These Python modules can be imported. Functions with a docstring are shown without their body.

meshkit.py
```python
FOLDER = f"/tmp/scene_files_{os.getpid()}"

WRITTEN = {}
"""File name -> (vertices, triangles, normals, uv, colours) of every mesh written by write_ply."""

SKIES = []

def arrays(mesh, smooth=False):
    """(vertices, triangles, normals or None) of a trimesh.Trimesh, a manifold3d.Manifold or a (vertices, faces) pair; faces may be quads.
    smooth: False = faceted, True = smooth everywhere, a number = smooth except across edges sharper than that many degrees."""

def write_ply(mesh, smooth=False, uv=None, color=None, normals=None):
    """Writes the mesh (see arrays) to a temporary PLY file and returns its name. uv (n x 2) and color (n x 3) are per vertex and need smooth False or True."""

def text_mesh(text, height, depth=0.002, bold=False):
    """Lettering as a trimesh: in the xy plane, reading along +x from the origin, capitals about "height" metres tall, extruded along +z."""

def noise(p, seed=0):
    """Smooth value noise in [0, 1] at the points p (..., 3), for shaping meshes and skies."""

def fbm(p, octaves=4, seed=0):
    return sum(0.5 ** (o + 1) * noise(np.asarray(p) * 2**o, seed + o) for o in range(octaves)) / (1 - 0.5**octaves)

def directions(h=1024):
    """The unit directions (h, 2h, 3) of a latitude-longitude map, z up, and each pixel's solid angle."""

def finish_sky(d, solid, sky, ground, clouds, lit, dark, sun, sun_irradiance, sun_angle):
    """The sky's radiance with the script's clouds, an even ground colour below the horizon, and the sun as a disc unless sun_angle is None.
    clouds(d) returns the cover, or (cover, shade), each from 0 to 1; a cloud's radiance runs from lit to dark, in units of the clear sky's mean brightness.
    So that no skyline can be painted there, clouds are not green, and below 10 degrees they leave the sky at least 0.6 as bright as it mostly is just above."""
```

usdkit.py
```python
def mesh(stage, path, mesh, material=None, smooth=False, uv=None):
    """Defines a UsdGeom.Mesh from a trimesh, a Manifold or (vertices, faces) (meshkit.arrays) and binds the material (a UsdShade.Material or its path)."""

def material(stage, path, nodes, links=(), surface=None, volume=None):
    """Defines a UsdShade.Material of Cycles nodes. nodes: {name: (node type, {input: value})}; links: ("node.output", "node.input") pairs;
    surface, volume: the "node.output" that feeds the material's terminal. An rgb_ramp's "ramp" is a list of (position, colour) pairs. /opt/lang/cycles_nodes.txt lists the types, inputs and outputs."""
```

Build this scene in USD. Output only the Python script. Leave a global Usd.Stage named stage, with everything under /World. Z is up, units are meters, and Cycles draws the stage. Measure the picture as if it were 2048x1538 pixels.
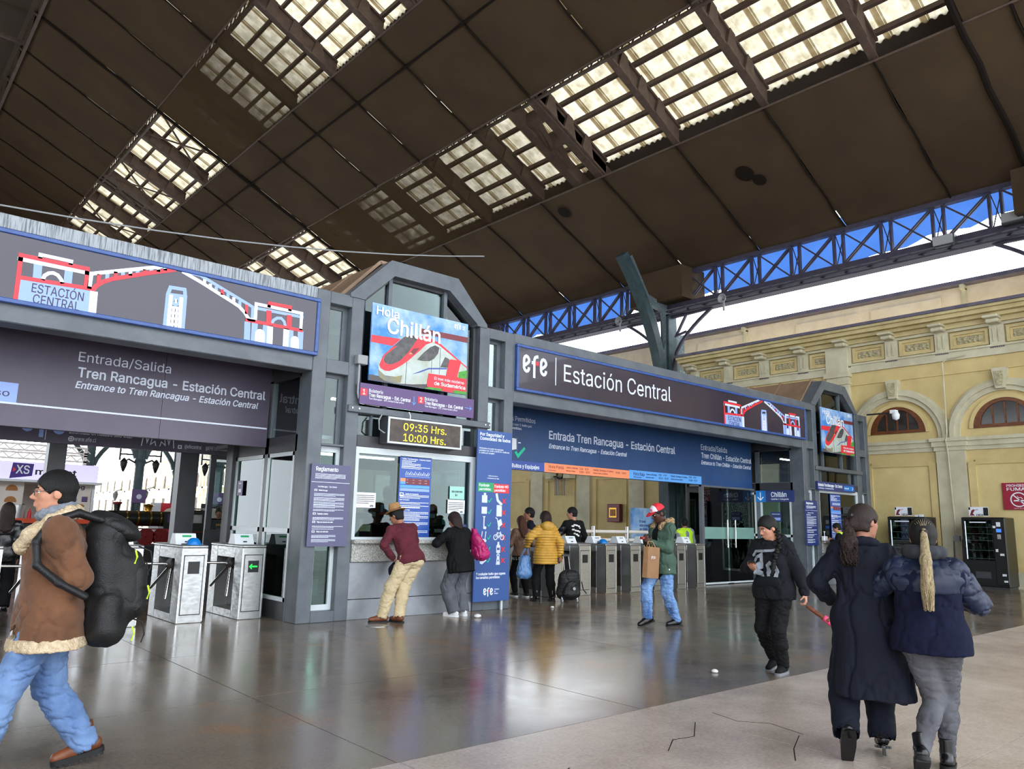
import math, numpy as np, trimesh, usdkit, meshkit
from shapely.geometry import Polygon, LineString, Point, box as sbox
from shapely import affinity
from shapely.ops import unary_union
from pxr import Usd, UsdGeom, UsdLux, Gf, UsdShade, Vt

stage = Usd.Stage.CreateInMemory()
UsdGeom.Xform.Define(stage, '/World')
PI = math.pi
# ---------------------------------------------------------------- camera (eye at 1.5 m, turned 41 degrees to the right, tilted up 10)
YAW, PITCH, ROLL, FPX = 0.7188, 0.1778, 0.0223, 1535.9
fw = np.array([math.sin(YAW) * math.cos(PITCH), math.cos(YAW) * math.cos(PITCH), math.sin(PITCH)])
rt = np.array([math.cos(YAW), -math.sin(YAW), 0.0]); up = np.cross(rt, fw)
rr = math.cos(ROLL) * rt + math.sin(ROLL) * up; uu = -math.sin(ROLL) * rt + math.cos(ROLL) * up
cam = UsdGeom.Camera.Define(stage, '/World/camera')
m = np.eye(4); m[0, :3] = rr; m[1, :3] = uu; m[2, :3] = -fw; m[3, :3] = (0, 0, 1.5)
cam.AddTransformOp().Set(Gf.Matrix4d(m.tolist()))
cam.CreateHorizontalApertureAttr(36.0); cam.CreateVerticalApertureAttr(36.0 * 1538 / 2048)
cam.CreateFocalLengthAttr(36.0 * FPX / 2048)
cam.CreateClippingRangeAttr((0.05, 2000))
cam.CreateExposureAttr(0.0)
# ---------------------------------------------------------------- light: bright hazy sky, morning sun from beyond the far end of the shed
SKY, SUN = 1.35, 4.0
dome = UsdLux.DomeLight.Define(stage, '/World/sky_light'); dome.CreateColorAttr(Gf.Vec3f(0.86, 0.93, 1.0)); dome.CreateIntensityAttr(SKY)
sun = UsdLux.DistantLight.Define(stage, '/World/sun_light'); sun.CreateIntensityAttr(SUN); sun.CreateAngleAttr(0.6); sun.CreateColorAttr(Gf.Vec3f(1.0, 0.9, 0.74))
sd = np.array([-0.354, 0.612, 0.707]); sx = np.cross([0, 0, 1.0], sd); sx /= np.linalg.norm(sx); sy = np.cross(sd, sx)
m = np.eye(4); m[0, :3] = sx; m[1, :3] = sy; m[2, :3] = sd
sun.AddTransformOp().Set(Gf.Matrix4d(m.tolist()))

# ---------------------------------------------------------------- helpers
COUNT = {}
def numbered(parent, name):
    k = (str(parent), name); n = COUNT.get(k, 0); COUNT[k] = n + 1
    return f'{parent}/{name}' if n == 0 else f'{parent}/{name}_{n:03d}'
def tag(path, label=None, cat=None, group=None, kind=None):
    p = stage.GetPrimAtPath(path)
    for k, v in (('label', label), ('category', cat), ('group', group), ('kind', kind)):
        if v: p.SetCustomDataByKey(k, v)
    return path
def thing(name, label=None, cat=None, loc=(0, 0, 0), rotz=0.0, group=None, kind=None):
    p = numbered('/World', name); x = UsdGeom.Xform.Define(stage, p)
    x.AddTranslateOp().Set(Gf.Vec3d(*map(float, loc)))
    if rotz: x.AddRotateZOp().Set(math.degrees(rotz))
    return tag(p, label, cat, group, kind)
def obj(name, mesh, mat, parent='/World', smooth=False, label=None, kind=None):
    p = numbered(parent, name)
    if isinstance(mesh, list): mesh = trimesh.util.concatenate(mesh)
    usdkit.mesh(stage, p, mesh, M[mat] if isinstance(mat, str) else mat, smooth=smooth)
    return tag(p, label, kind=kind)
def copy(src, loc, rotz=0.0, label=None, group=None, name=None):
    sp = stage.GetPrimAtPath(src); d = sp.GetCustomData(); base = name or __import__('re').sub(r'_\d{3}$', '', sp.GetName())
    p = numbered('/World', base); x = UsdGeom.Xform.Define(stage, p)
    pr = x.GetPrim(); pr.GetReferences().AddInternalReference(src)
    x.ClearXformOpOrder(); x.AddTranslateOp(opSuffix='c').Set(Gf.Vec3d(*map(float, loc)))
    if rotz: x.AddRotateZOp(opSuffix='c').Set(math.degrees(rotz))
    pr.SetInstanceable(True)
    return tag(p, label or d.get('label'), d.get('category'), group or d.get('group'), d.get('kind'))
def box(x0, x1, y0, y1, z0, z1):
    b = trimesh.creation.box((abs(x1 - x0), abs(y1 - y0), abs(z1 - z0))); b.apply_translation(((x0 + x1) / 2, (y0 + y1) / 2, (z0 + z1) / 2)); return b
def bbox(x0, x1, y0, y1, z0, z1, b=0.01):
    import manifold3d as mf
    lo = np.array([min(x0, x1), min(y0, y1), min(z0, z1)]); hi = np.array([max(x0, x1), max(y0, y1), max(z0, z1)]); b = min(b, (hi - lo).min() * .45)
    pts = []
    for cx in (0, 1):
        for cy in (0, 1):
            for cz in (0, 1):
                c = np.where([cx, cy, cz], hi, lo); s = np.where([cx, cy, cz], -1, 1) * b
                for a in ((1, 1, 0), (1, 0, 1), (0, 1, 1)): pts.append(c + s * np.array(a))
    mm = mf.Manifold.hull_points(np.array(pts)).to_mesh()
    return trimesh.Trimesh(mm.vert_properties[:, :3], mm.tri_verts, process=False)
def tube(pts, r, n=8, caps=True):
    pts = np.asarray(pts, float); k = len(pts); r = np.broadcast_to(r, (k,))
    t = np.gradient(pts, axis=0); t /= np.maximum(np.linalg.norm(t, axis=1, keepdims=True), 1e-9)
    a = np.array([0, 0, 1.0]) if abs(t[0, 2]) < .9 else np.array([1.0, 0, 0]); V = []
    for i in range(k):
        u = np.cross(a, t[i]); nu = np.linalg.norm(u)
        if nu < 1e-6: u = np.cross([0, 1.0, 0], t[i]); nu = np.linalg.norm(u)
        u /= nu; v = np.cross(t[i], u); a = np.cross(t[i], u) if False else a
        th = np.arange(n) * 2 * PI / n
        V.append(pts[i] + r[i] * (np.cos(th)[:, None] * u + np.sin(th)[:, None] * v))
    V = np.vstack(V); F = []
    for i in range(k - 1):
        for j in range(n):
            a0, a1 = i * n + j, i * n + (j + 1) % n
            F += [(a0, a1, a1 + n), (a0, a1 + n, a0 + n)]
    if caps:
        F += [(0, j + 1, j) for j in range(1, n - 1)]; o = (k - 1) * n; F += [(o, o + j, o + j + 1) for j in range(1, n - 1)]
    return trimesh.Trimesh(V, np.array(F), process=False)
def bar(p, q, w, h=None):
    p, q = np.asarray(p, float), np.asarray(q, float); d = q - p; L = np.linalg.norm(d); d /= L
    a = np.array([0, 0, 1.0]) if abs(d[2]) < .95 else np.array([1.0, 0, 0]); u = np.cross(a, d); u /= np.linalg.norm(u); v = np.cross(d, u)
    b = trimesh.creation.box((L, w, h or w)); T = np.eye(4); T[:3, 0] = d; T[:3, 1] = u; T[:3, 2] = v; T[:3, 3] = (p + q) / 2; b.apply_transform(T); return b
def lathe(prof, n=24, c=(0, 0, 0), axis='z'):
    prof = np.array(prof, float); k = len(prof); th = np.arange(n) * 2 * PI / n
    V = np.stack([prof[:, None, 0] * np.cos(th), prof[:, None, 0] * np.sin(th), np.repeat(prof[:, 1:2], n, 1)], -1).reshape(-1, 3); F = []
    for i in range(k - 1):
        for j in range(n):
            a, b = i * n + j, i * n + (j + 1) % n; F += [(a, b, b + n), (a, b + n, a + n)]
    mm = trimesh.Trimesh(V, np.array(F), process=False)
    if axis == 'x': mm.apply_transform(trimesh.transformations.rotation_matrix(PI / 2, [0, 1, 0]))
    if axis == 'y': mm.apply_transform(trimesh.transformations.rotation_matrix(-PI / 2, [1, 0, 0]))
    mm.apply_translation(c); return mm
def onto(mesh, o, u, v):
    u, v = np.asarray(u, float), np.asarray(v, float); T = np.eye(4); T[:3, 0] = u; T[:3, 1] = v; T[:3, 2] = np.cross(u, v); T[:3, 3] = o
    mesh = mesh.copy(); mesh.apply_transform(T); return mesh
def ext(poly, d):
    ps = [g for g in getattr(poly, 'geoms', [poly]) if g.area > 1e-9]
    return trimesh.util.concatenate([trimesh.creation.extrude_polygon(g, d, engine='earcut') for g in ps])
def front(poly, y, d=0.006):   # polygon in (x, z), on the plane y, standing d proud towards -y
    return onto(ext(poly if not isinstance(poly, list) else Polygon(poly).buffer(0), d), (0, y, 0), (1, 0, 0), (0, 0, 1))
def side(poly, x, d=0.006):    # polygon in (y, z), on the plane x, standing d proud towards -x
    p = poly if not isinstance(poly, list) else Polygon(poly).buffer(0)
    return onto(ext(affinity.scale(p, -1, 1, origin=(0, 0)), d), (x, 0, 0), (0, -1, 0), (0, 0, 1))
def rect(x0, z0, x1, z1): return sbox(min(x0, x1), min(z0, z1), max(x0, x1), max(z0, z1))
def line(pts, w, cap=2): return LineString(pts).buffer(w / 2, cap_style=cap, join_style=2)
TXT = {}
def text(s, h, w=None, bold=False, it=False, d=0.004):
    k = (s, bold)
    if k not in TXT: TXT[k] = meshkit.text_mesh(s, 0.1, 0.004, bold)
    t = TXT[k].copy(); t.vertices = t.vertices - [t.bounds[0][0], 0, 0]
    f = h / 0.1; g = f if w is None else w / max(t.bounds[1][0], 1e-6)
    t.apply_scale([g, f, d / 0.004])
    if it: t.vertices[:, 0] += t.vertices[:, 1] * .2
    return t
def ftext(s, x, z, h, w, y, **k): return onto(text(s, h, w, **k), (x, y, z), (1, 0, 0), (0, 0, 1))
def stext(s, yy, z, h, w, x, **k): return onto(text(s, h, w, **k), (x, yy, z), (0, -1, 0), (0, 0, 1))
def lines_of_text(x0, x1, z0, n, dz, h, y, rng, last=.7, words=True):   # unreadably small print, as the photo shows it: thin bars broken like words
    out = []
    for i in range(n):
        a, e = x0, x1 if i < n - 1 else x0 + (x1 - x0) * last
        while a < e:
            L = rng.uniform(1.5, 5) * h; b = min(a + L, e); out.append(box(a, b, y - .003, y, z0 - i * dz, z0 - i * dz + h)); a = b + h * .5
    return out

# ---------------------------------------------------------------- materials
M = {}
def mat(name, c, c2=None, scale=6.0, detail=4.0, lo=.35, hi=.65, rough=.5, metal=0.0, bump=0.0, bscale=40.0, emit=0.0, spec=.5, coat=0.0, stretch=None, sheen=0.0, rough2=None, ecol=None):
    n = {'p': ('principled_bsdf', {'base_color': c, 'roughness': rough, 'metallic': metal, 'specular_ior_level': spec, 'coat_weight': coat, 'sheen_weight': sheen})}; l = []
    if emit: n['p'][1].update(emission_color=ecol or c, emission_strength=emit)
    if c2 is not None or bump or rough2 is not None:
        n['tc'] = ('texture_coordinate', {}); src = 'tc.object'
        if stretch: n['mp'] = ('mapping', {'scale': stretch}); l.append(('tc.object', 'mp.vector')); src = 'mp.vector'
    if c2 is not None or rough2 is not None:
        n['n'] = ('noise_texture', {'scale': scale, 'detail': detail, 'roughness': .6}); l.append((src, 'n.vector'))
    if c2 is not None:
        n['r'] = ('rgb_ramp', {'ramp': [(lo, c), (hi, c2)]}); l += [('n.fac', 'r.fac'), ('r.color', 'p.base_color')]
    if rough2 is not None:
        n['mr'] = ('map_range', {'from_min': .35, 'from_max': .65, 'to_min': rough, 'to_max': rough2}); l += [('n.fac', 'mr.value'), ('mr.result', 'p.roughness')]
    if bump:
        n['bn'] = ('noise_texture', {'scale': bscale, 'detail': 3.0}); n['b'] = ('bump', {'strength': bump, 'distance': .02}); l += [(src, 'bn.vector'), ('bn.fac', 'b.height'), ('b.normal', 'p.normal')]
    M[name] = usdkit.material(stage, '/World/Looks/' + name, n, l, surface='p.BSDF'); return M[name]
def s(r, g, b):   # sRGB 0..255 to linear
    return tuple(((v / 255) / 12.92 if v <= 10 else ((v / 255 + .055) / 1.055) ** 2.4) for v in (r, g, b))
UsdGeom.Scope.Define(stage, '/World/Looks')
mat('frame_grey', s(98, 104, 110), s(84, 90, 97), scale=3, rough=.42, bump=.05, bscale=20)
mat('frame_dark', s(60, 60, 64), s(48, 48, 52), scale=3, rough=.4)
mat('frame_stain', s(160, 166, 172), s(98, 104, 110), scale=5, rough=.5, stretch=(9, 9, .5), lo=.45, hi=.6)
mat('alu_white', s(205, 212, 216), rough=.35)
mat('steel', s(196, 196, 194), s(168, 168, 168), scale=9, rough=.3, metal=.9, rough2=.42, stretch=(1, 1, 3))
mat('steel_dark', s(120, 116, 114), s(98, 95, 94), scale=5, rough=.34, metal=.85)
mat('chrome', s(225, 225, 225), rough=.16, metal=1.0)
mat('panel_steel', s(168, 172, 178), s(146, 150, 157), scale=2.5, rough=.38, metal=.25)
mat('granite', s(208, 208, 200), s(118, 116, 112), scale=70, detail=2, rough=.35)
mat('sign_dark', s(46, 38, 54), s(52, 43, 60), scale=1.5, rough=.22, coat=.3)
mat('sign_plum', s(84, 74, 92), s(74, 64, 82), scale=1.0, rough=.38)
mat('sign_blue', s(42, 78, 128), s(38, 70, 118), scale=1.2, rough=.35)
mat('sign_navy', s(44, 58, 116), rough=.35)
mat('poster_blue', s(48, 84, 150), rough=.4)
mat('poster_tariff', s(46, 84, 168), rough=.35)
mat('poster_plum', s(86, 84, 118), rough=.4)
mat('banner_purple', s(92, 66, 118), rough=.4)
mat('rim_blue', s(40, 72, 140), s(54, 88, 152), scale=8, rough=.3)
mat('print_white', s(236, 240, 246), rough=.45)
mat('print_pale', s(214, 220, 236), rough=.45)
mat('print_ice', s(150, 176, 236), rough=.45)
mat('print_sky', s(96, 166, 236), rough=.45)
mat('print_red', s(226, 44, 58), rough=.4)
mat('print_maroon', s(120, 40, 50), rough=.4)
mat('print_orange', s(246, 148, 104), rough=.45)
mat('print_green', s(34, 160, 96), rough=.45)
mat('print_teal', s(20, 196, 150), rough=.45)
mat('print_ink', s(58, 44, 84), rough=.5)
mat('print_black', s(24, 24, 28), rough=.5)
mat('print_brick', s(178, 84, 62), rough=.5)
mat('print_grass', s(92, 172, 62), s(62, 138, 48), scale=20, rough=.5)
mat('print_train', s(196, 208, 206), s(168, 176, 160), scale=3, rough=.4)
mat('print_skirt', s(120, 122, 124), s(150, 140, 90), scale=5, rough=.45)
mat('print_glass', s(58, 54, 54), s(88, 86, 88), scale=12, rough=.35)
mat('print_track', s(84, 78, 80), rough=.5)
mat('print_stripe', s(62, 84, 164), rough=.4)
mat('print_sunny', s(52, 132, 210), s(206, 226, 242), scale=1.7, detail=5, lo=.36, hi=.74, rough=.4)
mat('led_face', s(62, 52, 48), s(84, 72, 64), scale=8, rough=.5)
mat('led_yellow', s(250, 226, 40), emit=1.3)
mat('led_green', s(20, 240, 70), emit=1.6)
mat('lamp_tube', (1, 1, 1), emit=6.0)
mat('wall_yellow', s(216, 194, 136), s(198, 176, 122), scale=1.1, rough=.75, bump=.06, bscale=14)
mat('wall_panel', s(220, 200, 142), s(208, 186, 128), scale=1.4, rough=.75)
mat('trim_cream', s(208, 202, 174), s(188, 180, 152), scale=1.6, rough=.72, bump=.05, bscale=20)
mat('frieze_cream', s(206, 190, 142), s(184, 166, 118), scale=2.0, rough=.75)
mat('relief', s(196, 186, 150), s(150, 140, 108), scale=22, detail=3, rough=.8, bump=.9, bscale=26)
mat('wood_brown', s(124, 72, 38), s(92, 50, 26), scale=5, rough=.45, stretch=(1, 1, 6))
mat('pane_dark', s(48, 44, 42), s(62, 56, 52), scale=2, rough=.12)
mat('gutter', s(84, 78, 96), s(104, 98, 112), scale=3, rough=.5)
mat('parapet', s(228, 214, 192), s(216, 200, 176), scale=2, rough=.8)
mat('net_brown', s(76, 62, 46), s(68, 55, 42), scale=.5, rough=.95, bump=.15, bscale=9, spec=.1)
mat('seam', s(28, 22, 18), rough=.9, spec=.1)
mat('roof_dark', s(70, 58, 46), rough=.9)
mat('purlin', s(86, 68, 56), s(70, 54, 46), scale=4, rough=.7)
mat('iron_violet', s(62, 56, 74), s(48, 44, 58), scale=5, rough=.55)
mat('iron_green', s(58, 78, 82), s(44, 60, 64), scale=4, rough=.5)
mat('iron_pale', s(150, 164, 168), s(84, 96, 100), scale=14, lo=.3, hi=.42, rough=.55)
mat('brown_sheet', s(150, 122, 98), s(128, 104, 84), scale=2, rough=.5)
mat('vend_black', s(20, 20, 22), rough=.3)
mat('vend_grey', s(60, 62, 66), rough=.4)
mat('white_plastic', s(226, 230, 234), rough=.4)
mat('grey_plastic', s(150, 152, 154), rough=.5)
mat('black_plastic', s(18, 18, 20), rough=.4)
mat('blue_plastic', s(0, 118, 200), rough=.35)
mat('sign_crimson', s(156, 30, 54), rough=.45)
mat('paper', s(232, 234, 244), rough=.7)
mat('paper_mint', s(168, 220, 206), rough=.7)
mat('lightbox', s(206, 200, 244), emit=.75)
mat('xs_purple', s(60, 22, 130), rough=.4)
mat('menu_cream', s(226, 216, 206), rough=.5)
mat('menu_food', s(190, 130, 70), s(150, 90, 40), scale=40, rough=.6)
mat('loco_black', s(34, 36, 32), rough=.35)
mat('loco_red', s(150, 34, 34), rough=.4)
mat('loco_brass', s(196, 152, 60), rough=.25, metal=.9)
mat('far_stone', s(222, 208, 168), s(200, 184, 144), scale=1.5, rough=.8)
mat('far_trim', s(236, 230, 210), s(214, 206, 184), scale=2, rough=.8)
mat('far_dark', s(78, 60, 42), rough=.6)
mat('counter_dark', s(50, 50, 54), rough=.6)
mat('print_orange_deep', s(226, 84, 44), rough=.5)
mat('lamp_soft', (.75, .85, .9), emit=.5); mat('lcd_blue', s(60, 120, 240), emit=.9)
mat('litter_white', s(226, 226, 224), rough=.7)
def pane(name, tint, f0=1.5, rough=0.0, mixv=None):
    n = {'t': ('transparent_bsdf', {'color': tint}), 'g': ('glossy_bsdf', {'color': (.9, .95, .95), 'roughness': rough}), 'f': ('fresnel', {'IOR': f0}), 'm': ('mix_closure', {})}
    M[name] = usdkit.material(stage, '/World/Looks/' + name, n, [('f.fac', 'm.fac'), ('t.BSDF', 'm.closure1'), ('g.BSDF', 'm.closure2')], surface='m.closure')
pane('glass_clear', (.90, .96, .95)); pane('glass_green', (.50, .70, .62), 1.55); pane('glass_dark', (.42, .50, .49), 1.6)
n = {'t': ('transparent_bsdf', {'color': (.9, .95, .95)}), 'd': ('principled_bsdf', {'base_color': s(150, 190, 180), 'roughness': .4}), 'm': ('mix_closure', {'fac': .55})}
M['glass_frost'] = usdkit.material(stage, '/World/Looks/glass_frost', n, [('t.BSDF', 'm.closure1'), ('d.BSDF', 'm.closure2')], surface='m.closure')
# translucent corrugated roof sheets: clean plastic with a dirty band where the sheets lap (every 0.94 m) and grime
n = {'tc': ('geometry', {}), 'sx': ('separate_xyz', {}), 'dv': ('math', {'math_type': 'divide', 'value2': .94}), 'fr': ('math', {'math_type': 'fraction'}), 'lt': ('rgb_ramp', {'ramp': [(0, (.16, .115, .06)), (.17, (.18, .13, .07)), (.20, (.50, .445, .335)), (1, (.48, .43, .32))]}),
     'no': ('noise_texture', {'scale': 3.0, 'detail': 5.0}), 'nr': ('rgb_ramp', {'ramp': [(.3, (.62, .58, .5)), (.6, (1, 1, 1))]}), 'mx': ('mix', {'mix_type': 'multiply', 'fac': 1.0}), 't': ('translucent_bsdf', {}), 'd': ('diffuse_bsdf', {}), 'm': ('mix_closure', {'fac': .25})}
M['roof_plastic'] = usdkit.material(stage, '/World/Looks/roof_plastic', n, [('tc.position', 'sx.vector'), ('sx.y', 'dv.value1'), ('dv.value', 'fr.value1'), ('fr.value', 'lt.fac'), ('tc.position', 'no.vector'), ('no.fac', 'nr.fac'), ('lt.color', 'mx.color1'), ('nr.color', 'mx.color2'), ('mx.color', 't.color'), ('mx.color', 'd.color'), ('t.BSDF', 'm.closure1'), ('d.BSDF', 'm.closure2')], surface='m.closure')
n = {'t': ('translucent_bsdf', {'color': s(150, 190, 240)}), 'd': ('diffuse_bsdf', {'color': s(110, 150, 210)}), 'm': ('mix_closure', {'fac': .5})}
M['blue_sheet'] = usdkit.material(stage, '/World/Looks/blue_sheet', n, [('t.BSDF', 'm.closure1'), ('d.BSDF', 'm.closure2')], surface='m.closure')
def veil(name, y0, f0, y1, f1):   # torn see-through netting, denser towards the far end of its stretch
    n = {'g': ('geometry', {}), 'sx': ('separate_xyz', {}), 'mr': ('map_range', {'from_min': y0, 'from_max': y1, 'to_min': f0, 'to_max': f1, 'clamp': True}), 'no': ('noise_texture', {'scale': 2.2, 'detail': 6.0}), 'ad': ('math', {'math_type': 'multiply_add', 'value2': .5, 'value3': -.25}), 'su': ('math', {'math_type': 'add', 'use_clamp': True}),
         't': ('transparent_bsdf', {'color': (1, 1, 1)}), 'd': ('diffuse_bsdf', {'color': s(76, 62, 46)}), 'm': ('mix_closure', {})}
    M[name] = usdkit.material(stage, '/World/Looks/' + name, n, [('g.position', 'sx.vector'), ('sx.y', 'mr.value'), ('g.position', 'no.vector'), ('no.fac', 'ad.value1'), ('mr.result', 'su.value1'), ('ad.value', 'su.value2'), ('su.value', 'm.fac'), ('t.BSDF', 'm.closure1'), ('d.BSDF', 'm.closure2')], surface='m.closure')
veil('veil_right', 18, .12, 33, 1.0); veil('veil_left', 22, .05, 33, 1.05)
# polished floor: brown stained concrete, and the pale terrazzo walk
def floor_mat(name, ramp, sc, rough, cracks):
    n = {'g': ('geometry', {}), 'n': ('noise_texture', {'scale': sc, 'detail': 8.0, 'roughness': .65}), 'r': ('rgb_ramp', {'ramp': ramp}), 'n2': ('noise_texture', {'scale': 38.0, 'detail': 4.0}), 'r2': ('rgb_ramp', {'ramp': [(.3, (.8, .8, .8)), (.7, (1.1, 1.1, 1.1))]}), 'mx': ('mix', {'mix_type': 'multiply', 'fac': 1.0}),
         'mr': ('map_range', {'from_min': .3, 'from_max': .7, 'to_min': rough * .75, 'to_max': rough * 1.35}), 'p': ('principled_bsdf', {'specular_ior_level': .62})}
    l = [('g.position', 'n.vector'), ('n.fac', 'r.fac'), ('g.position', 'n2.vector'), ('n2.fac', 'r2.fac'), ('r.color', 'mx.color1'), ('r2.color', 'mx.color2'), ('n.fac', 'mr.value'), ('mr.result', 'p.roughness'), ('mx.color', 'p.base_color')]
    M[name] = usdkit.material(stage, '/World/Looks/' + name, n, l, surface='p.BSDF')
floor_mat('floor_brown', [(.28, s(92, 84, 76)), (.45, s(118, 106, 94)), (.58, s(124, 110, 94)), (.68, s(140, 104, 74))], .55, .17, 0)
floor_mat('floor_pale', [(.3, s(172, 156, 144)), (.55, s(190, 174, 162)), (.7, s(200, 184, 170))], .8, .24, 1)

# ================================================================ floor
rng = np.random.default_rng(7)
fl = thing('floor', kind='structure')
obj('floor_bed', box(-26, 27, -12, 66, -.3, -.021), 'seam', fl)
def slabs(x0, x1, y0, y1, dx, dy, mat_, j=.008, name='slab'):
    xs = np.arange(x0, x1 + 1e-6, dx); ys = np.linspace(y0, y1, max(1, round((y1 - y0) / dy)) + 1)
    for a in range(len(xs) - 1):
        for b in range(len(ys) - 1):
            h = rng.uniform(-.0012, .0004)
            obj(name, box(xs[a] + j / 2, xs[a + 1] - j / 2, ys[b] + j / 2, ys[b + 1] - j / 2, -.03, h), mat_, fl)
slabs(-1.9, 24.5, 4.33, 11.05, 2.4, 2.24, 'floor_brown')
slabs(.5, 15.02, -.2, 4.33, 2.42, 2.265, 'floor_pale')
obj('floor_field', [box(24.5, 25, 4.33, 11.05, -.03, 0), box(-26, -1.9, 4.33, 11.05, -.03, 0), box(-26, 27, 11.06, 66, -.03, -.0006)], 'floor_brown', fl)
obj('floor_field', [box(15.02, 27, -12, 4.33, -.03, -.0004), box(-26, .5, -12, 4.33, -.03, -.0004), box(.5, 15.02, -12, -.2, -.03, -.0004)], 'floor_pale', fl)
for pts in ([(5.66, 3.1), (5.75, 3.42), (5.6, 3.62), (5.68, 3.9)], [(4.5, 3.45), (4.75, 3.6), (4.95, 3.56), (5.3, 3.8)], [(5.0, 2.8), (5.25, 2.95), (5.6, 3.1)], [(3.2, 3.55), (3.45, 3.5), (3.7, 3.6)]):
    q = line(pts, .006); obj('crack', onto(ext(q, .0012), (0, 0, 0), (1, 0, 0), (0, 1, 0)), 'seam', fl)
# ================================================================ ceiling: dark netting under a corrugated roof
SL, XE, ZE = .47, 24.6, 11.54
def ZR(x): return ZE + SL * (XE - np.asarray(x, float))
RIB = [-8.4 + 3.25 * i for i in range(21)]
XA, XL0, XL1, XS, XR0, XR1 = 3.82, 8.57, 11.86, 13.0, 15.94, 19.51
ce = thing('ceiling', kind='structure')
def net(x0, x1, y0, y1, mat_, sag=.05, mirror=False, name='net_panel', gap=.02):
    nx, ny = max(2, int((x1 - x0) / .5)), 8
    X, Yg = np.meshgrid(np.linspace(x0 + gap, x1 - gap, nx), np.linspace(y0 + gap, y1 - gap, ny), indexing='ij')
    u = (Yg - y0) / (y1 - y0); Z = ZR(X) - sag * 4 * u * (1 - u) + .03 * meshkit.noise(np.stack([X.ravel() * .6, Yg.ravel() * .6, X.ravel() * 0], 1), 3).reshape(X.shape)
    Vt_ = np.stack([-X if mirror else X, Yg, Z], -1).reshape(-1, 3); F = []
    for i in range(nx - 1):
        for j in range(ny - 1):
            a = i * ny + j; F += [(a, a + 1, a + ny + 1), (a, a + ny + 1, a + ny)]
    F = np.array(F); n = len(Vt_)
    obj(name, trimesh.Trimesh(np.vstack([Vt_, Vt_ + [0, 0, .02]]), np.vstack([F if not mirror else F[:, ::-1], (F if mirror else F[:, ::-1]) + n]), process=False), mat_, ce, smooth=True)
for i in range(len(RIB) - 1):
    y0, y1 = RIB[i], RIB[i + 1]
    for (a, b) in ((XA, XL0), (XL1, XS), (XS, XR0), (XR1, XE)): net(a, b, y0, y1, 'net_brown')
    if y1 < 17.7: net(XL0, XL1, y0, y1, 'net_brown')
    elif y0 > 23 and y1 < 34: net(XL0, XL1, y0, y1, 'veil_left', .02, gap=.004)
    if y1 < 4.7: net(XR0, XR1, y0, y1, 'net_brown')
    elif y0 > 17 and y1 < 34: net(XR0, XR1, y0, y1, 'veil_right', .02, gap=.004)
    if i % 2 == 0 and i < 20: net(XA, XE, y0, RIB[i + 2], 'net_brown', mirror=True)
net(XR0, XR1, 4.6, 5.65, 'net_brown', .01)
def slope_rope(y, x0, x1, r=.028, dz=-.03):
    xs = np.linspace(x0, x1, 12); w = .03 * np.sin(xs * 3 + y)
    return tube(np.stack([xs, np.full(12, y) + w, ZR(xs) + dz], 1), r, 6)
for y in RIB[3:19]:
    for a, b in ((XA, XL0), (XL1, XR0), (XR1, XE)): obj('seam_rope', slope_rope(y, a, b), 'seam', ce)
obj('seam_rope', slope_rope(33.95, XL0, XR1, .07), 'seam', ce); obj('seam_rope', slope_rope(33.9, XR1, XE, .07), 'seam', ce); obj('seam_rope', slope_rope(33.9, XA, XL0, .06), 'seam', ce)
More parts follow.
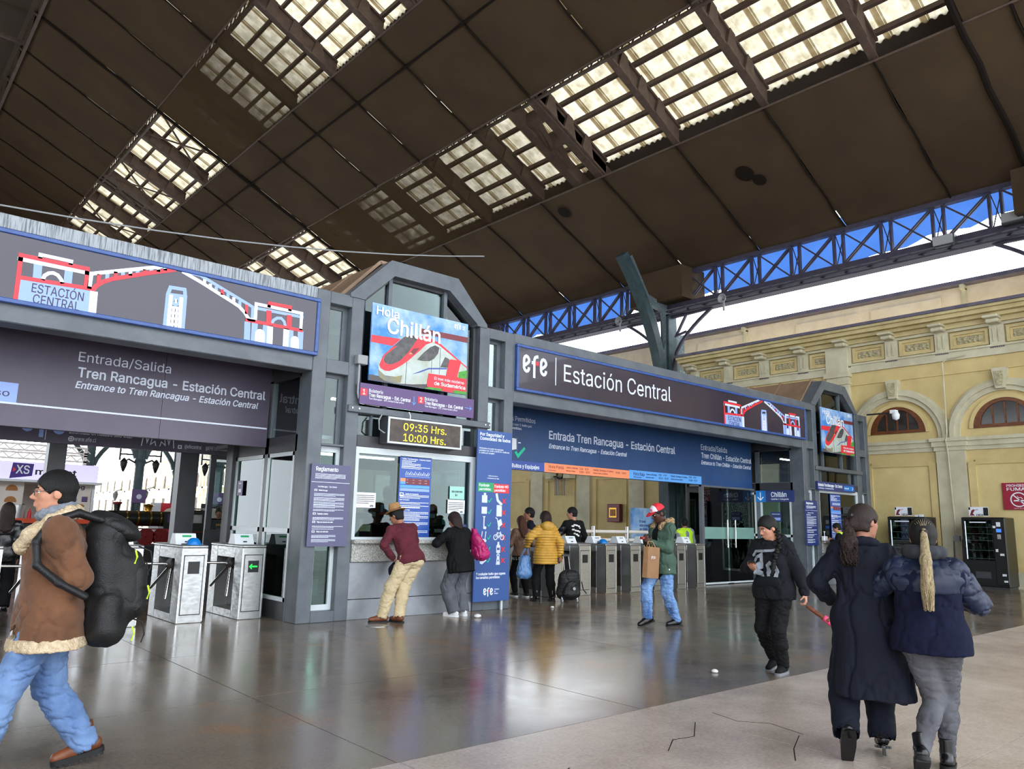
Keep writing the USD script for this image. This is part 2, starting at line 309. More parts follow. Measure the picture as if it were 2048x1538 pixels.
obj('seam_rope', slope_rope(5.72, XR0, XE, .08), 'seam', ce)
obj('seam_rope', tube([(XS, y, float(ZR(XS)) - .04) for y in np.linspace(-8, 56, 20)], .04, 6), 'seam', ce)
for a in (XL0, XL1, XR0, XR1): obj('net_edge', tube([(a, y, float(ZR(a)) - .01) for y in np.linspace(-8, 56, 12)], .035, 6), 'purlin', ce)
for (sx_, sy_, r_) in ((21.3, 12.9, .3), (21.7, 12.6, .22), (20.2, 20.2, .25)):   # holes and damp stains in the netting
    obj('net_patch', onto(trimesh.creation.cylinder(r_, .012, sections=20), (sx_, sy_, float(ZR(sx_)) - .07), (1, 0, -SL), (0, 1, 0)), 'seam', ce)
# roof sheets above the two open strips
def sheet(x0, x1, y0, w=.94, up_=1.0):
    ny = 25; ys = np.linspace(0, w + .05, ny); zz = .035 * np.cos(ys / .235 * 2 * PI); xs = np.array([x0, (x0 + x1) / 2, x1]); V = []; F = []
    for x in xs:
        for k in range(ny): V.append((x, y0 + ys[k], float(ZR(x)) + up_ + zz[k]))
    for i in range(2):
        for k in range(ny - 1): a = i * ny + k; F += [(a, a + 1, a + ny + 1), (a, a + ny + 1, a + ny)]
    return trimesh.Trimesh(V, np.array(F), process=False)
for k in range(62):
    y0 = -1.0 + .94 * k
    if y0 > 3.5: obj('roof_sheet', sheet(XR0 - 1.9, XR1 + .5, y0), 'roof_plastic', ce, smooth=True)
    if y0 > 15: obj('roof_sheet', sheet(XL0 - 1.9, XL1 + .5, y0), 'roof_plastic', ce, smooth=True)
def slab_on_slope(x0, x1, y0, y1, up0, up1, mirror=False):
    V = [];
    for x in (x0, x1):
        for y in (y0, y1):
            for u in (up0, up1): V.append(((-x if mirror else x), y, float(ZR(x)) + u))
    return trimesh.convex.convex_hull(np.array(V))
for (a, b, y0, y1) in ((XA - .4, XL0 - 1.88, -9, 57), (XL1 + .48, XR0 - 1.88, -9, 57), (XR1 + .48, XE + .3, -9, 57), (XL0 - 1.9, XL1 + .5, -9, 15.9), (XR0 - 1.9, XR1 + .5, -9, 4.4)):
    obj('roof_deck', slab_on_slope(a, b, y0, y1, 1.0, 1.06), 'roof_dark', ce)
obj('roof_deck', slab_on_slope(XA - .4, XE + .3, -9, 57, 1.0, 1.06, True), 'roof_dark', ce)
obj('roof_deck', box(-3.9, 3.9, -9, 57, 22.4, 22.5), 'roof_dark', ce)
# ridge lantern: lattice girders and soffit left of the first seam
for sgn in (-1, 1):
    for y in RIB[:-1:1]:
        obj('ridge_girder', [bar((sgn * 3.8, y, 21.2), (sgn * 3.8, y + 3.25, 21.2), .12), bar((sgn * 3.8, y, 22.2), (sgn * 3.8, y + 3.25, 22.2), .12), bar((sgn * 3.8, y, 21.2), (sgn * 3.8, y + 1.62, 22.2), .09), bar((sgn * 3.8, y + 1.62, 22.2), (sgn * 3.8, y + 3.25, 21.2), .09), bar((sgn * 3.8, y, 21.2), (sgn * 3.8, y, 22.2), .1)], 'purlin', ce)
for y in RIB[:-1:2]: obj('ridge_tie', bar((-3.8, y, 21.6), (3.8, y, 21.6), .14), 'purlin', ce)
# purlins, rafters and lattice purlins seen through the strips
for (a, b, ya, yb) in ((XR0, XR1, 3.6, 56), (XL0, XL1, 15, 56)):
    for x in np.linspace(a - .9, b + .1, 7):
        obj('purlin', slab_on_slope(x - .045, x + .045, ya, yb, .82, .96), 'purlin', ce)
    xl = a + .25
    zc = float(ZR(xl))
    obj('lattice_purlin', [bar((xl, ya, zc + .12), (xl, yb, zc + .12), .1, .08), bar((xl, ya, zc + .72), (xl, yb, zc + .72), .08, .08)] + [bar((xl, y, zc + .14), (xl, y + (.36 if k % 2 else .3), zc + .7), .035) for k, y in enumerate(np.arange(ya + .2, yb - .4, .42))] + [bar((xl, y + .4, zc + .14), (xl, y, zc + .7), .035) for k, y in enumerate(np.arange(ya + .2, yb - .4, .42))], 'purlin', ce)
    for y in [r for r in RIB if ya < r < yb - 1]:
        obj('rafter', [slab_on_slope(a - .8, b + .2, y - .11, y + .11, .10, .18), slab_on_slope(a - .8, b + .2, y - .02, y + .02, .16, .82), slab_on_slope(a - .8, b + .2, y - .09, y + .09, .74, .82)], 'purlin', ce)
        for xg in (a + .9, a + 1.8, a + 2.7): obj('rafter_gusset', trimesh.convex.convex_hull(np.array([(xg + dx, y + dy, float(ZR(xg + dx)) + u) for dx, u in ((-.3, .12), (.3, .12), (.12, .8), (-.12, .8)) for dy in (-.13, .13)])), 'purlin', ce)
for y in (5.1, 18.3, 31.0, 43.6):   # main trusses: two deep slanting chords with struts between
    for dy in (-.55, .55): obj('main_truss', slab_on_slope(XL0 - .2, XE - .6, y + dy - .17, y + dy + .17, .06, .62), 'purlin', ce)
    for x in (XR0 + .9, XR0 + 1.9, XL0 + 1.0, XL0 + 2.4):
        obj('truss_strut', [slab_on_slope(x - .12, x + .12, y - .5, y + .5, .1, .5), bar((x + .1, y - .1, float(ZR(x)) + .1), (x + .95, y + .12, float(ZR(x + .95)) + .1), .12), bar((x + .1, y + .12, float(ZR(x)) + .1), (x + .95, y + .32, float(ZR(x + .95)) + .1), .1)], 'purlin', ce)
for y0 in (21, 27.4, 34.4, 40.6):   # wind bracing crossing the left strip
    obj('wind_brace', bar((XL0 - .1, y0 + 13, float(ZR(XL0)) + .3), (XL1 + .1, y0 + 16.2, float(ZR(XL1)) + .3), .06), 'purlin', ce)
    obj('wind_brace', bar((XL1 + .1, y0 + 13, float(ZR(XL1)) + .3), (XL0 - .1, y0 + 16.2, float(ZR(XL0)) + .3), .06), 'purlin', ce)
obj('ceiling_wire', tube([(x, 11.2, 5.24 + .045 * x + .012 * x * x) for x in np.linspace(-4, 9, 14)], .012, 6), 'grey_plastic', ce)

# ================================================================ eave girders, iron columns, blue sheeting
def eave_girder(y0):
    t = thing('lattice_girder', cat='girder', loc=(0, y0, 0))
    x = XE; L = 12.6
    obj('top_chord', box(x - .12, x + .12, 0, L, 11.42, 11.58), 'iron_violet', t)
    obj('bottom_chord', box(x - .14, x + .14, 0, L, 10.12, 10.30), 'iron_violet', t)
    for z in (9.86, 10.02): obj('lattice_rod', box(x - .22, x + .22, 0, L, z - .025, z + .025), 'iron_violet', t)
    for k in range(16): obj('lattice_lacing', bar((x - .2 + .4 * (k % 2), k * .8, 9.84), (x + .2 - .4 * (k % 2), k * .8 + .78, 10.1), .035), 'iron_violet', t)
    n = 8; d = L / n
    for k in range(n):
        for dy in (-.16, .16): obj('vertical', box(x - .07, x + .07, k * d + dy + .7 - .035, k * d + dy + .7 + .035, 10.3, 11.45), 'iron_violet', t)
        for e in (-.05, .06):
            obj('diagonal', bar((x + e, k * d + .86, 11.42), (x + e, (k + 1) * d + .54, 10.3), .055, .05), 'iron_violet', t)
        obj('diagonal', bar((x - .08, k * d + .86, 10.3), (x - .08, (k + 1) * d + .54, 11.42), .07, .05), 'iron_violet', t)
        obj('stay', bar((x + .1, k * d + .56, 10.32), (x + .1, k * d + .84, 11.4), .025), 'iron_violet', t)
        obj('stay', bar((x + .1, k * d + .84, 10.32), (x + .1, k * d + .56, 11.4), .025), 'iron_violet', t)
    return t
g0 = eave_girder(6.0)
tag(g0, 'violet-grey lattice girder under the roof edge, span at the right of the iron column')
copy(g0, (0, 18.6, 0), label='violet-grey lattice girder under the roof edge, span just left of the iron column')
copy(g0, (0, 31.2, 0), label='violet-grey lattice girder under the roof edge, farthest span seen over the facade')
copy(g0, (0, 43.8, 0), label='violet-grey lattice girder hidden at the far end of the roof edge')
copy(g0, (0, -6.6, 0), label='violet-grey lattice girder under the roof edge, nearest span at the picture edge')
def iron_column(y):
    t = thing('iron_column', cat='column', loc=(0, y, 0)); x = XE
    obj('shaft', [box(x - .22, x + .3, -.2, .2, .6, 9.9), box(x - .3, x + .38, -.28, .28, 7.1, 7.3), box(x - .3, x + .38, -.28, .28, 0, .6)], 'iron_green', t)
    br = Polygon([(-.25, 6.6), (-.45, 7.6), (-1.05, 9.3), (-1.75, 10.5), (-2.6, 11.6), (-2.2, 11.9), (-1.2, 10.5), (0, 10.3), (.1, 6.6)]).difference(Polygon([(-.3, 8.4), (-.75, 9.6), (-1.05, 10.1), (-.35, 10.0), (-.2, 9.6), (-.15, 8.8)]))
    b = ext(br, .16); obj('roof_bracket', onto(b, (x - .1, .08, 0), (1, 0, 0), (0, 0, 1)), 'iron_pale', t)
    arc = [(-.3 - .0 - 2.45 * u ** 1.6, 6.5 + 5.3 * u ** .85) for u in np.linspace(0, 1, 12)]
    obj('arch_rib', onto(ext(line(arc, .34), .4), (x - .1, .2, 0), (1, 0, 0), (0, 0, 1)), 'iron_green', t)
    for sgn in (-1, 1):
        arc = [(sgn * (.2 + 1.9 * u), 7.6 + 2.25 * math.sqrt(u)) for u in np.linspace(0, 1, 10)]
        obj('girder_bracket', side(unary_union([line(arc, .1), line([(sgn * .2, 9.8), (sgn * 2.1, 9.85)], .12), line([(sgn * .9, 9.1), (sgn * .4, 9.0), (sgn * .9, 9.8)], .07)]), x + .06, .1), 'iron_violet', t)
    obj('rain_pipe', tube([(x + .5, .1, 6.9), (x + .5, .1, 8.2), (x + .35, .05, 8.6), (x + .2, 0, 8.9)], .11, 10), 'iron_pale', t)
    obj('back_plate', box(x + .25, x + .95, -.1, .1, 7.3, 9.2), 'iron_pale', t)
    obj('ceiling_boot', box(x - .8, x + .7, -1.3, 1.3, 10.3, 11.6), 'net_brown', t)
    return t
c0 = iron_column(18.6); tag(c0, 'dark green riveted iron column rising behind the facade under the roof edge')
c1 = copy(c0, (0, 31.2, 0), label='iron roof column farther back behind the ticket hall facade')
copy(c0, (0, 4.75, 0), label='iron roof column at the right picture edge, only its bracket in view')
def wavy_sheet(y0, y1, seed):
    r = np.random.default_rng(seed); ny, nz = 40, 8; V = []; F = []
    ys = np.linspace(y0, y1, ny); low = 10.62 + .28 * np.sin((ys - y0) / (y1 - y0) * PI * 2 + seed) + .1 * np.sin(ys * 3.1)
    for i, y in enumerate(ys):
        for j in range(nz):
            u = j / (nz - 1); z = 12.3 + (low[i] - 12.3) * u; V.append((25.35 + .1 * math.sin(y * 2.2 + u * 2) * u + .05 * math.sin(y * 7 + u * 5), y, z))
    for i in range(ny - 1):
        for j in range(nz - 1): a = i * nz + j; F += [(a, a + nz, a + nz + 1), (a, a + nz + 1, a + 1)]
    V = np.array(V); F = np.array(F); n = len(V)
    return trimesh.Trimesh(np.vstack([V, V + [.004, 0, 0]]), np.vstack([F, F[:, ::-1] + n]), process=False)
for k, (a, b, lb) in enumerate(((-4, 5.9, 'blue translucent sheeting behind the lattice girder at the far right picture edge'), (6.1, 18.2, 'long blue translucent sheeting behind the girder right of the iron column'), (19.2, 31, 'blue translucent sheeting behind the girder left of the iron column'), (31.4, 44, 'blue translucent sheeting behind the farthest girder'))):
    tag(obj('plastic_sheeting', wavy_sheet(a, b, k), 'blue_sheet', smooth=True), lb, 'sheeting')
for (y, z, lb) in ((6.2, 10.2, 'grey floodlight box on the girder at the right picture edge'), (8.05, 10.0, 'smaller grey floodlight box on the girder beside the right one')):
    t = thing('floodlight', lb, 'floodlight'); obj('housing', bbox(24.2, 24.5, y - .3, y + .3, z, z + .35, .03), 'vend_grey', t); obj('visor', box(24.12, 24.2, y - .27, y + .27, z + .04, z + .3), 'grey_plastic', t)
for (y, z, lb) in ((15.8, 9.98, 'round white horn loudspeaker on the girder right of the iron column'), (20.9, 10.05, 'round white horn loudspeaker on the girder left of the iron column')):
    t = thing('loudspeaker', lb, 'loudspeaker', (24.3, y, z)); obj('horn', lathe([(0, .12), (.06, .1), (.08, .02), (.17, -.06), (.18, -.1), (.15, -.1), (.05, 0), (0, 0)], 20, axis='x'), 'grey_plastic', t, smooth=40); obj('stem', box(0, .06, -.03, .03, -.45, 0), 'grey_plastic', t)

# ================================================================ yellow side wall with arches (x = 25)
W = 25.0
wr = thing('wall_right', kind='structure')
obj('wall_field', box(W, W + .5, -8, 18.0, 0, 8.0), 'wall_yellow', wr)
obj('wall_field', box(W, W + .5, 18.0, 58, 0, 5.2), 'wall_yellow', wr)
obj('plinth', box(W - .14, W, -8, 58, 0, .45), 'trim_cream', wr)
ymin, ymax = -6.44, 17.56
def course(z0, z1, out, y0=-8, y1=18.0, mt='trim_cream'): obj('string_course', box(W - out, W, y0, y1, z0, z1), mt, wr)
course(4.17, 4.27, .16); course(4.02, 4.17, .10); course(3.90, 4.02, .05)
course(6.62, 6.86, .10); course(6.86, 6.92, .16); course(6.20, 6.25, .05, mt='wall_yellow')
course(7.48, 7.56, .14); course(7.56, 7.7, .24, mt='frieze_cream'); course(7.7, 7.8, .42, mt='frieze_cream'); course(7.8, 7.92, .62, mt='frieze_cream'); course(7.92, 8.0, .74, mt='frieze_cream')
obj('gutter', box(W - .82, W + .1, -8, 18.05, 8.0, 8.09), 'gutter', wr)
rel = meshkit
def relief(y0, y1, z0, z1, out):
    ny, nz = 26, 12; V = []; F = []
    for i in range(ny):
        for j in range(nz):
            y, z = y0 + (y1 - y0) * i / (ny - 1), z0 + (z1 - z0) * j / (nz - 1)
            e = 0 if i in (0, ny - 1) or j in (0, nz - 1) else .02 + .03 * math.sin(y * 40 + math.sin(z * 33) * 2) * math.cos(z * 46 + y * 9)
            V.append((W - out - e, y, z))
    for i in range(ny - 1):
        for j in range(nz - 1): a = i * nz + j; F += [(a, a + 1, a + nz + 1), (a, a + nz + 1, a + nz)]
    return trimesh.Trimesh(V, np.array(F), process=False)
wn = 0
for k in range(9):
    yc = -4.94 + 3 * k - 3 + 0   # arch centres ... 4.06, 7.06, 10.06, 13.06
    if yc > 16.8 or yc < -8: continue
    zs = 4.27
    def ring(r0, r1): return Point(yc, zs + .1).buffer(r1, 32).difference(Point(yc, zs + .1).buffer(r0, 32)).intersection(sbox(yc - 3, zs, yc + 3, 9)).intersection(sbox(yc - 1.495, 0, yc + 1.495, 9))
    obj('arch_moulding', side(ring(1.2, 1.34), W, .1), 'trim_cream', wr); obj('arch_moulding', side(ring(1.34, 1.47), W, .16), 'trim_cream', wr); obj('arch_moulding', side(ring(1.47, 1.55), W, .08), 'trim_cream', wr)
    obj('keystone', side([(yc - .19, 6.2), (yc + .19, 6.2), (yc + .12, 5.6), (yc - .12, 5.6)], W, .26), 'trim_cream', wr)
    obj('keystone_panel', side([(yc - .12, 6.1), (yc + .12, 6.1), (yc + .07, 5.68), (yc - .07, 5.68)], W - .26, .03), 'relief', wr)
    # lunette window
    wp = numbered('/World', 'window_%d' % (wn + 1)); wn += 1
    UsdGeom.Xform.Define(stage, wp); tag(wp, kind='structure')
    half = lambda r: Point(yc, 4.52).buffer(r, 32).intersection(sbox(yc - 2, 4.52, yc + 2, 9))
    obj('reveal', side(half(.95).difference(half(.84)), W, .05), 'wall_panel', wp)
    obj('window_frame', side(half(.84).difference(affinity.translate(half(.64), 0, .1)), W + .02, .06), 'wood_brown', wp)
    for dy in (-.32, 0, .32): obj('mullion', box(W - .02, W + .02, yc + dy - .022, yc + dy + .022, 4.6, 4.6 + math.sqrt(.64 ** 2 - dy ** 2)), 'wood_brown', wp)
    obj('pane', side(affinity.translate(half(.645), 0, .1), W + .01, .012), 'pane_dark', wp)
    # recessed lower panel made of raised frame strips
    for q in ((yc - 1.06, yc - .86, .6, 3.55), (yc + .86, yc + 1.06, .6, 3.55), (yc - .86, yc + .86, 3.47, 3.62), (yc - .86, yc + .86, .45, .6)):
        obj('panel_frame', box(W - .06, W, *q), 'wall_yellow', wr)
    obj('wall_panel', box(W - .015, W, yc - .86, yc + .86, .6, 3.47), 'wall_panel', wr)
    for yt in (yc, yc + 1.5):   # frieze
        obj('triglyph', box(W - .12, W, yt - .19, yt + .19, 6.92, 7.48), 'trim_cream', wr)
        for e in (-.07, .07): obj('triglyph_rib', box(W - .15, W - .1, yt + e - .025, yt + e + .025, 7.0, 7.4), 'trim_cream', wr)
        obj('guttae', [box(W - .12, W - .08, yt - .17 + .055 * i, yt - .14 + .055 * i, 6.82, 6.87) for i in range(7)], 'gutter', wr)
        obj('modillion', [bbox(W - .66, W, yt - .2, yt + .2, 7.62, 7.7, .02), bbox(W - .5, W, yt - .17, yt + .17, 7.5, 7.62, .03)], 'trim_cream', wr)
        ym = yt + .75
        obj('frieze_panel', [box(W - .07, W, ym - .52, ym + .52, 6.96, 7.03), box(W - .07, W, ym - .52, ym + .52, 7.37, 7.44), box(W - .07, W, ym - .52, ym - .43, 7.03, 7.37), box(W - .07, W, ym + .43, ym + .52, 7.03, 7.37)], 'frieze_cream', wr)
        obj('frieze_relief', relief(ym - .36, ym + .36, 7.09, 7.31, .01), 'relief', wr, smooth=60)
for k in range(9):
    yp = -6.44 + 3 * k
    if yp > 17.6: continue
    obj('pilaster', [box(W - .1, W, yp - .4, yp + .4, 0, 3.9)], 'trim_cream', wr)
    obj('pilaster_cap', [box(W - .14, W, yp - .44, yp + .44, 3.9, 4.02), box(W - .2, W, yp - .48, yp + .48, 4.02, 4.17), box(W - .26, W, yp - .52, yp + .52, 4.17, 4.28)], 'trim_cream', wr)
# big corner pier that carries the upper cornice break
obj('pier', box(W - .2, W, 11.46, 12.2, 4.28, 7.5), 'trim_cream', wr); obj('pier', box(W - .28, W, 11.4, 12.26, 6.5, 6.66), 'trim_cream', wr); obj('pier', box(W - .25, W, 11.43, 12.23, 6.25, 6.33), 'trim_cream', wr)
# plain wall beyond, seen through the gates
for k in range(10):
    yp = 20.56 + 3 * k
    obj('pilaster', box(W - .1, W, yp - .4, yp + .4, 0, 4.3), 'trim_cream', wr)
    for q in ((yp + .55, yp + .75, .6, 3.5), (yp + 2.25, yp + 2.45, .6, 3.5), (yp + .75, yp + 2.25, 3.42, 3.55)): obj('panel_frame', box(W - .06, W, *q), 'wall_yellow', wr)
# parapet above the cornice, in the sun, with its roof edge
pp = thing('parapet', 'sunlit beige parapet with white brackets above the yellow cornice', 'parapet')
obj('parapet_field', box(26.5, 26.8, -8, 40, 7.8, 9.3), 'parapet', pp); obj('roof_edge', box(26.1, 27.4, -8, 40, 9.3, 9.42), 'gutter', pp)
for y in (3.0, 8.3, 16.2): obj('bracket', [box(26.36, 26.5, y - .06, y + .06, 8.3, 9.2), box(26.2, 26.5, y - .06, y + .06, 9.15, 9.3)], 'trim_cream', pp)
for y in (5.4, 10.2, 13.0, 17.4, 21.5): obj('infill_panel', box(26.44, 26.5, y - 1.2, y + 1.1, 8.2, 9.05), 'parapet', pp)
t = thing('wall_conduit', 'thin white conduit pipe running down the yellow wall beside the pilaster', 'pipe')
obj('pipe', tube([(24.8, 7.9, 6.72), (24.8, 8.4, 6.66), (24.8, 8.55, 6.56), (24.8, 8.56, 5.4), (24.8, 8.58, 4.4), (24.72, 8.6, 4.2), (24.82, 8.6, 3.9), (24.84, 8.55, 1.4)], .022, 8), 'trim_cream', t); obj('junction_box', box(24.78, 24.9, 8.45, 8.62, 1.25, 1.4), 'grey_plastic', t)
obj('pipe', tube([(24.84, 8.4, 1.3), (24.84, 8.42, .1)], .015, 6), 'gutter', t); obj('pipe', tube([(24.84, 8.62, 1.3), (24.84, 8.66, .1)], .015, 6), 'gutter', t)

# ================================================================ the ticket hall facade: two booths and the lintels between them
YF = 10.58; BX = 5.24; DB = 14.70
def booth():
    t = thing('ticket_booth', cat='ticket booth', loc=(BX, 0, 0))
    for a in (0, 3.23):
        for (p, q) in ((a, a + .23), (a + .61, a + .83)): obj('column', bbox(p, q, YF, YF + .35, 0, 5.0, .008), 'frame_grey', t)
        for (z0, z1) in ((0, .16), (2.585, 2.62), (3.71, 3.92), (4.81, 5.0)): obj('cross_piece', bbox(a + .23, a + .61, YF + .001, YF + .34, z0, z1, .006), 'frame_grey', t)
        obj('frame_strip', [box(a + .23, a + .29, YF + .12, YF + .16, .16, 2.585), box(a + .55, a + .61, YF + .12, YF + .16, .16, 2.585), box(a + .29, a + .55, YF + .12, YF + .16, .16, .24), box(a + .29, a + .55, YF + .12, YF + .16, 2.50, 2.585)], 'alu_white', t)
        for (z0, z1, g) in ((.24, 2.5, 'glass_green'), (2.62, 3.71, 'glass_clear'), (3.92, 4.81, 'glass_clear')):
            obj('pane', box(a + .24, a + .60, YF + .17, YF + .18, z0, z1), g, t)
            if z0 > 1: obj('frame_strip', [box(a + .53, a + .61, YF + .15, YF + .2, z0, z1), box(a + .23, a + .53, YF + .15, YF + .2, z1 - .05, z1)], 'frame_grey', t)
    # counter
    obj('steel_panel', bbox(.84, 3.23, YF + .04, YF + .12, .30, .85, .004), 'panel_steel', t); obj('steel_panel', bbox(.84, 3.23, YF + .035, YF + .12, 0, .292, .004), 'panel_steel', t)
    obj('granite_band', bbox(.84, 3.23, YF - .02, YF + .12, .855, 1.13, .006), 'granite', t); obj('granite_sill', bbox(.84, 3.23, YF - .10, YF + .45, 1.13, 1.19, .012), 'granite', t)
    obj('window_frame', [box(.84, .90, YF + .03, YF + .1, 1.19, 2.62), box(3.13, 3.23, YF + .03, YF + .1, 1.19, 2.62), box(.90, 3.13, YF + .03, YF + .1, 2.52, 2.62), box(.90, 3.13, YF + .03, YF + .1, 1.19, 1.23)], 'alu_white', t)
    obj('pane', box(.90, 3.13, YF + .06, YF + .07, 1.23, 2.52), 'glass_dark', t)
    obj('header', bbox(.84, 3.23, YF + .02, YF + .2, 2.62, 2.80, .006), 'frame_dark', t)
    obj('pane', box(.84, 3.23, YF + .1, YF + .11, 2.8, 3.14), 'glass_clear', t); obj('mullion', [box(1.1, 1.14, YF + .08, YF + .14, 2.8, 3.14), box(2.9, 2.94, YF + .08, YF + .14, 2.8, 3.14)], 'frame_grey', t)
    be = obj('cross_beam', bbox(.62, 3.48, YF - .06, YF + .12, 3.14, 3.25, .01), 'frame_grey', t)
    for x in (.68, .80, 3.35, 3.44): obj('bolt', onto(trimesh.creation.cylinder(.014, .02, sections=8), (x, YF - .065, 3.2), (1, 0, 0), (0, 0, 1)), 'chrome', be)
    ga = Polygon([(.56, 4.98), (.56, 5.04), (1.29, 5.76), (2.68, 5.76), (3.37, 5.04), (3.37, 4.98)]).difference(Polygon([(.83, 4.9), (.84, 5.01), (1.36, 5.50), (2.50, 5.50), (3.14, 5.01), (3.15, 4.9)]))
    obj('gable_frame', front(ga, YF + .35, .37), 'frame_grey', t)
    obj('gable_glazing', front([(.84, 3.25), (.84, 5.01), (1.36, 5.5), (2.5, 5.5), (3.14, 5.01), (3.22, 3.25)], YF + .17, .01), 'glass_dark', t)
    for x, z1 in ((1.36, 5.5), (2.5, 5.5)): obj('mullion', box(x - .035, x + .035, YF + .1, YF + .2, 3.25, z1), 'frame_grey', t)
    obj('glazing_edge', [box(.84, .90, YF + .1, YF + .2, 3.25, 5.0), box(3.15, 3.23, YF + .1, YF + .2, 3.25, 5.0), bar((.86, YF + .15, 5.0), (1.37, YF + .15, 5.49), .06), bar((2.5, YF + .15, 5.49), (3.13, YF + .15, 5.0), .06), bar((1.36, YF + .15, 5.48), (2.5, YF + .15, 5.48), .06)], 'frame_dark', t)
    # roof behind the gable
    pts = [(.50, 4.99), (1.27, 5.79), (2.70, 5.79), (3.45, 4.99)]
    for i in range(3):
        for j in range(4): obj('roof_sheet', bar((pts[i][0], YF + .8 + j * .98, pts[i][1]), (pts[i + 1][0], YF + .8 + j * .98, pts[i + 1][1]), .965, .03), 'brown_sheet', t)
        for j in range(4): obj('roof_seam', bar((pts[i][0], YF + .33 + j * .98, pts[i][1] + .02), (pts[i + 1][0], YF + .33 + j * .98, pts[i + 1][1] + .02), .05, .05), 'brown_sheet', t)
    obj('flat_roof', box(0, 4.06, YF + .3, 14.5, 4.9, 4.98), 'frame_grey', t)
    # side walls
    for xs_, o in ((0.0, .0), (4.06, -.05)):
        a = xs_ + o
        for (y0, y1) in ((YF + .40, YF + 1.35), (YF + 1.48, YF + 2.65)):
            obj('kick_plate', box(a, a + .05, y0, y1, 0, .27), 'frame_dark', t)
            obj('door_frame', [box(a, a + .05, y0, y0 + .06, .27, 2.5), box(a, a + .05, y1 - .06, y1, .27, 2.5), box(a, a + .05, y0, y1, .27, .33), box(a, a + .05, y0, y1, 1.27, 1.34), box(a, a + .05, y0, y1, 2.44, 2.5)], 'alu_white', t)
            for (z0, z1) in ((.33, 1.27), (1.34, 2.44)): obj('pane', box(a + .02, a + .03, y0 + .06, y1 - .06, z0, z1), 'glass_green', t)
        obj('header', box(a, a + .05, YF + .35, YF + 2.9, 2.5, 2.76), 'frame_dark', t)
        obj('pane', box(a + .02, a + .03, YF + .4, YF + 1.3, 2.76, 3.66), 'glass_clear', t); obj('header', box(a, a + .05, YF + .35, YF + 3.9, 3.66, 4.95), 'frame_dark', t)
        obj('jamb', [box(a, a + .05, YF + 1.35, YF + 1.48, 0, 3.7), box(a, a + .05, YF + .35, YF + .40, 0, 3.7)], 'frame_grey', t)
        obj('side_post', bbox(a - .06, a + .12, YF + 2.65, YF + 2.95, 0, 3.9, .01), 'frame_dark', t)
        obj('side_panel', box(a, a + .05, YF + 2.95, 14.5, 0, .9), 'frame_dark', t)
    obj('back_wall', [box(0, 4.06, 14.44, 14.5, 0, 1.25), box(0, 4.06, 14.44, 14.5, 2.55, 4.9)], 'frame_dark', t)
    obj('back_mullion', [box(x - .05, x + .05, 14.42, 14.5, 1.25, 2.55) for x in (.05, 1.4, 2.7, 4.0)], 'frame_dark', t); obj('pane', box(.1, 4, 14.45, 14.46, 1.25, 2.55), 'glass_clear', t)
    obj('inner_floor', box(.06, 4.0, YF + .5, 14.4, .0, .3), 'panel_steel', t); obj('inner_ceiling', box(.06, 4.0, YF + .36, 14.4, 2.72, 2.78), 'grey_plastic', t)
    obj('desk', [box(.9, 3.2, YF + .45, YF + 1.1, 1.0, 1.05), box(.9, 3.2, YF + 1.06, YF + 1.1, .3, 1.0)], 'counter_dark', t)
    for x in (1.2, 2.2, 3.0): obj('ceiling_disc', onto(trimesh.creation.cylinder(.22, .05, sections=20), (x, YF + 1.6, 4.82), (1, 0, 0), (0, 1, 0)), 'grey_plastic', t)
    [obj('ceiling_lamp', box(.9, 3.2, YF + k, YF + k + .16, 2.68, 2.72), 'lamp_tube', t) for k in (1.2, 2.6)]
    obj('ceiling_lamp', [box(1.0, 2.9, YF + 1.2, YF + 1.26, 3.5, 3.54)], 'lamp_tube', t)
    return t
b1 = booth(); tag(b1, 'grey steel ticket booth with gabled glass front in the middle of the facade')
copy(b1, (BX + DB, 0, 0), label='grey steel ticket booth with gabled glass front beside the yellow wall')
def lintel(x0, x1, label):
    t = thing('entrance_lintel', label, 'lintel')
    obj('beam', bbox(x0, x1, YF + .002, YF + .36, 3.70, 5.0, .012), 'frame_grey', t)
    obj('weathered_cap', bbox(x0, x1, YF - .004, YF + .37, 4.83, 5.012, .008), 'frame_stain' if x0 < 0 else 'frame_grey', t)
    obj('soffit', box(x0, x1, YF + .36, 14.5, 3.93, 3.99), 'frame_dark', t); obj('roof_slab', box(x0, x1, YF + .36, 14.6, 4.86, 4.98), 'frame_grey', t)
    obj('back_beam', box(x0, x1, 14.5, 14.75, 3.6, 4.9), 'frame_dark', t)
    for x in np.arange(x0 + 1.6, x1 - 1, 2.6): obj('soffit_lamp', box(x, x + 1.2, 13.4, 13.52, 3.9, 3.93), 'lamp_tube', t)
    return t
lintel(-5.40, 5.24, 'grey lintel beam with streaked top over the left turnstiles'); lintel(9.30, 19.94, 'grey lintel beam over the right entrance with the blue fascia')
for (a, b_, lb) in ((2.62, 2.88, 'dark square post behind the turnstiles beside the man with the backpack'), (4.72, 5.05, 'dark square post behind the left turnstiles, right of the locomotive')):
    t = thing('square_post', lb, 'post'); obj('shaft', bbox(a, b_, 14.5, 14.78, 0, 3.6, .01), 'frame_dark', t); obj('base_plate', box(a - .04, b_ + .04, 14.46, 14.82, 0, .02), 'frame_dark', t)
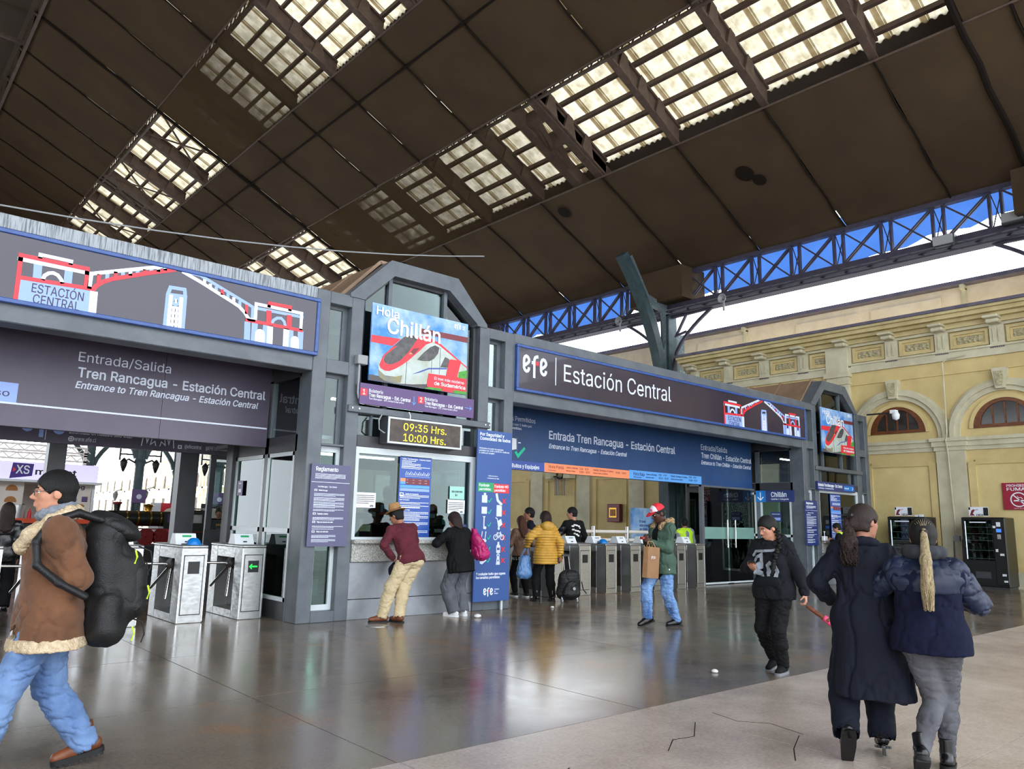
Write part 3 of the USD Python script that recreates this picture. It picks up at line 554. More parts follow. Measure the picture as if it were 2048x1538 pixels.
# ---------------------------------------------------------------- signs
LOGO = [('w',0.05,[(1.316,4.472),(2.108,4.47),(2.945,4.768)]),('w',0.05,[(2.113,4.472),(2.109,4.272)]),('w',0.045,[(1.543,4.529),(1.543,4.578),(1.874,4.576),(1.873,4.529)]),('w',0.045,[(1.599,4.27),(1.613,4.329),(1.655,4.37),(1.701,4.383),(1.75,4.367),(1.792,4.321),(1.814,4.272)]),('w',0.09,[(2.167,4.253),(2.176,3.937)]),('r',0.045,[(2.202,4.484),(2.204,4.358)]),('b',0.045,[(2.294,4.527),(2.299,4.425)]),('r',0.045,[(2.388,4.563),(2.393,4.479)]),('b',0.045,[(2.473,4.583),(2.477,4.518)]),('w',0.045,[(2.558,4.617),(2.562,4.551)]),('b',0.045,[(2.644,4.651),(2.648,4.589)]),('r',0.045,[(2.729,4.675),(2.731,4.625)]),('b',0.045,[(2.809,4.704),(2.811,4.654)]),('w',0.045,[(2.894,4.745),(2.897,4.684)]),('w',0.045,[(2.979,4.765),(2.981,4.722)]),('r',0.05,[(1.352,3.948),(1.349,4.236),(1.345,4.522),(2.063,4.524),(2.068,4.27)]),('r',0.05,[(1.347,4.248),(2.179,4.279)]),('r',0.055,[(2.147,4.262),(2.184,4.328),(2.251,4.394),(2.358,4.46),(2.526,4.53),(2.755,4.628),(3.116,4.767)]),('b',0.09,[(1.53,4.464),(1.539,4.274)]),('b',0.09,[(1.863,4.457),(1.867,4.269)]),('b',0.05,[(3.048,3.942),(3.047,4.406),(3.071,4.507),(3.255,4.516),(3.273,4.421),(3.282,3.938)]),('b',0.045,[(3.047,4.406),(3.273,4.421)]),('w',0.05,[(3.089,4.409),(3.092,3.943)]),('w',0.05,[(3.224,4.403),(3.236,3.95)]),('w',0.035,[(3.097,4.24),(3.223,4.249)]),('w',0.035,[(3.095,4.163),(3.224,4.171)]),('w',0.035,[(3.097,4.085),(3.229,4.095)]),('w',0.035,[(3.097,4.005),(3.232,4.017)]),('w',0.035,[(3.138,4.249),(3.141,3.948)]),('w',0.035,[(3.181,4.251),(3.188,3.952)]),('b',0.04,[(3.202,4.344),(3.201,4.324),(3.193,4.305),(3.179,4.291),(3.162,4.284),(3.145,4.284),(3.129,4.292),(3.118,4.306),(3.113,4.325),(3.114,4.345),(3.122,4.364),(3.136,4.378),(3.152,4.385),(3.17,4.385),(3.186,4.377),(3.197,4.363),(3.202,4.344)]),('w',0.03,[(3.154,4.365),(3.16,4.304)]),('b',0.045,[(3.232,4.764),(3.439,4.764),(4.223,4.465)]),('w',0.05,[(3.2,4.761),(3.448,4.672),(3.93,4.473),(4.018,4.434),(4.095,4.371),(4.174,4.278),(4.268,4.282)]),('w',0.045,[(3.507,4.721),(3.506,4.648)]),('w',0.045,[(3.588,4.676),(3.594,4.614)]),('b',0.045,[(3.672,4.652),(3.678,4.59)]),('r',0.045,[(3.756,4.629),(3.767,4.553)]),('b',0.045,[(3.843,4.591),(3.849,4.52)]),('w',0.045,[(3.93,4.552),(3.934,4.481)]),('b',0.045,[(4.022,4.521),(4.025,4.436)]),('r',0.045,[(4.121,4.484),(4.132,4.349)]),('b',0.045,[(4.216,4.46),(4.221,4.287)]),('w',0.05,[(4.267,4.285),(4.262,4.525),(4.969,4.524),(4.973,4.267)]),('b',0.045,[(4.224,4.462),(5.002,4.469)]),('r',0.05,[(4.455,4.509),(4.457,4.576),(4.78,4.583),(4.778,4.523)]),('r',0.08,[(4.459,4.466),(4.468,4.255)]),('r',0.08,[(4.774,4.458),(4.786,4.263)]),('b',0.045,[(4.519,4.279),(4.537,4.334),(4.593,4.379),(4.654,4.386),(4.706,4.344),(4.727,4.274)]),('r',0.05,[(4.125,4.262),(5.008,4.262)]),('b',0.09,[(4.156,4.239),(4.17,3.951)]),('b',0.09,[(4.264,4.245),(4.271,3.951)]),('b',0.09,[(4.432,4.248),(4.437,3.951)]),('b',0.09,[(4.815,4.246),(4.826,3.95)]),('b',0.09,[(4.974,4.252),(4.981,3.954)]),('w',0.09,[(4.496,4.245),(4.508,3.951)]),('w',0.09,[(4.746,4.248),(4.754,3.949)]),('W',0.15,[(4.354,4.092),(4.358,3.949)]),('W',0.13,[(4.892,4.095),(4.9,3.952)])]
BOXQ = [(1.363, 4.24), (2.148, 4.249), (2.159, 3.94), (1.363, 3.944)]
COL = {'w': 'print_pale', 'W': 'print_pale', 'b': 'print_ice', 'r': 'print_red'}
def station_logo(t, y, ax, bx_, az, bz, z0, z1, x_from=None):
    clip = sbox(-9, z0, 40, z1); f = lambda p: (p[0] * ax + bx_, p[1] * az + bz)
    bq = Polygon([f(p) for p in BOXQ]).intersection(clip); obj('logo_block', front(bq, y, .004), 'print_ice', t)
    for k in ('w', 'W', 'b', 'r'):
        g = unary_union([line([f(p) for p in ps], w * ax, 1 if k == 'W' else 2) for c, w, ps in LOGO if c == k]).intersection(clip)
        obj('logo_lines', front(g, y, .006 if k != 'b' else .005), COL[k], t, label={'w': 'white lines', 'W': 'white arched doors', 'b': 'light blue lines', 'r': 'red lines'}[k])
    for sx_, x, z, h, w in (('ESTACIÓN', 1.50, 4.10, .109, .56), ('CENTRAL', 1.527, 3.968, .11, .50)):
        q = f((x, z)); obj('lettering', ftext(sx_, q[0], q[1], h * az, w * ax, y - .004), 'print_ink', t)
EFE = [[(9.617,4.4),(9.615,4.359),(9.59,4.325),(9.556,4.315),(9.519,4.331),(9.493,4.369),(9.488,4.481),(9.491,4.548),(9.515,4.591),(9.549,4.606),(9.587,4.591),(9.615,4.553),(9.617,4.52),(9.593,4.483),(9.501,4.417)],[(9.859,4.635),(9.811,4.629),(9.773,4.607),(9.755,4.566),(9.757,4.21)],[(9.687,4.503),(9.763,4.503)],[(10.064,4.392),(10.061,4.35),(10.036,4.316),(10.0,4.306),(9.961,4.322),(9.934,4.361),(9.93,4.475),(9.934,4.542),(9.959,4.587),(9.994,4.602),(10.034,4.587),(10.062,4.548),(10.064,4.514),(10.039,4.477),(9.943,4.41)]]
def efe_logo(t, y, x, z, h, mt='print_pale', dot=True, par=None):   # the three letters: x left, z of the f's foot, h overall height
    k = h / (4.635 + .027 - 4.21); g = [line([((p[0] - 9.461) * k + x, (p[1] - 4.21) * k + z) for p in q], .062 * k) for q in EFE]
    obj('efe_letters', front(unary_union(g), y, .006), mt, t)
    if dot: obj('efe_dot', front(rect((9.796 - 9.461) * k + x, (4.458 - 4.21) * k + z, (9.868 - 9.461) * k + x, (4.54 - 4.21) * k + z), y, .006), 'print_red', t)
def sign_box(x0, x1, label):
    t = thing('station_sign', label, 'sign')
    obj('panel', box(x0 + .05, x1 - .05, 10.52, YF, 3.97, 4.76), 'sign_dark', t)
    for q in ((x0, x1, 4.755, 4.81), (x0, x1, 3.92, 3.975), (x0, x0 + .055, 3.975, 4.755), (x1 - .055, x1, 3.975, 4.755)): obj('rim', bbox(q[0], q[1], 10.50, YF, q[2], q[3], .008), 'rim_blue', t)
    return t
sl = sign_box(-5.3, 5.27, 'dark station sign with only the line drawing of the station, over the left turnstiles'); station_logo(sl, 10.52, 1, 0, 1, 0, 3.975, 4.755)
sr = sign_box(9.31, 20.05, 'dark station sign reading efe Estación Central over the right entrance'); station_logo(sr, 10.52, .9897, 14.766, .9916, .0208, 3.975, 4.755)
efe_logo(sr, 10.52, 9.461, 4.21, .452); obj('divider', front(rect(10.318, 4.145, 10.340, 4.70), 10.52), 'print_pale', sr); obj('lettering', ftext('Estación Central', 10.557, 4.262, .34, 3.43, 10.52, bold=False), 'print_pale', sr)
# hanging fascias
t = thing('fascia_board', 'plum fascia board with white lettering hung over the left turnstiles', 'fascia'); y = 11.98
obj('board', [box(-5.3, 3.55, y, y + .12, 2.61, 3.93), box(3.555, 5.215, y, y + .12, 2.61, 3.93)], 'sign_plum', t); obj('rule', front(rect(-5.3, 2.90, 5.2, 2.925), y), 'print_pale', t)
obj('lettering', ftext('Entrada/Salida', 2.38, 3.60, .135, 1.25, y), 'print_pale', t); obj('lettering', ftext('Tren Rancagua - Estación Central', 2.39, 3.378, .135, 2.745, y, bold=True), 'print_pale', t)
obj('lettering', ftext('Entrance to Tren Rancagua - Estación Central', 2.379, 3.219, .095, 2.64, y, bold=True, it=True), 'print_pale', t)
obj('blue_block', front(rect(.4, 2.925, 1.71, 3.185), y, .004), 'print_ice', t); obj('lettering', ftext('Sólo ingreso', .7, 3.0, .09, .92, y - .004), 'print_ink', t)
t = thing('fascia_board', 'blue fascia board with orange and light blue timetable strips over the right entrance', 'fascia'); y = 12.14
obj('board', [box(9.32, 13.4, y, y + .12, 2.60, 3.93), box(13.405, 17.4, y, y + .12, 2.60, 3.93), box(17.405, 19.89, y, y + .12, 2.60, 3.93)], 'sign_blue', t)
for sx_, x, z, h, w, kw in (('Entrada Tren Rancagua - Estación Central', 11.739, 3.335, .178, 4.54, dict(bold=True)), ('Entrance to Tren Rancagua - Estación Central', 11.738, 3.13, .095, 2.62, dict(bold=True, it=True)), ('Entrada/Salida', 17.421, 3.537, .15, 1.23, {}), ('Tren Chillán - Estación Central', 17.426, 3.324, .137, 2.45, dict(bold=True)), ('Entrance to Tren Chillán - Estación Central', 17.42, 3.151, .1, 2.42, dict(bold=True, it=True)), ('Equipajes Permitidos', 10.16, 3.63, .1, 1.16, {}), ('podrá viajar con 1 bulto por', 10.3, 3.53, .05, .92, {}), ('dimensiones permitidas.', 10.2, 3.45, .05, .73, dict(bold=True))):
    obj('lettering', ftext(sx_, x, z, h, w, y, **kw), 'print_pale', t)
obj('sky_block', front(rect(9.35, 2.60, 11.606, 2.79), y, .004), 'print_stripe', t); obj('lettering', ftext('Bultos y Equipajes', 10.665, 2.645, .078, .79, y - .004, bold=True), 'print_white', t)
obj('orange_block', front(rect(11.606, 2.60, 14.45, 2.80), y, .004), 'print_orange', t); obj('sky_block', front(rect(14.45, 2.61, 17.41, 2.82), y, .004), 'print_sky', t)
for sx_, x, z, h, w, mt in (('Hora Punta', 11.74, 2.695, .07, .46, 'print_brick'), ('Lunes a viernes', 12.29, 2.72, .04, .37, 'print_brick'), ('Monday to Friday', 12.29, 2.655, .028, .28, 'print_brick'), ('5:00 - 8:29', 12.72, 2.715, .045, .29, 'print_brick'), ('18:00 - 20:29', 12.71, 2.645, .045, .34, 'print_brick'), ('Sábado, Domingo y Festivos', 13.17, 2.72, .042, .70, 'print_brick'), ('Saturday, Sunday and holidays', 13.17, 2.655, .028, .5, 'print_brick'), ('10:00 - 20:59', 13.95, 2.70, .045, .38, 'print_brick'), ('Peak time', 11.74, 2.635, .028, .22, 'print_brick'),
    ('Hora Baja', 14.61, 2.70, .08, .41, 'sign_navy'), ('Lunes a viernes', 15.09, 2.73, .042, .42, 'sign_navy'), ('Monday to Friday', 15.09, 2.66, .028, .3, 'sign_navy'), ('8:30 - 17:59', 15.59, 2.74, .045, .32, 'sign_navy'), ('20:30 - 23:59', 15.59, 2.66, .045, .38, 'sign_navy'), ('Sábado, Domingo y Festivos', 16.08, 2.74, .042, .70, 'sign_navy'), ('Saturday, Sunday and holidays', 16.08, 2.67, .028, .5, 'sign_navy'), ('5:00 - 9:59', 16.85, 2.75, .045, .32, 'sign_navy'), ('21:00 - 23:59', 16.85, 2.67, .045, .36, 'sign_navy'), ('Off peak time', 14.61, 2.645, .028, .3, 'sign_navy')):
    obj('lettering', ftext(sx_, x, z, h, w, y - .004), mt, t)
obj('tick', front([(10.731, 2.955), (10.775, 3.0), (10.829, 2.935), (10.999, 3.096), (11.042, 3.055), (10.831, 2.839)], y), 'print_teal', t)
obj('suitcase_print', front([(10.5, 3.27), (10.778, 3.249), (10.784, 3.03), (10.5, 2.97)], y), 'print_white', t); obj('print_dash', front(rect(10.83, 3.16, 10.9, 3.185), y), 'print_white', t); obj('print_dash', front(rect(10.80, 3.0, 10.803, 3.3), y), 'print_pale', t)
t = thing('fascia_board', 'grey-violet rear fascia with web address, seen under the plum fascia', 'fascia'); y = 14.42
obj('board', box(-5.3, 5.6, y, y + .1, 2.62, 3.5), 'sign_plum', t); efe_logo(t, y, 2.16, 2.70, .46, 'print_ice', False)
obj('divider', front(rect(2.52, 2.66, 2.53, 3.1), y), 'print_pale', t)
obj('lettering', ftext('Infórmate en nuestro sitio web:', 2.86, 2.80, .075, .98, y, bold=True), 'print_pale', t); obj('lettering', ftext('www.efe.cl', 2.95, 2.68, .075, .33, y), 'print_pale', t); obj('globe_print', front(Point(2.90, 2.71).buffer(.045).difference(Point(2.90, 2.71).buffer(.03)).union(rect(2.86, 2.704, 2.94, 2.716)).union(rect(2.894, 2.67, 2.906, 2.75)), y), 'print_pale', t)
obj('lettering', ftext('Y en nuestras redes sociales oficiales:', 4.62, 2.83, .07, 1.02, y, bold=True), 'print_pale', t); obj('lettering', ftext('@efecentral', 4.74, 2.70, .07, .30, y), 'print_pale', t); obj('lettering', ftext('@EFETrenesChile', 5.12, 2.70, .065, .42, y), 'print_pale', t); obj('icon_print', front(rect(4.62, 2.68, 4.69, 2.75).difference(Point(4.655, 2.715).buffer(.018)), y), 'print_pale', t)
hand = [(4.0, 2.68), (4.02, 2.86), (4.06, 2.9), (4.09, 2.75), (4.13, 2.88), (4.17, 2.86), (4.15, 2.72), (4.22, 2.78), (4.24, 2.7)]
obj('hands_print', front(unary_union([line(hand, .014), line([(8.58 - p[0] - .03, p[1]) for p in hand], .014)]), y), 'print_pale', t)
# banner with the train
def train_poster(dx, label):
    t = thing('train_banner', label, 'banner', loc=(dx, 0, 0)); y = 10.46
    obj('sky_print', box(6.145, 8.09, y, y + .03, 3.665, 4.935), 'print_sunny', t)
    P = {'band': ([(6.15, 4.40), (6.708, 4.425), (6.558, 4.283), (6.15, 4.283)], 'print_red', 1), 'band2': ([(7.079, 4.679), (8.088, 4.696), (8.089, 4.596), (7.048, 4.588)], 'print_maroon', 1),
     'ground2': ([(6.146, 3.76), (6.36, 3.75), (6.6, 3.72), (6.9, 3.73), (7.263, 3.75), (7.3, 3.667), (6.146, 3.667)], 'print_track', 1),
     'train': ([(6.304, 3.923), (6.331, 4.013), (6.412, 4.123), (6.559, 4.273), (6.763, 4.476), (6.933, 4.537), (7.169, 4.559), (7.476, 4.495), (8.087, 4.153), (8.088, 3.965), (7.691, 3.878), (7.305, 3.755), (6.978, 3.705), (6.594, 3.672), (6.439, 3.69), (6.337, 3.737)], 'print_train', 2),
     'red': ([(6.319, 3.935), (6.371, 4.068), (6.412, 4.123), (6.559, 4.273), (6.647, 4.298), (6.434, 4.117), (6.395, 4.043), (6.42, 3.989), (6.488, 3.965), (6.575, 3.984), (6.706, 4.063), (6.857, 4.225), (7.052, 4.518), (7.169, 4.559), (7.476, 4.495), (8.087, 4.163), (8.087, 4.143), (7.465, 4.458), (7.33, 4.48), (7.2, 4.412), (7.098, 4.304), (6.865, 4.087), (6.755, 4.002), (6.624, 3.914), (6.516, 3.861), (6.428, 3.855), (6.35, 3.887)], 'print_red', 4),
     'glass': ([(6.4, 4.043), (6.444, 4.137), (6.559, 4.273), (6.763, 4.471), (6.934, 4.527), (7.06, 4.50), (6.977, 4.364), (6.857, 4.225), (6.706, 4.063), (6.575, 3.984), (6.488, 3.965), (6.42, 3.989)], 'print_glass', 3),
     'win': ([(7.037, 4.129), (7.171, 4.276), (7.298, 4.388), (7.393, 4.435), (7.486, 4.41), (7.46, 4.303), (7.38, 4.199), (7.286, 4.143), (7.143, 4.126)], 'print_glass', 3), 'win2': ([(7.515, 4.072), (7.611, 4.266), (7.699, 4.244), (7.681, 4.092)], 'print_glass', 3),
     'skirt': ([(6.308, 3.857), (6.433, 3.779), (6.632, 3.784), (6.765, 3.827), (6.738, 3.697), (6.594, 3.672), (6.439, 3.69), (6.337, 3.737)], 'print_skirt', 3), 'stripe': ([(6.946, 3.868), (7.105, 3.946), (7.28, 4.027), (7.657, 4.083), (7.658, 4.058), (7.281, 4.002), (7.107, 3.921)], 'print_stripe', 3), 'lamp': ([(6.859, 4.185), (6.957, 4.306), (7.079, 4.336), (6.974, 4.209)], 'print_maroon', 5), 'glow': ([(6.865, 4.19), (6.90, 4.235), (6.95, 4.21)], 'print_orange', 6),
     'door1': ([(7.33, 3.95), (7.338, 4.40), (7.344, 4.40), (7.336, 3.95)], 'print_track', 4), 'door2': ([(7.50, 3.95), (7.505, 4.41), (7.511, 4.41), (7.506, 3.95)], 'print_track', 4), 'seam': ([(6.826, 3.69), (6.835, 4.06), (6.841, 4.06), (6.832, 3.69)], 'print_track', 5),
     'cross': ([(7.279, 3.933), (7.642, 3.944), (7.698, 4.225), (7.731, 4.244), (7.941, 4.253), (7.954, 4.236), (7.883, 3.969), (7.908, 3.944), (8.088, 3.947), (8.088, 3.722), (7.813, 3.714), (7.803, 3.668), (7.564, 3.668), (7.573, 3.711), (7.263, 3.702), (7.25, 3.732)], 'print_red', 6), 'grassR': ([(7.915, 4.049), (8.088, 4.104), (8.088, 3.956), (7.908, 3.944)], 'print_grass', 5), 'grassB': ([(7.2, 3.667), (7.307, 3.703), (7.562, 3.709), (7.564, 3.668)], 'print_grass', 7), 'grassC': ([(7.813, 3.705), (7.824, 3.716), (8.088, 3.72), (8.088, 3.668), (7.815, 3.668)], 'print_grass', 7)}
    nm = {'band': 'red_band', 'band2': 'maroon_band', 'ground2': 'track_print', 'train': 'train_print', 'red': 'red_nose_print', 'glass': 'windscreen_print', 'win': 'side_window_print', 'win2': 'side_window_print', 'skirt': 'skirt_print', 'stripe': 'stripe_print', 'lamp': 'headlamp_print', 'glow': 'headlamp_glow', 'door1': 'door_line', 'door2': 'door_line', 'seam': 'door_line', 'cross': 'red_cross_print', 'grassR': 'grass_print', 'grassB': 'grass_print', 'grassC': 'grass_print'}
    for k, (ps, mt, lay) in P.items(): obj(nm[k], front(ps, y, .0016 * lay), mt, t)
    yy = y - .011
    for sx_, x, z, h, w, bo in (('Hola', 6.215, 4.752, .135, .43, True), ('Chillán', 6.43, 4.485, .25, 1.06, True), ('El tren más moderno', 7.399, 3.843, .05, .63, False), ('de Sudamérica', 7.399, 3.755, .06, .66, True)): obj('lettering', ftext(sx_, x, z, h, w, yy, bold=bo), 'print_white', t)
    efe_logo(t, y - .002, 7.782, 4.79, .105, 'print_white', False); obj('print_dash', [box(7.96, 8.02, y - .006, y, z, z + .012) for z in (4.815, 4.84, 4.865)], 'print_white', t)
    obj('mount_bar', box(6.3, 7.95, y + .03, YF + .1, 4.2, 4.26), 'frame_dark', t)
    return t
train_poster(0, 'banner of a red and silver train reading Hola Chillán on the middle booth'); train_poster(DB - .02, 'banner of a red and silver train on the right booth beside the yellow wall')
# purple ticket-office strip
t = thing('ticket_office_strip', 'purple strip with numbers 1 and 2 and arrows under the train banner', 'sign'); y = 10.48
obj('board', box(6.014, 8.29, y, y + .03, 3.28, 3.61), 'banner_purple', t)
for (x0, n_) in ((6.027, '1'), (7.108, '2')): obj('red_block', front(rect(x0, 3.41, x0 + .118, 3.525), y, .003), 'print_red', t); obj('lettering', ftext(n_, x0 + .035, 3.43, .08, .045, y - .003, bold=True), 'print_white', t)
for x0, w1, w2, w3 in ((6.175, .255, .788, .656), (7.241, .26, .809, .682)):
    obj('lettering', ftext('Boletería', x0, 3.475, .055, w1, y), 'print_white', t); obj('lettering', ftext('Tren Rancagua - Est. Central', x0, 3.407, .055, w2, y, bold=True), 'print_white', t); obj('lettering', ftext('Tren Rancagua - Est. Central ticket office', x0, 3.363, .03, w3, y, it=True), 'print_white', t)
obj('arrow', front(unary_union([line([(7.026, 3.51), (7.026, 3.375)], .01), line([(6.99, 3.415), (7.026, 3.372), (7.062, 3.415)], .01)]), y), 'print_sky', t); obj('arrow', front(unary_union([line([(8.084, 3.446), (8.225, 3.446)], .01), line([(8.19, 3.48), (8.227, 3.446), (8.19, 3.41)], .01)]), y), 'print_sky', t)
# LED clock display
t = thing('led_display', 'dark LED display box showing 09:35 Hrs. and 10:00 Hrs. in yellow', 'display'); y = 10.33
obj('case', bbox(6.47, 7.93, y + .01, YF, 2.69, 3.11, .01), 'frame_dark', t); obj('bezel', [box(6.47, 7.93, y, y + .02, 3.08, 3.11), box(6.47, 7.93, y, y + .02, 2.69, 2.72), box(6.47, 6.50, y, y + .02, 2.72, 3.08), box(7.90, 7.93, y, y + .02, 2.72, 3.08)], 'alu_white', t)
obj('screen', box(6.5, 7.9, y + .006, y + .012, 2.72, 3.08), 'led_face', t); obj('digits', ftext('09:35 Hrs.', 6.76, 2.915, .118, .85, y + .006), 'led_yellow', t); obj('digits', ftext('10:00 Hrs.', 6.76, 2.745, .118, .84, y + .006), 'led_yellow', t)
t = thing('junction_box', 'grey junction box with bent conduit pipe left of the train banner', 'junction box'); obj('box_body', bbox(5.94, 6.12, 10.46, YF, 3.90, 4.05, .01), 'grey_plastic', t)
obj('pipe', tube([(6.0, 10.52, 3.9), (6.0, 10.52, 3.45), (6.02, 10.52, 3.37), (6.08, 10.52, 3.31), (6.16, 10.52, 3.29), (6.4, 10.52, 3.28)], .018, 8), 'grey_plastic', t, smooth=40)
t = thing('display_cable', 'looped grey cable between the cross beam and the LED display', 'cable'); obj('cable', tube([(6.42, 10.46, 3.14), (6.36, 10.44, 3.05), (6.36, 10.42, 2.9), (6.44, 10.4, 2.85), (6.5, 10.42, 2.86)], .012, 6), 'grey_plastic', t); obj('cable', tube([(6.93, 10.46, 3.24), (6.95, 10.44, 3.18), (6.92, 10.40, 3.11)], .008, 6), 'print_white', t)

# ================================================================ posters on the facade
def check(x, z, y, k=.05): return front(unary_union([line([(x - .6 * k, z + .1 * k), (x, z - .5 * k), (x + k, z + .9 * k)], .3 * k)]), y, .005)
def cross(x, z, y, k=.04): return front(unary_union([line([(x - k, z - k), (x + k, z + k)], .5 * k), line([(x - k, z + k), (x + k, z - k)], .5 * k)]), y, .005)
rg = np.random.default_rng(3)
t = thing('luggage_poster', 'tall blue luggage rules poster with green and red headings right of the ticket window', 'poster'); y = YF - .10; X0 = 8.40
obj('board', box(X0, 9.20, y, y + .03, .16, 3.10), 'poster_blue', t); obj('foot', box(9.05, 9.09, y + .03, y + .06, 0, 3.0), 'alu_white', t)
for sx_, x, z, h, w, kw in (('Por Seguridad y', .05, 3.0, .055, .56, dict(bold=True)), ('Comodidad de todos', .05, 2.925, .055, .71, dict(bold=True)), ('Iniciaremos el control de equipajes', .04, 2.765, .028, .56, {}), ('permitidos de 16:00 a 20:00 hrs. Limitando', .04, 2.725, .028, .70, {}), ('a 1 bulto por pasajero', .04, 2.685, .028, .35, {}), ('Infórmate de las', .26, 2.29, .022, .22, {}), ('condiciones de viaje', .24, 2.25, .022, .27, {}), ('Y cualquier bulto que supere', .05, .60, .042, .66, dict(bold=True)), ('los tamaños permitidos', .05, .54, .042, .53, dict(bold=True))): obj('lettering', ftext(sx_, X0 + x, z, h, w, y, **kw), 'print_white', t)
obj('green_block', front(rect(X0 + .04, 2.02, X0 + .395, 2.18), y, .003), 'print_green', t); obj('red_block', front(rect(X0 + .395, 2.01, X0 + .75, 2.17), y, .003), 'print_red', t)
for sx_, x, z, w in (('Equipaje', .06, 2.115, .23), ('permitido:', .06, 2.045, .27), ('Equipaje NO', .41, 2.105, .32), ('permitido:', .41, 2.035, .26)): obj('lettering', ftext(sx_, X0 + x, z, .042, w, y - .003, bold=True), 'print_white', t)
Z6 = [1.90, 1.70, 1.48, 1.26, 1.06, .87]
IL = [[rect(-.06, -.07, .06, .06), rect(-.02, .06, .03, .1)], [rect(-.06, -.06, .06, .06)], [rect(-.012, -.1, .012, .12), line([(-.03, .11), (.03, .11)], .015), Point(.03, -.08).buffer(.025)], [line([(-.05, -.06), (-.03, .08)], .016), line([(.03, -.07), (.05, .08)], .016), line([(-.05, -.05), (.05, -.07)], .02), Point(-.04, -.07).buffer(.025), Point(.04, -.08).buffer(.025)], [line([(-.05, -.07), (-.02, .1)], .016), line([(-.05, -.06), (.06, -.08)], .02), Point(-.05, -.08).buffer(.022), Point(.06, -.09).buffer(.022)], [Polygon([(-.07, -.02), (.02, .08), (.08, .05), (.07, -.03), (-.02, -.09), (-.07, -.07)])]]
IR = [[line([(-.07, .1), (-.04, -.02), (.06, -.1)], .05)], [rect(-.06, -.1, .06, .1)], [line([(-.08, .1), (-.04, .08), (0, -.1)], .016), Polygon([(-.03, .04), (.05, .08), (.08, -.02), (0, -.07)]), Point(0, -.09).buffer(.025)], [Point(-.07, -.02).buffer(.05).difference(Point(-.07, -.02).buffer(.034)), Point(.08, -.02).buffer(.05).difference(Point(.08, -.02).buffer(.034)), line([(-.07, -.02), (-.03, .06), (.05, .05), (0, -.03), (-.03, .06)], .014), line([(.04, .08), (.08, -.02)], .014)], [Polygon([(-.045, -.09), (-.045, .03), (-.02, .06), (-.02, .1), (.02, .1), (.02, .06), (.045, .03), (.045, -.09)]).difference(rect(-.03, -.04, .03, 0))], [Point(0, .06).buffer(.035).difference(Point(0, .06).buffer(.015)), Polygon([(-.03, .03), (.03, .03), (.045, -.1), (-.045, -.1)]).difference(Point(0, -.03).buffer(.015))]]
for i, z in enumerate(Z6):
    obj('luggage_icon', front(affinity.translate(unary_union(IL[i]), X0 + .19, z), y), 'print_pale', t); obj('tick', check(X0 + .30, z - .03, y), 'print_teal', t)
    obj('luggage_icon', front(affinity.translate(unary_union(IR[i]), X0 + .53, z), y), 'print_pale', t); obj('cross_mark', cross(X0 + .64, z - .03, y), 'print_red', t)
efe_logo(t, y, X0 + .22, .24, .15, 'print_white'); obj('lettering', [ftext(w_, X0 + .46, .345 - .035 * i, .022, None, y, bold=True) for i, w_ in enumerate(('TRENES', 'DE', 'CHILE'))], 'print_pale', t)
def rules_poster(x0, x1, z0, z1, y, mt, label):
    t = thing('rules_poster', label, 'poster'); w, h = x1 - x0, z1 - z0
    obj('board', box(x0, x1, y, y + .02, z0, z1), mt, t)
    obj('lettering', ftext('Reglamento', x0 + .11 * w, z1 - .085 * h, .05 * h, .56 * w, y, bold=True), 'print_white', t); obj('rule', front(rect(x0 + .01, z1 - .226 * h, x1 - .01, z1 - .219 * h), y), 'print_pale', t)
    L = lambda a, n, dx=.1, e=.87: obj('small_print', lines_of_text(x0 + dx * w, x0 + e * w, z1 - a * h, n, .0135 * h, .007 * h, y, rg), 'print_pale', t, kind='stuff')
    L(.125, 5)
    obj('lettering', ftext('Tren Rancagua - Est. Central', x0 + .18 * w, z1 - .285 * h, .018 * h, .48 * w, y, bold=True), 'print_white', t)
    for a, sx_, wd in ((.33, 'Medios de pago', .22), (.615, 'Equipaje y bultos', .27), (.715, 'Viaje con menores de edad', .4), (.83, 'Viaje con animales', .3)):
        obj('lettering', ftext(sx_, x0 + .21 * w, z1 - a * h, .018 * h, wd * w, y, bold=True), 'print_white', t); obj('icon', front(rect(x0 + .1 * w, z1 - a * h - .005, x0 + .17 * w, z1 - a * h + .022 * h).difference(rect(x0 + .12 * w, z1 - a * h + .002, x0 + .15 * w, z1 - a * h + .015 * h)), y), 'print_pale', t)
    for a, n in ((.365, 3), (.415, 4), (.472, 3), (.508, 3), (.56, 2), (.655, 3), (.76, 2), (.795, 1)): L(a, n)
    L(.87, 3, .1, .7); L(.92, 3, .1, .7)
    return t
rules_poster(5.31, 5.965, 1.09, 2.30, YF - .05, 'poster_plum', 'violet-grey Reglamento rules poster on the column left of the maroon jumper man')
rules_poster(19.83, 20.50, 1.07, 2.27, YF - .05, 'sign_navy', 'blue Reglamento rules poster on the column behind the woman in the black hoodie')
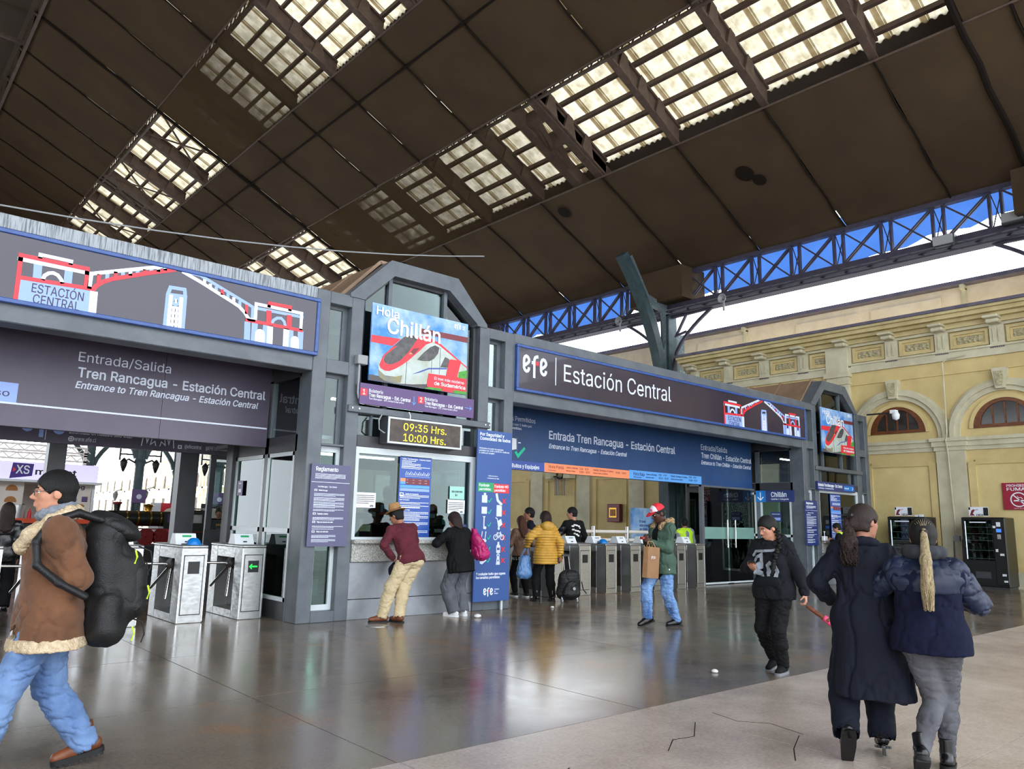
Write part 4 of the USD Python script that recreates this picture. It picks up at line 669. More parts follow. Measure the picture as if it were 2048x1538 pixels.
def tariff(x0, x1, z0, z1, y, label):
    t = thing('tariff_poster', label, 'poster'); w, h = x1 - x0, z1 - z0
    obj('board', box(x0, x1, y, y + .01, z0, z1), 'poster_tariff', t)
    L = lambda a, n, dx=.05, e=.95, s_=.01: obj('small_print', lines_of_text(x0 + dx * w, x0 + e * w, z1 - a * h, n, s_ * 1.7 * h, s_ * .85 * h, y, rg), 'print_white', t, kind='stuff')
    obj('lettering', ftext('Tarifas Tren Rancagua - Estación Central', x0 + .06 * w, z1 - .04 * h, .017 * h, .9 * w, y, bold=True), 'print_white', t); L(.06, 2, .06, .5); L(.095, 3, .06, .65); L(.135, 2)
    obj('station_marks', front(unary_union([line([(x0 + (.18 + .045 * i) * w, z1 - .235 * h), (x0 + (.22 + .045 * i) * w, z1 - (.185 + .012 * (i % 3)) * h)], .008) for i in range(17)] + [rect(x0 + .17 * w, z1 - .25 * h, x0 + .95 * w, z1 - .247 * h)]), y), 'print_white', t, kind='stuff')
    obj('orange_block', front(rect(x0 + .03 * w, z1 - .315 * h, x0 + .19 * w, z1 - .275 * h), y), 'print_orange', t); obj('sky_block', front(rect(x0 + .03 * w, z1 - .35 * h, x0 + .19 * w, z1 - .315 * h), y), 'print_sky', t); obj('maroon_block', front(rect(x0 + .19 * w, z1 - .35 * h, x0 + .95 * w, z1 - .275 * h), y, .004), 'print_maroon', t)
    obj('sky_block', front(rect(x0 + .03 * w, z1 - .395 * h, x0 + .95 * w, z1 - .36 * h), y), 'print_sky', t); obj('pale_block', front(rect(x0 + .03 * w, z1 - .435 * h, x0 + .95 * w, z1 - .40 * h), y), 'print_ice', t)
    obj('prices', [ftext(p_, x0 + (.22 + .19 * i) * w, z1 - (.30 + .033 * j) * h, .01 * h, None, y - .004) for i, p_ in enumerate(('500', '790', '1.200', '2.150')) for j in (0, 1)], 'print_pale', t, kind='stuff')
    for a, sx_ in ((.475, 'Tarjeta de transporte'), (.55, 'Valor de tarjeta'), (.675, 'Montos de carga'), (.9, 'Soporte personalizado')): obj('lettering', ftext(sx_, x0 + .2 * w if a < .5 else x0 + .03 * w, z1 - a * h, .015 * h, None, y, bold=True), 'print_white', t)
    obj('icon', front(rect(x0 + .03 * w, z1 - .50 * h, x0 + .15 * w, z1 - .455 * h).difference(rect(x0 + .05 * w, z1 - .49 * h, x0 + .13 * w, z1 - .465 * h)), y), 'print_white', t)
    for a, n in ((.49, 3), (.58, 2), (.62, 2), (.645, 1), (.70, 3), (.75, 3), (.80, 1), (.83, 3), (.93, 3), (.965, 1)): L(a, n)
    return t
tariff(6.90, 7.53, 1.235, 2.53, YF + .03, 'blue fare table poster in the ticket window beside the man in the hat')
tariff(21.43, 22.05, 1.235, 2.50, YF + .03, 'blue fare table poster in the ticket window beside the yellow wall')
for (x0, x1, z0, z1, mt, lb, big) in ((6.12, 6.487, 1.678, 1.913, 'paper', 'white printed notice at the left of the middle ticket window', 0), (7.936, 8.251, 1.876, 2.089, 'paper_mint', 'mint green notice SOLO EFECTIVO at the right of the ticket window', 1), (7.9, 8.268, 1.629, 1.858, 'paper', 'white printed notice below the mint green one in the ticket window', 0), (8.189, 8.321, 1.29, 1.45, 'sign_navy', 'small blue information card low at the right of the ticket window', 2), (20.62, 20.86, 1.35, 1.62, 'paper', 'white notice at the left of the ticket window near the yellow wall', 0), (22.4, 22.6, 1.65, 1.85, 'paper_mint', 'mint note high at the right of the ticket window near the yellow wall', 0), (22.65, 22.85, 1.50, 1.78, 'paper_mint', 'second mint note beside the window frame near the yellow wall', 0)):
    t = thing('window_notice', lb, 'notice'); y = YF + .04; obj('sheet', box(x0, x1, y, y + .004, z0, z1), mt, t)
    if big == 1: obj('lettering', ftext('SOLO EFECTIVO', x0 + .04, z0 + .11, .028, .23, y, bold=True), 'print_black', t); obj('lettering', ftext('$ !', x0 + .12, z0 + .05, .03, None, y, bold=True), 'print_black', t)
    elif big == 2: obj('lettering', ftext('i', x0 + .05, z0 + .04, .07, None, y, bold=True), 'print_white', t)
    else: obj('small_print', lines_of_text(x0 + .02, x1 - .03, z1 - .05, 5, .03, .008, y, rg), 'print_black', t, kind='stuff'); obj('lettering', ftext('efe', x1 - .1, z0 + .02, .025, .06, y, bold=True), 'print_black', t)
# things on and behind the booth counter
for bx, dz, lb in ((6.22, 0, 'pale green pole card terminal behind the left of the ticket window'), (8.0, -.05, 'pale green pole card terminal behind the right of the ticket window')):
    t = thing('pole_display', lb, 'display'); y = YF + .3; obj('pole', lathe([(.03, 1.19), (.03, 1.5 + dz), (.02, 1.5 + dz), (0, 1.5 + dz)], 14, (bx + .12, y, 0)), 'paper_mint', t, smooth=40); obj('head', bbox(bx, bx + .30, y - .03, y + .03, 1.49 + dz, 1.61 + dz, .01), 'paper_mint', t); obj('screen', box(bx + .03, bx + .27, y - .035, y - .03, 1.51 + dz, 1.59 + dz), 'pane_dark', t)
for bx, lb in ((6.53, 'dark monitor behind the ticket window above the brown hat'), (7.72, 'small dark monitor behind the right half of the ticket window')):
    t = thing('monitor', lb, 'monitor'); y = YF + .42; obj('panel', bbox(bx, bx + .36, y, y + .04, 1.42, 1.70, .01), 'black_plastic', t); obj('stand', box(bx + .15, bx + .21, y + .02, y + .05, 1.05, 1.45), 'black_plastic', t); obj('sticker', box(bx + .08, bx + .2, y - .003, y, 1.55, 1.62), 'print_pale', t)
t = thing('card_rack', 'small rack of blue and white cards behind the ticket window', 'card rack'); y = YF + .25
for i, mt in enumerate(('print_ice', 'sign_navy', 'print_sky', 'print_white')): obj('card', box(6.72 + .055 * i, 6.765 + .055 * i, y, y + .006, 1.62 + .02 * (i % 2), 1.74), mt, t)
obj('rail', box(6.7, 6.95, y - .01, y + .02, 1.58, 1.62), 'print_red', t)
t = thing('soap_dispenser', 'white hand gel dispenser at the left of the window near the yellow wall', 'dispenser'); obj('bottle', bbox(20.66, 20.86, 10.44, 10.54, 1.19, 1.32, .02), 'white_plastic', t); obj('pump', lathe([(.012, 1.32), (.012, 1.42), (.03, 1.43), (.03, 1.45), (0, 1.45)], 10, (20.76, 10.49, 0)), 'white_plastic', t)
# signs on and beside booth two
t = thing('ticket_office_strip', 'dark strip reading Boletería Tren Rancagua over the window near the yellow wall', 'sign'); y = 10.5
obj('board', box(20.54, 22.78, y, y + .06, 2.58, 2.82), 'sign_navy', t); obj('lettering', ftext('Boletería Tren Rancagua - Est. Central', 20.56, 2.69, .08, 1.42, y, bold=True), 'print_white', t); obj('lettering', ftext('Tren Rancagua - Est. Central ticket office', 20.56, 2.62, .04, .9, y), 'print_pale', t)
obj('cyan_block', front(rect(22.08, 2.62, 22.7, 2.76), y, .003), 'blue_plastic', t); obj('lettering', ftext('Acceso', 22.1, 2.67, .05, .28, y - .003), 'print_white', t); obj('chevron', front(line([(22.58, 2.73), (22.64, 2.69), (22.58, 2.65)], .012), y - .003), 'print_white', t)
t = thing('direction_sign', 'navy Chillán sign with white down arrow on cyan, on the booth side wall', 'sign'); x = 19.93
obj('board', box(x - .02, x + .01, 10.88, 12.05, 2.23, 2.55), 'sign_navy', t); obj('cyan_block', side(rect(11.74, 2.23, 12.05, 2.55), x - .02, .003), 'blue_plastic', t)
obj('arrow', side(unary_union([line([(11.9, 2.50), (11.9, 2.29)], .025), line([(11.81, 2.37), (11.9, 2.28), (11.99, 2.37)], .025)]), x - .023), 'print_white', t); obj('lettering', stext('Chillán', 11.57, 2.37, .13, .47, x - .02, bold=True), 'print_white', t); obj('lettering', stext('Salida / Llegada', 11.57, 2.285, .05, .53, x - .02), 'print_white', t)
t = thing('window_notice', 'small navy notice on the green glass below the Chillán sign', 'notice'); obj('sheet', box(19.945, 19.95, 11.30, 11.62, 1.68, 1.95), 'sign_navy', t); obj('lettering', stext('Protocolo', 11.58, 1.88, .03, .24, 19.945), 'print_white', t); obj('band', side(rect(11.33, 1.72, 11.58, 1.80), 19.945, .003), 'print_ice', t)
t = thing('window_notice', 'small plum notice on the green glass door beside the left turnstiles', 'notice'); obj('sheet', box(5.225, 5.23, 12.82, 13.04, 1.85, 2.1), 'banner_purple', t); obj('lettering', stext('Sólo', 13.0, 2.04, .03, .12, 5.225, bold=True), 'print_white', t); obj('band', side(rect(12.88, 1.9, 12.98, 1.96), 5.225, .003), 'print_white', t)
# frameless glass gate
t = thing('glass_gate', 'frameless double glass gate with tall steel pull handles left of the Chillán sign', 'gate'); y = 12.1
for (a, b_) in ((17.42, 18.60), (18.615, 19.83)):
    d_ = obj('leaf', box(a, b_, y, y + .012, .05, 2.6), 'glass_clear', t); obj('frosted_band', box(a, b_, y - .002, y, 1.19, 1.50), 'glass_frost', d_); obj('rail', box(a, b_, y - .01, y + .022, .02, .06), 'alu_white', d_)
for x in (18.42, 18.80): obj('pull_handle', [tube([(x, y - .07, .96), (x, y - .07, 1.70)], .02, 10), tube([(x, y - .07, 1.05), (x, y + .0, 1.05)], .012, 8), tube([(x, y - .07, 1.6), (x, y + .0, 1.6)], .012, 8)], 'chrome', t, smooth=40)
obj('pivot', [box(18.50, 18.72, y - .03, y + .04, 0, .03), box(19.74, 19.83, y - .03, y + .04, 0, .06)], 'black_plastic', t); obj('gate_post', box(17.30, 17.40, y - .04, y + .06, 0, 2.6), 'frame_grey', t); obj('top_rail', box(17.3, 19.9, y - .02, y + .04, 2.55, 2.60), 'frame_grey', t)
# ================================================================ turnstiles
def turnstile(right, arrow=None, label=None):
    t = thing('turnstile', label, 'turnstile'); S = 1 if right else -1
    X = (lambda a, b: (a, b)) if not right else (lambda a, b: (.36 - b, .36 - a))
    b_ = lambda x0, x1, *q, r=.006: bbox(*X(x0, x1), *q, r)
    obj('front_cabinet', b_(0, .36, 0, .28, 0, 1.04), 'steel', t); obj('rear_cabinet', b_(0, .36, .98, 1.26, 0, 1.04), 'steel', t)
    obj('core_panel', b_(.22, .36, .28, .98, .12, .92), 'steel_dark', t); obj('base', b_(0, .36, .28, .98, 0, .12), 'steel', t); obj('head_box', b_(0.001, .36, .28, .98, .88, 1.04), 'steel', t)
    obj('lid', bbox(-.008, .368, -.012, 1.27, 1.04, 1.08, .012), 'steel', t)
    dr = obj('service_door', b_(.045, .315, -.006, .0, .12, .93), 'steel', t); obj('door_gap', [box(*X(.035, .045), -.002, .001, .11, .94), box(*X(.315, .325), -.002, .001, .11, .94), box(.035, .325, -.002, .001, .93, .94), box(.035, .325, -.002, .001, .11, .12)], 'counter_dark', dr)
    for x in (.0, .345): obj('edge_strip', box(x, x + .015, -.008, .006, .02, 1.03), 'chrome', t)
    sc = obj('led_window', box(.10, .26, -.012, -.005, .68, .85), 'black_plastic', t)
    if arrow: obj('arrow', front(affinity.translate(unary_union([line([(-.06, 0), (.06, 0)], .02), line([(-.025, .035), (-.06, 0), (-.025, -.035)], .014)]), .18, .765), -.012, .003), 'led_green', sc)
    obj('lock', onto(trimesh.creation.cylinder(.01, .01, sections=8), (.06 if not right else .30, -.008, .5), (1, 0, 0), (0, 0, 1)), 'chrome', t)
    hx = (.02 if not right else .34); hub = np.array([hx, .45, .80])
    hb = obj('arm_hub', onto(lathe([(0, .09), (.05, .085), (.075, .05), (.085, 0), (.085, -.06), (0, -.06)], 16), hub, (0, 1, 0), np.array([.6 * -S, 0, .8]) if right else np.array([.6, 0, .8])), 'steel_dark', t, smooth=40)
    A = ([(-1, -.05, .02), (-.30, .66, -.69), (-.20, -.35, -.91)] if not right else [(.55, -.2, -.81), (.30, .75, -.58), (.98, .1, .15)])
    for a in A[:3 if not right else 2]:
        a = np.array(a) / np.linalg.norm(a); obj('arm', tube([hub + a * .05, hub + a * .3, hub + a * .52, hub + a * .53], [.02, .02, .02, .012], 10), 'chrome', t, smooth=40)
    rd = obj('card_reader', onto(ext(Polygon([(.38, 1.08), (.66, 1.08), (.58, 1.235), (.46, 1.235)]), .30), (.03, 0, 0), (0, 1, 0), (0, 0, 1)), 'white_plastic', t)
    n_ = np.array([0, -.8, .6]);
    for (x0, x1, u0, u1, mt) in ((.13, .26, .115, .145, 'print_green' if not right else 'grey_plastic'), (.16, .22, .03, .05, 'black_plastic')): obj('reader_mark', onto(ext(sbox(x0, u0, x1, u1), .003), (0, .38 + .0, 1.08), (1, 0, 0), (0, .46, .888)), mt, rd)
    return t
TL = turnstile(False, label='steel turnstile with dark display window under the blue bowl, left of the booth')
stage.GetPrimAtPath(TL).GetAttribute('xformOp:translate').Set(Gf.Vec3d(3.87, 11.45, 0))
TA = turnstile(False, True, 'steel turnstile with a lit green arrow beside the glass booth wall'); stage.GetPrimAtPath(TA).GetAttribute('xformOp:translate').Set(Gf.Vec3d(4.75, 11.45, 0))
copy(TL, (2.99, 11.45, 0), label='steel turnstile half hidden behind the black backpack'); copy(TL, (2.11, 11.45, 0), label='steel turnstile hidden behind the man with the backpack'); copy(TL, (1.35, 11.45, 0), label='steel turnstile at the left picture edge in front of the dark jacket')
TR = turnstile(True, label='steel turnstile right of the rolling suitcase, the full front nearest it'); stage.GetPrimAtPath(TR).GetAttribute('xformOp:translate').Set(Gf.Vec3d(12.24, 11.68, 0))
for x, lb in ((11.40, 'steel turnstile half hidden behind the woman in the yellow puffer jacket'), (13.09, 'second full steel turnstile right of the rolling suitcase'), (13.93, 'steel turnstile just left of the paper bag'), (14.78, 'steel turnstile hidden behind the man in the green parka'), (15.66, 'steel turnstile just right of the man in the green parka'), (16.46, 'last steel turnstile of the right row beside the glass gate')): copy(TR, (x, 11.68, 0), label=lb)
for (x, lb) in ((4.08, 'bright blue bowl lying on the turnstile lid left of the booth'), (13.30, 'bright blue bowl lying on the turnstile lid left of the paper bag')):
    t = thing('blue_bowl', lb, 'bowl', (x, 11.62 if x < 9 else 11.95, 1.08)); obj('dome', lathe([(.10, 0), (.10, .02), (.085, .06), (.05, .092), (.0, .10)], 20), 'blue_plastic', t, smooth=60); obj('rim', lathe([(.115, 0), (.115, .012), (.1, .014), (.1, 0)], 20), 'blue_plastic', t); obj('tab', box(-.17, -.10, -.02, .02, 0, .02), 'black_plastic', t)
t = thing('crowd_barrier', 'beige handrail on steel posts behind the right turnstiles', 'barrier'); y = 13.9
for z in (1.10, 1.32): obj('handrail', tube([(11.2, y, z), (19.4, y, z)], .045, 10), 'menu_cream', t, smooth=40)
for x in (11.3, 13.2, 15.1, 16.45, 17.9, 19.3): obj('post', lathe([(.05, 0), (.05, 1.44), (.045, 1.46), (0, 1.46)], 14, (x, y, 0)), 'steel', t, smooth=40)
for a, b_ in ((11.3, 13.2), (13.2, 15.1), (16.45, 17.9)): obj('glass_infill', box(a + .1, b_ - .1, y - .005, y + .005, .2, 1.05), 'glass_clear', t)
t = thing('advert_board', 'rounded blue cloud advert board behind the man in the green parka', 'board'); obj('panel', onto(ext(rect(17.5, 1.1, 18.9, 1.92).buffer(.08), .06), (0, 14.6, 0), (1, 0, 0), (0, 0, 1)), 'print_sunny', t); obj('leg', [box(17.7, 17.78, 14.55, 14.6, 0, 1.1), box(18.6, 18.68, 14.55, 14.6, 0, 1.1)], 'steel', t); obj('lettering', [ftext(w_, 17.75, 1.58 - .11 * i, .07, None, 14.54, bold=True) for i, w_ in enumerate(('El tren', 'más moderno', 'de Chile'))], 'sign_navy', t); obj('red_block', front([(17.9, 1.03), (18.9, 1.03), (18.9, 1.2), (18.4, 1.25)], 14.54), 'print_red', t)
t = thing('dark_portal', 'dark metal column cluster behind the man in the red cap', 'column'); 
for x, w in ((19.75, .35), (20.2, .18), (20.55, .25)): obj('shaft', bbox(x, x + w, 15.0, 15.4, 0, 4.4, .02), 'iron_green', t)
t = thing('red_box', 'red wooden framed box with brass plate on the yellow wall beyond the turnstiles', 'cabinet'); obj('case', bbox(24.72, 24.9, 21.30, 22.0, 1.62, 2.36, .02), 'print_maroon', t); obj('brass_plate', side(rect(21.45, 1.8, 21.85, 2.2), 24.72, .02), 'loco_brass', t); obj('slot', side(rect(21.5, 1.86, 21.8, 2.14), 24.70, .01), 'menu_food', t)
t = thing('wall_lamp', 'wall lamp with hanging rods and two pale boxes under the blue fascia', 'lamp'); obj('box_shade', [box(24.5, 24.88, 25.2, 25.55, 3.5, 3.85), box(24.5, 24.88, 24.0, 24.4, 3.5, 3.85)], 'trim_cream', t); obj('bracket', [tube([(24.7, 24.8 + .2 * math.sin(a_), 3.65 + .15 * math.cos(a_)) for a_ in np.linspace(0, 6.2, 14)], .04, 6), bar((24.7, 24.4, 3.6), (24.7, 25.2, 3.6), .05)], 'black_plastic', t)
for i in range(7): obj('rod', bar((24.7, 24.5 + .1 * i, 2.75), (24.7, 24.5 + .1 * i, 3.6), .022), 'gutter', t)
t = thing('cctv_camera', 'white dome camera on a long thin boom from the right booth', 'camera'); obj('boom', tube([(23.9, 10.5, 5.04), (22.3, 9.05, 4.80)], .025, 8), 'iron_violet', t); obj('dome', lathe([(0, .1), (.06, .1), (.1, .03), (.1, -.02), (.08, -.1), (0, -.14)], 16, (22.2, 8.96, 4.70)), 'white_plastic', t, smooth=60); obj('mount', box(22.15, 22.35, 8.95, 9.1, 4.76, 4.86), 'white_plastic', t)
t = thing('no_smoking_sign', 'crimson PROHIBIDO FUMAR sign on the yellow wall at the right edge', 'sign'); x = 24.93; y1 = 7.29
obj('board', box(x, x + .05, 6.52, y1, 2.16, 2.91), 'sign_crimson', t); obj('lettering', stext('PROHIBIDO', y1 - .11, 2.80, .065, .56, x, bold=True), 'print_white', t); obj('lettering', stext('FUMAR', y1 - .11, 2.69, .085, .56, x, bold=True), 'print_white', t)
cy, cz = 6.905, 2.44; obj('ban_ring', side(Point(cy, cz).buffer(.205).difference(Point(cy, cz).buffer(.175)).union(line([(cy + .13, cz + .13), (cy - .13, cz - .13)], .03)), x, .006), 'print_white', t)
obj('cigarette', side(unary_union([rect(cy - .12, cz - .05, cy + .12, cz - .01), line([(cy - .1, cz + .01), (cy - .06, cz + .06), (cy + .0, cz + .05), (cy + .03, cz + .1)], .014)]), x), 'print_white', t); obj('lettering', stext('Ley N° 20.660', cy + .13, 2.19, .025, .26, x), 'print_white', t)
# ================================================================ vending machines
def vending(label):
    t = thing('vending_machine', label, 'vending machine'); x = 24.06
    obj('body', bbox(x + .06, x + .84, 0, 1.06, .06, 1.93, .015), 'vend_black', t); obj('base', box(x + .1, x + .8, .03, 1.03, 0, .06), 'vend_grey', t)
    dr = obj('door', [bbox(x, x + .06, .0, .30, .12, 1.92, .01), box(x, x + .06, .98, 1.06, .12, 1.92), box(x, x + .06, .30, .98, 1.86, 1.92), box(x, x + .06, .30, .98, .12, .76)], 'vend_black', t)
    obj('lit_edge', box(x - .004, x + .03, .965, .985, .78, 1.82), 'lamp_soft', dr); obj('glass', box(x + .012, x + .02, .31, .965, .76, 1.86), 'glass_dark', dr)
    obj('name_strip', side(rect(.45, 1.775, .86, 1.81), x + .008, .006), 'print_pale', dr); obj('flap', box(x - .008, x, .42, .80, .28, .46), 'vend_grey', dr)
    obj('lcd', box(x - .006, x, .09, .21, 1.53, 1.62), 'lcd_blue', dr); kp = obj('keypad', box(x - .006, x, .10, .20, 1.34, 1.48), 'vend_grey', dr)
    for i in range(4):
        for j in range(3): obj('key', box(x - .012, x - .006, .11 + .03 * j, .13 + .03 * j, 1.35 + .032 * i, 1.37 + .032 * i), 'white_plastic', kp)
    for q in ((.10, .2, 1.68, 1.80), (.22, .29, 1.64, 1.70), (.20, .26, 1.0, 1.08), (.06, .16, .90, .96), (.05, .15, .36, .42), (.03, .12, .2, .25)): obj('sticker', box(x - .006, x, *q), 'white_plastic', dr)
    r = np.random.default_rng(11)
    for k, z in enumerate((.80, 1.02, 1.29, 1.47, 1.65)):
        sh = obj('shelf', box(x + .05, x + .055, .32, .95, z, z + .03), 'vend_grey', t); obj('shelf_light', box(x + .04, x + .045, .32, .95, z + .005, z + .012), 'lamp_soft', t)
        for j in range(7):
            if r.random() < .62: obj('snack', bbox(x + .045, x + .05, .35 + .085 * j, .41 + .085 * j, z + .03, z + .03 + r.uniform(.06, .12), .004), ['menu_food', 'print_grass', 'print_maroon', 'grey_plastic', 'print_white'][r.integers(5)], sh)
    return t
v1 = vending('black snack vending machine beneath the no smoking sign, nearer the right edge'); stage.GetPrimAtPath(v1).GetAttribute('xformOp:translate').Set(Gf.Vec3d(0, 7.06, 0))
copy(v1, (0, 9.09, 0), label='black snack vending machine behind the two women walking together')
for (y, lb) in ((7.5, 'white coffee price board on the vending machine near the right edge'), (9.53, 'white coffee price board on the vending machine behind the two women')):
    t = thing('price_board', lb, 'sign'); x = 24.3; obj('card', box(x, x + .02, y, y + .49, 1.96, 2.22), 'paper', t); obj('black_block', side(rect(y, 1.98, y + .12, 2.2), x, .003), 'print_black', t); obj('price_block', side(rect(y + .13, 1.965, y + .30, 2.02), x, .004), 'print_black', t); obj('lettering', stext('$1.000', y + .29, 1.975, .035, .15, x - .004, bold=True), 'print_white', t); obj('figure_print', side(unary_union([Polygon([(y + .47, 1.98), (y + .42, 2.12), (y + .36, 2.16), (y + .34, 2.12), (y + .39, 2.04), (y + .34, 1.98)]), line([(y + .38, 2.12), (y + .25, 2.15)], .012)]), x, .003), 'print_maroon', t); obj('corner_block', side(rect(y + .45, 2.14, y + .49, 2.21), x, .003), 'print_black', t)
t = thing('coffee_dispenser_parts', 'small white cups and boxes on the vending machine behind the two women', 'boxes'); obj('carton', box(24.2, 24.3, 9.2, 9.3, 1.93, 2.0), 'white_plastic', t); obj('carton', box(24.2, 24.3, 9.33, 9.42, 1.93, 1.99), 'white_plastic', t)
# ================================================================ beyond the left turnstiles
def gx(parent, name, mesh, mt, **k): return obj(name, mesh, mt, parent, **k)
t = thing('mini_locomotive', 'small black steam locomotive with red wheels and brass bands on a dark plinth', 'locomotive'); Y = 19.0
X = lambda x0, z0, x1, z1, d0=-.3, d1=.3: box(x0, x1, Y + d0, Y + d1, z0, z1)
obj('boiler', onto(trimesh.creation.cylinder(.17, 1.5, sections=28), (5.48, Y, 1.405), (0, 1, 0), (0, 0, 1)), 'loco_black', t, smooth=40)
obj('smokebox_front', onto(trimesh.creation.cylinder(.15, .06, sections=24), (4.71, Y, 1.405), (0, 1, 0), (0, 0, 1)), 'loco_red', t, smooth=40)
for x in (5.1, 5.34, 5.61, 5.83): obj('brass_band', onto(trimesh.creation.cylinder(.176, .03, sections=28), (x, Y, 1.405), (0, 1, 0), (0, 0, 1)), 'loco_brass', t, smooth=40)
obj('chimney', lathe([(.06, 1.54), (.055, 1.62), (.075, 1.72), (.0, 1.72)], 18, (4.9, Y, 0)), 'loco_black', t, smooth=40); obj('chimney_cap', lathe([(.075, 1.71), (.095, 1.73), (.095, 1.76), (.0, 1.77)], 18, (4.9, Y, 0)), 'loco_red', t, smooth=40)
obj('steam_dome', lathe([(.09, 1.54), (.075, 1.58), (.08, 1.66), (.11, 1.70), (.1, 1.72), (0, 1.74)], 18, (5.57, Y, 0)), 'loco_brass', t, smooth=50)
obj('firebox', X(5.88, 1.18, 6.23, 1.56, -.2, .2), 'loco_black', t); obj('poster_on_firebox', box(5.95, 6.16, Y - .21, Y - .2, 1.33, 1.53), 'banner_purple', t)
obj('cab', [X(6.23, 1.12, 6.80, 1.32, -.32, .32), X(6.23, 1.32, 6.36, 1.62, -.32, .32), X(6.70, 1.32, 6.80, 1.62, -.32, .32), X(6.36, 1.52, 6.70, 1.62, -.32, .32)], 'loco_black', t)
obj('cab_roof', onto(ext(line([(6.05, 1.57), (6.10, 1.62), (6.2, 1.66), (6.83, 1.65)], .03), .8), (0, Y + .4, 0), (1, 0, 0), (0, 0, 1)), 'menu_cream', t)
obj('tender', [X(6.88, 1.12, 7.75, 1.40, -.3, .3)], 'loco_black', t); obj('lettering', ftext('FFCC', 7.05, 1.25, .06, .2, Y - .3, bold=True), 'loco_brass', t)
obj('running_board', [X(4.75, 1.165, 6.25, 1.185, -.34, .34), X(6.25, 1.105, 7.75, 1.125, -.34, .34)], 'loco_red', t)
for x in (5.49, 5.81, 6.27):
    w = obj('drive_wheel', onto(trimesh.creation.annulus(.155, .19, .05, sections=24), (x, Y - .3, 1.0), (1, 0, 0), (0, 0, 1)), 'loco_red', t); obj('wheel_disc', onto(trimesh.creation.cylinder(.16, .03, sections=24), (x, Y - .28, 1.0), (1, 0, 0), (0, 0, 1)), 'loco_red', w)
    for a in range(5): obj('spoke', bar((x, Y - .31, 1.0), (x + .16 * math.cos(a * 1.257), Y - .31, 1.0 + .16 * math.sin(a * 1.257)), .025), 'loco_red', w)
for x in (5.0, 5.2, 6.96, 7.21, 7.5): obj('small_wheel', onto(trimesh.creation.annulus(.07, .12, .05, sections=20), (x, Y - .3, .95), (1, 0, 0), (0, 0, 1)), 'grey_plastic', t)
obj('frame', X(4.75, .95, 7.7, 1.1, -.15, .15), 'loco_black', t); obj('cowcatcher', onto(ext(Polygon([(4.55, .82), (4.8, .82), (4.8, 1.1)]), .5), (0, Y + .25, 0), (1, 0, 0), (0, 0, 1)), 'loco_red', t); obj('rail', [X(4.4, .80, 7.9, .83, -.32, -.28), X(4.4, .80, 7.9, .83, .28, .32)], 'steel_dark', t)
obj('plinth', X(4.3, 0, 8.0, .80, -.5, .5), 'counter_dark', t)
t = thing('shop_kiosk', 'market kiosk with purple and white lit sign beyond the left turnstiles', 'kiosk'); Y = 28.0
obj('sign_board', bbox(2.0, 6.52, Y - .1, Y + .4, 2.47, 3.02, .02), 'lightbox', t); obj('logo_block', front([(4.12, 2.98), (4.68, 2.97), (4.66, 2.6), (4.07, 2.5)], Y - .1, .01), 'xs_purple', t); obj('lettering', ftext('XS', 4.22, 2.66, .25, .36, Y - .11, bold=True), 'print_white', t); obj('red_chevron', front([(4.14, 2.85), (4.22, 2.77), (4.14, 2.70)], Y - .11), 'print_red', t); obj('lettering', ftext('market', 4.74, 2.65, .19, 1.15, Y - .1, bold=True), 'print_black', t)
obj('canopy', box(1.9, 6.6, Y - .4, Y + 3, 2.40, 2.47), 'white_plastic', t); obj('counter', box(2.0, 6.7, Y, Y + .5, 0, 1.16), 'counter_dark', t); obj('counter_top', box(1.9, 6.75, Y - .08, Y + .55, 1.16, 1.30), 'print_orange_deep', t)
obj('back_wall', box(2.0, 6.5, Y + 2.4, Y + 2.5, 0, 2.47), 'menu_cream', t)
mp = obj('menu_panel', box(3.4, 4.52, Y + .05, Y + .1, 1.30, 2.40), 'menu_cream', t)
for z in (2.15, 1.80): obj('food_print', front(Point(4.2, z).buffer(.16).intersection(rect(3, z - .02, 6, z + .2)), Y + .05), 'menu_food', mp)
obj('navy_panel', box(5.0, 5.70, Y + .05, Y + .1, 1.30, 2.45), 'sign_navy', t); mp = obj('menu_panel', box(5.72, 6.40, Y + .02, Y + .08, 1.30, 2.44), 'menu_cream', t)
obj('lettering', ftext('Dog', 5.82, 2.26, .12, .38, Y + .02, bold=True), 'print_ink', mp); obj('food_print', front(affinity.scale(Point(6.0, 1.72).buffer(.25), 1, .3), Y + .02), 'menu_food', mp); obj('lettering', ftext('$2.000', 5.76, 1.42, .1, .4, Y + .02, bold=True), 'print_ink', mp); obj('lettering', ftext('$1.490', 5.76, 1.88, .07, .26, Y + .02, bold=True), 'print_ink', mp); obj('cup_print', front(rect(6.15, 1.85, 6.32, 2.02), Y + .02), 'banner_purple', mp)
obj('white_post', [box(6.42, 6.50, Y, Y + .1, 1.3, 2.47)], 'white_plastic', t); obj('steel_pot', lathe([(.22, 1.3), (.22, 1.7), (.16, 1.74), (0, 1.74)], 18, (4.45, Y + .25, 0)), 'steel', t, smooth=40); obj('red_bottle', lathe([(.06, 1.3), (.06, 1.48), (.02, 1.55), (.02, 1.6), (0, 1.6)], 10, (4.78, Y + .2, 0)), 'print_red', t, smooth=40)
t = thing('canopy_truss', 'pale steel canopy trusses above the market kiosk sign', 'truss')
for z in (3.22, 3.50):
    obj('chord', [box(1.0, 6.6, 30, 30.08, z, z + .05), box(1.0, 6.6, 30, 30.08, z + .2, z + .25)], 'menu_cream', t)
    for i in range(14): obj('lacing', bar((1.1 + .4 * i, 30.04, z + .04), (1.3 + .4 * i, 30.04, z + .22), .03), 'menu_cream', t); obj('lacing', bar((1.5 + .4 * i, 30.04, z + .04), (1.3 + .4 * i, 30.04, z + .22), .03), 'menu_cream', t)
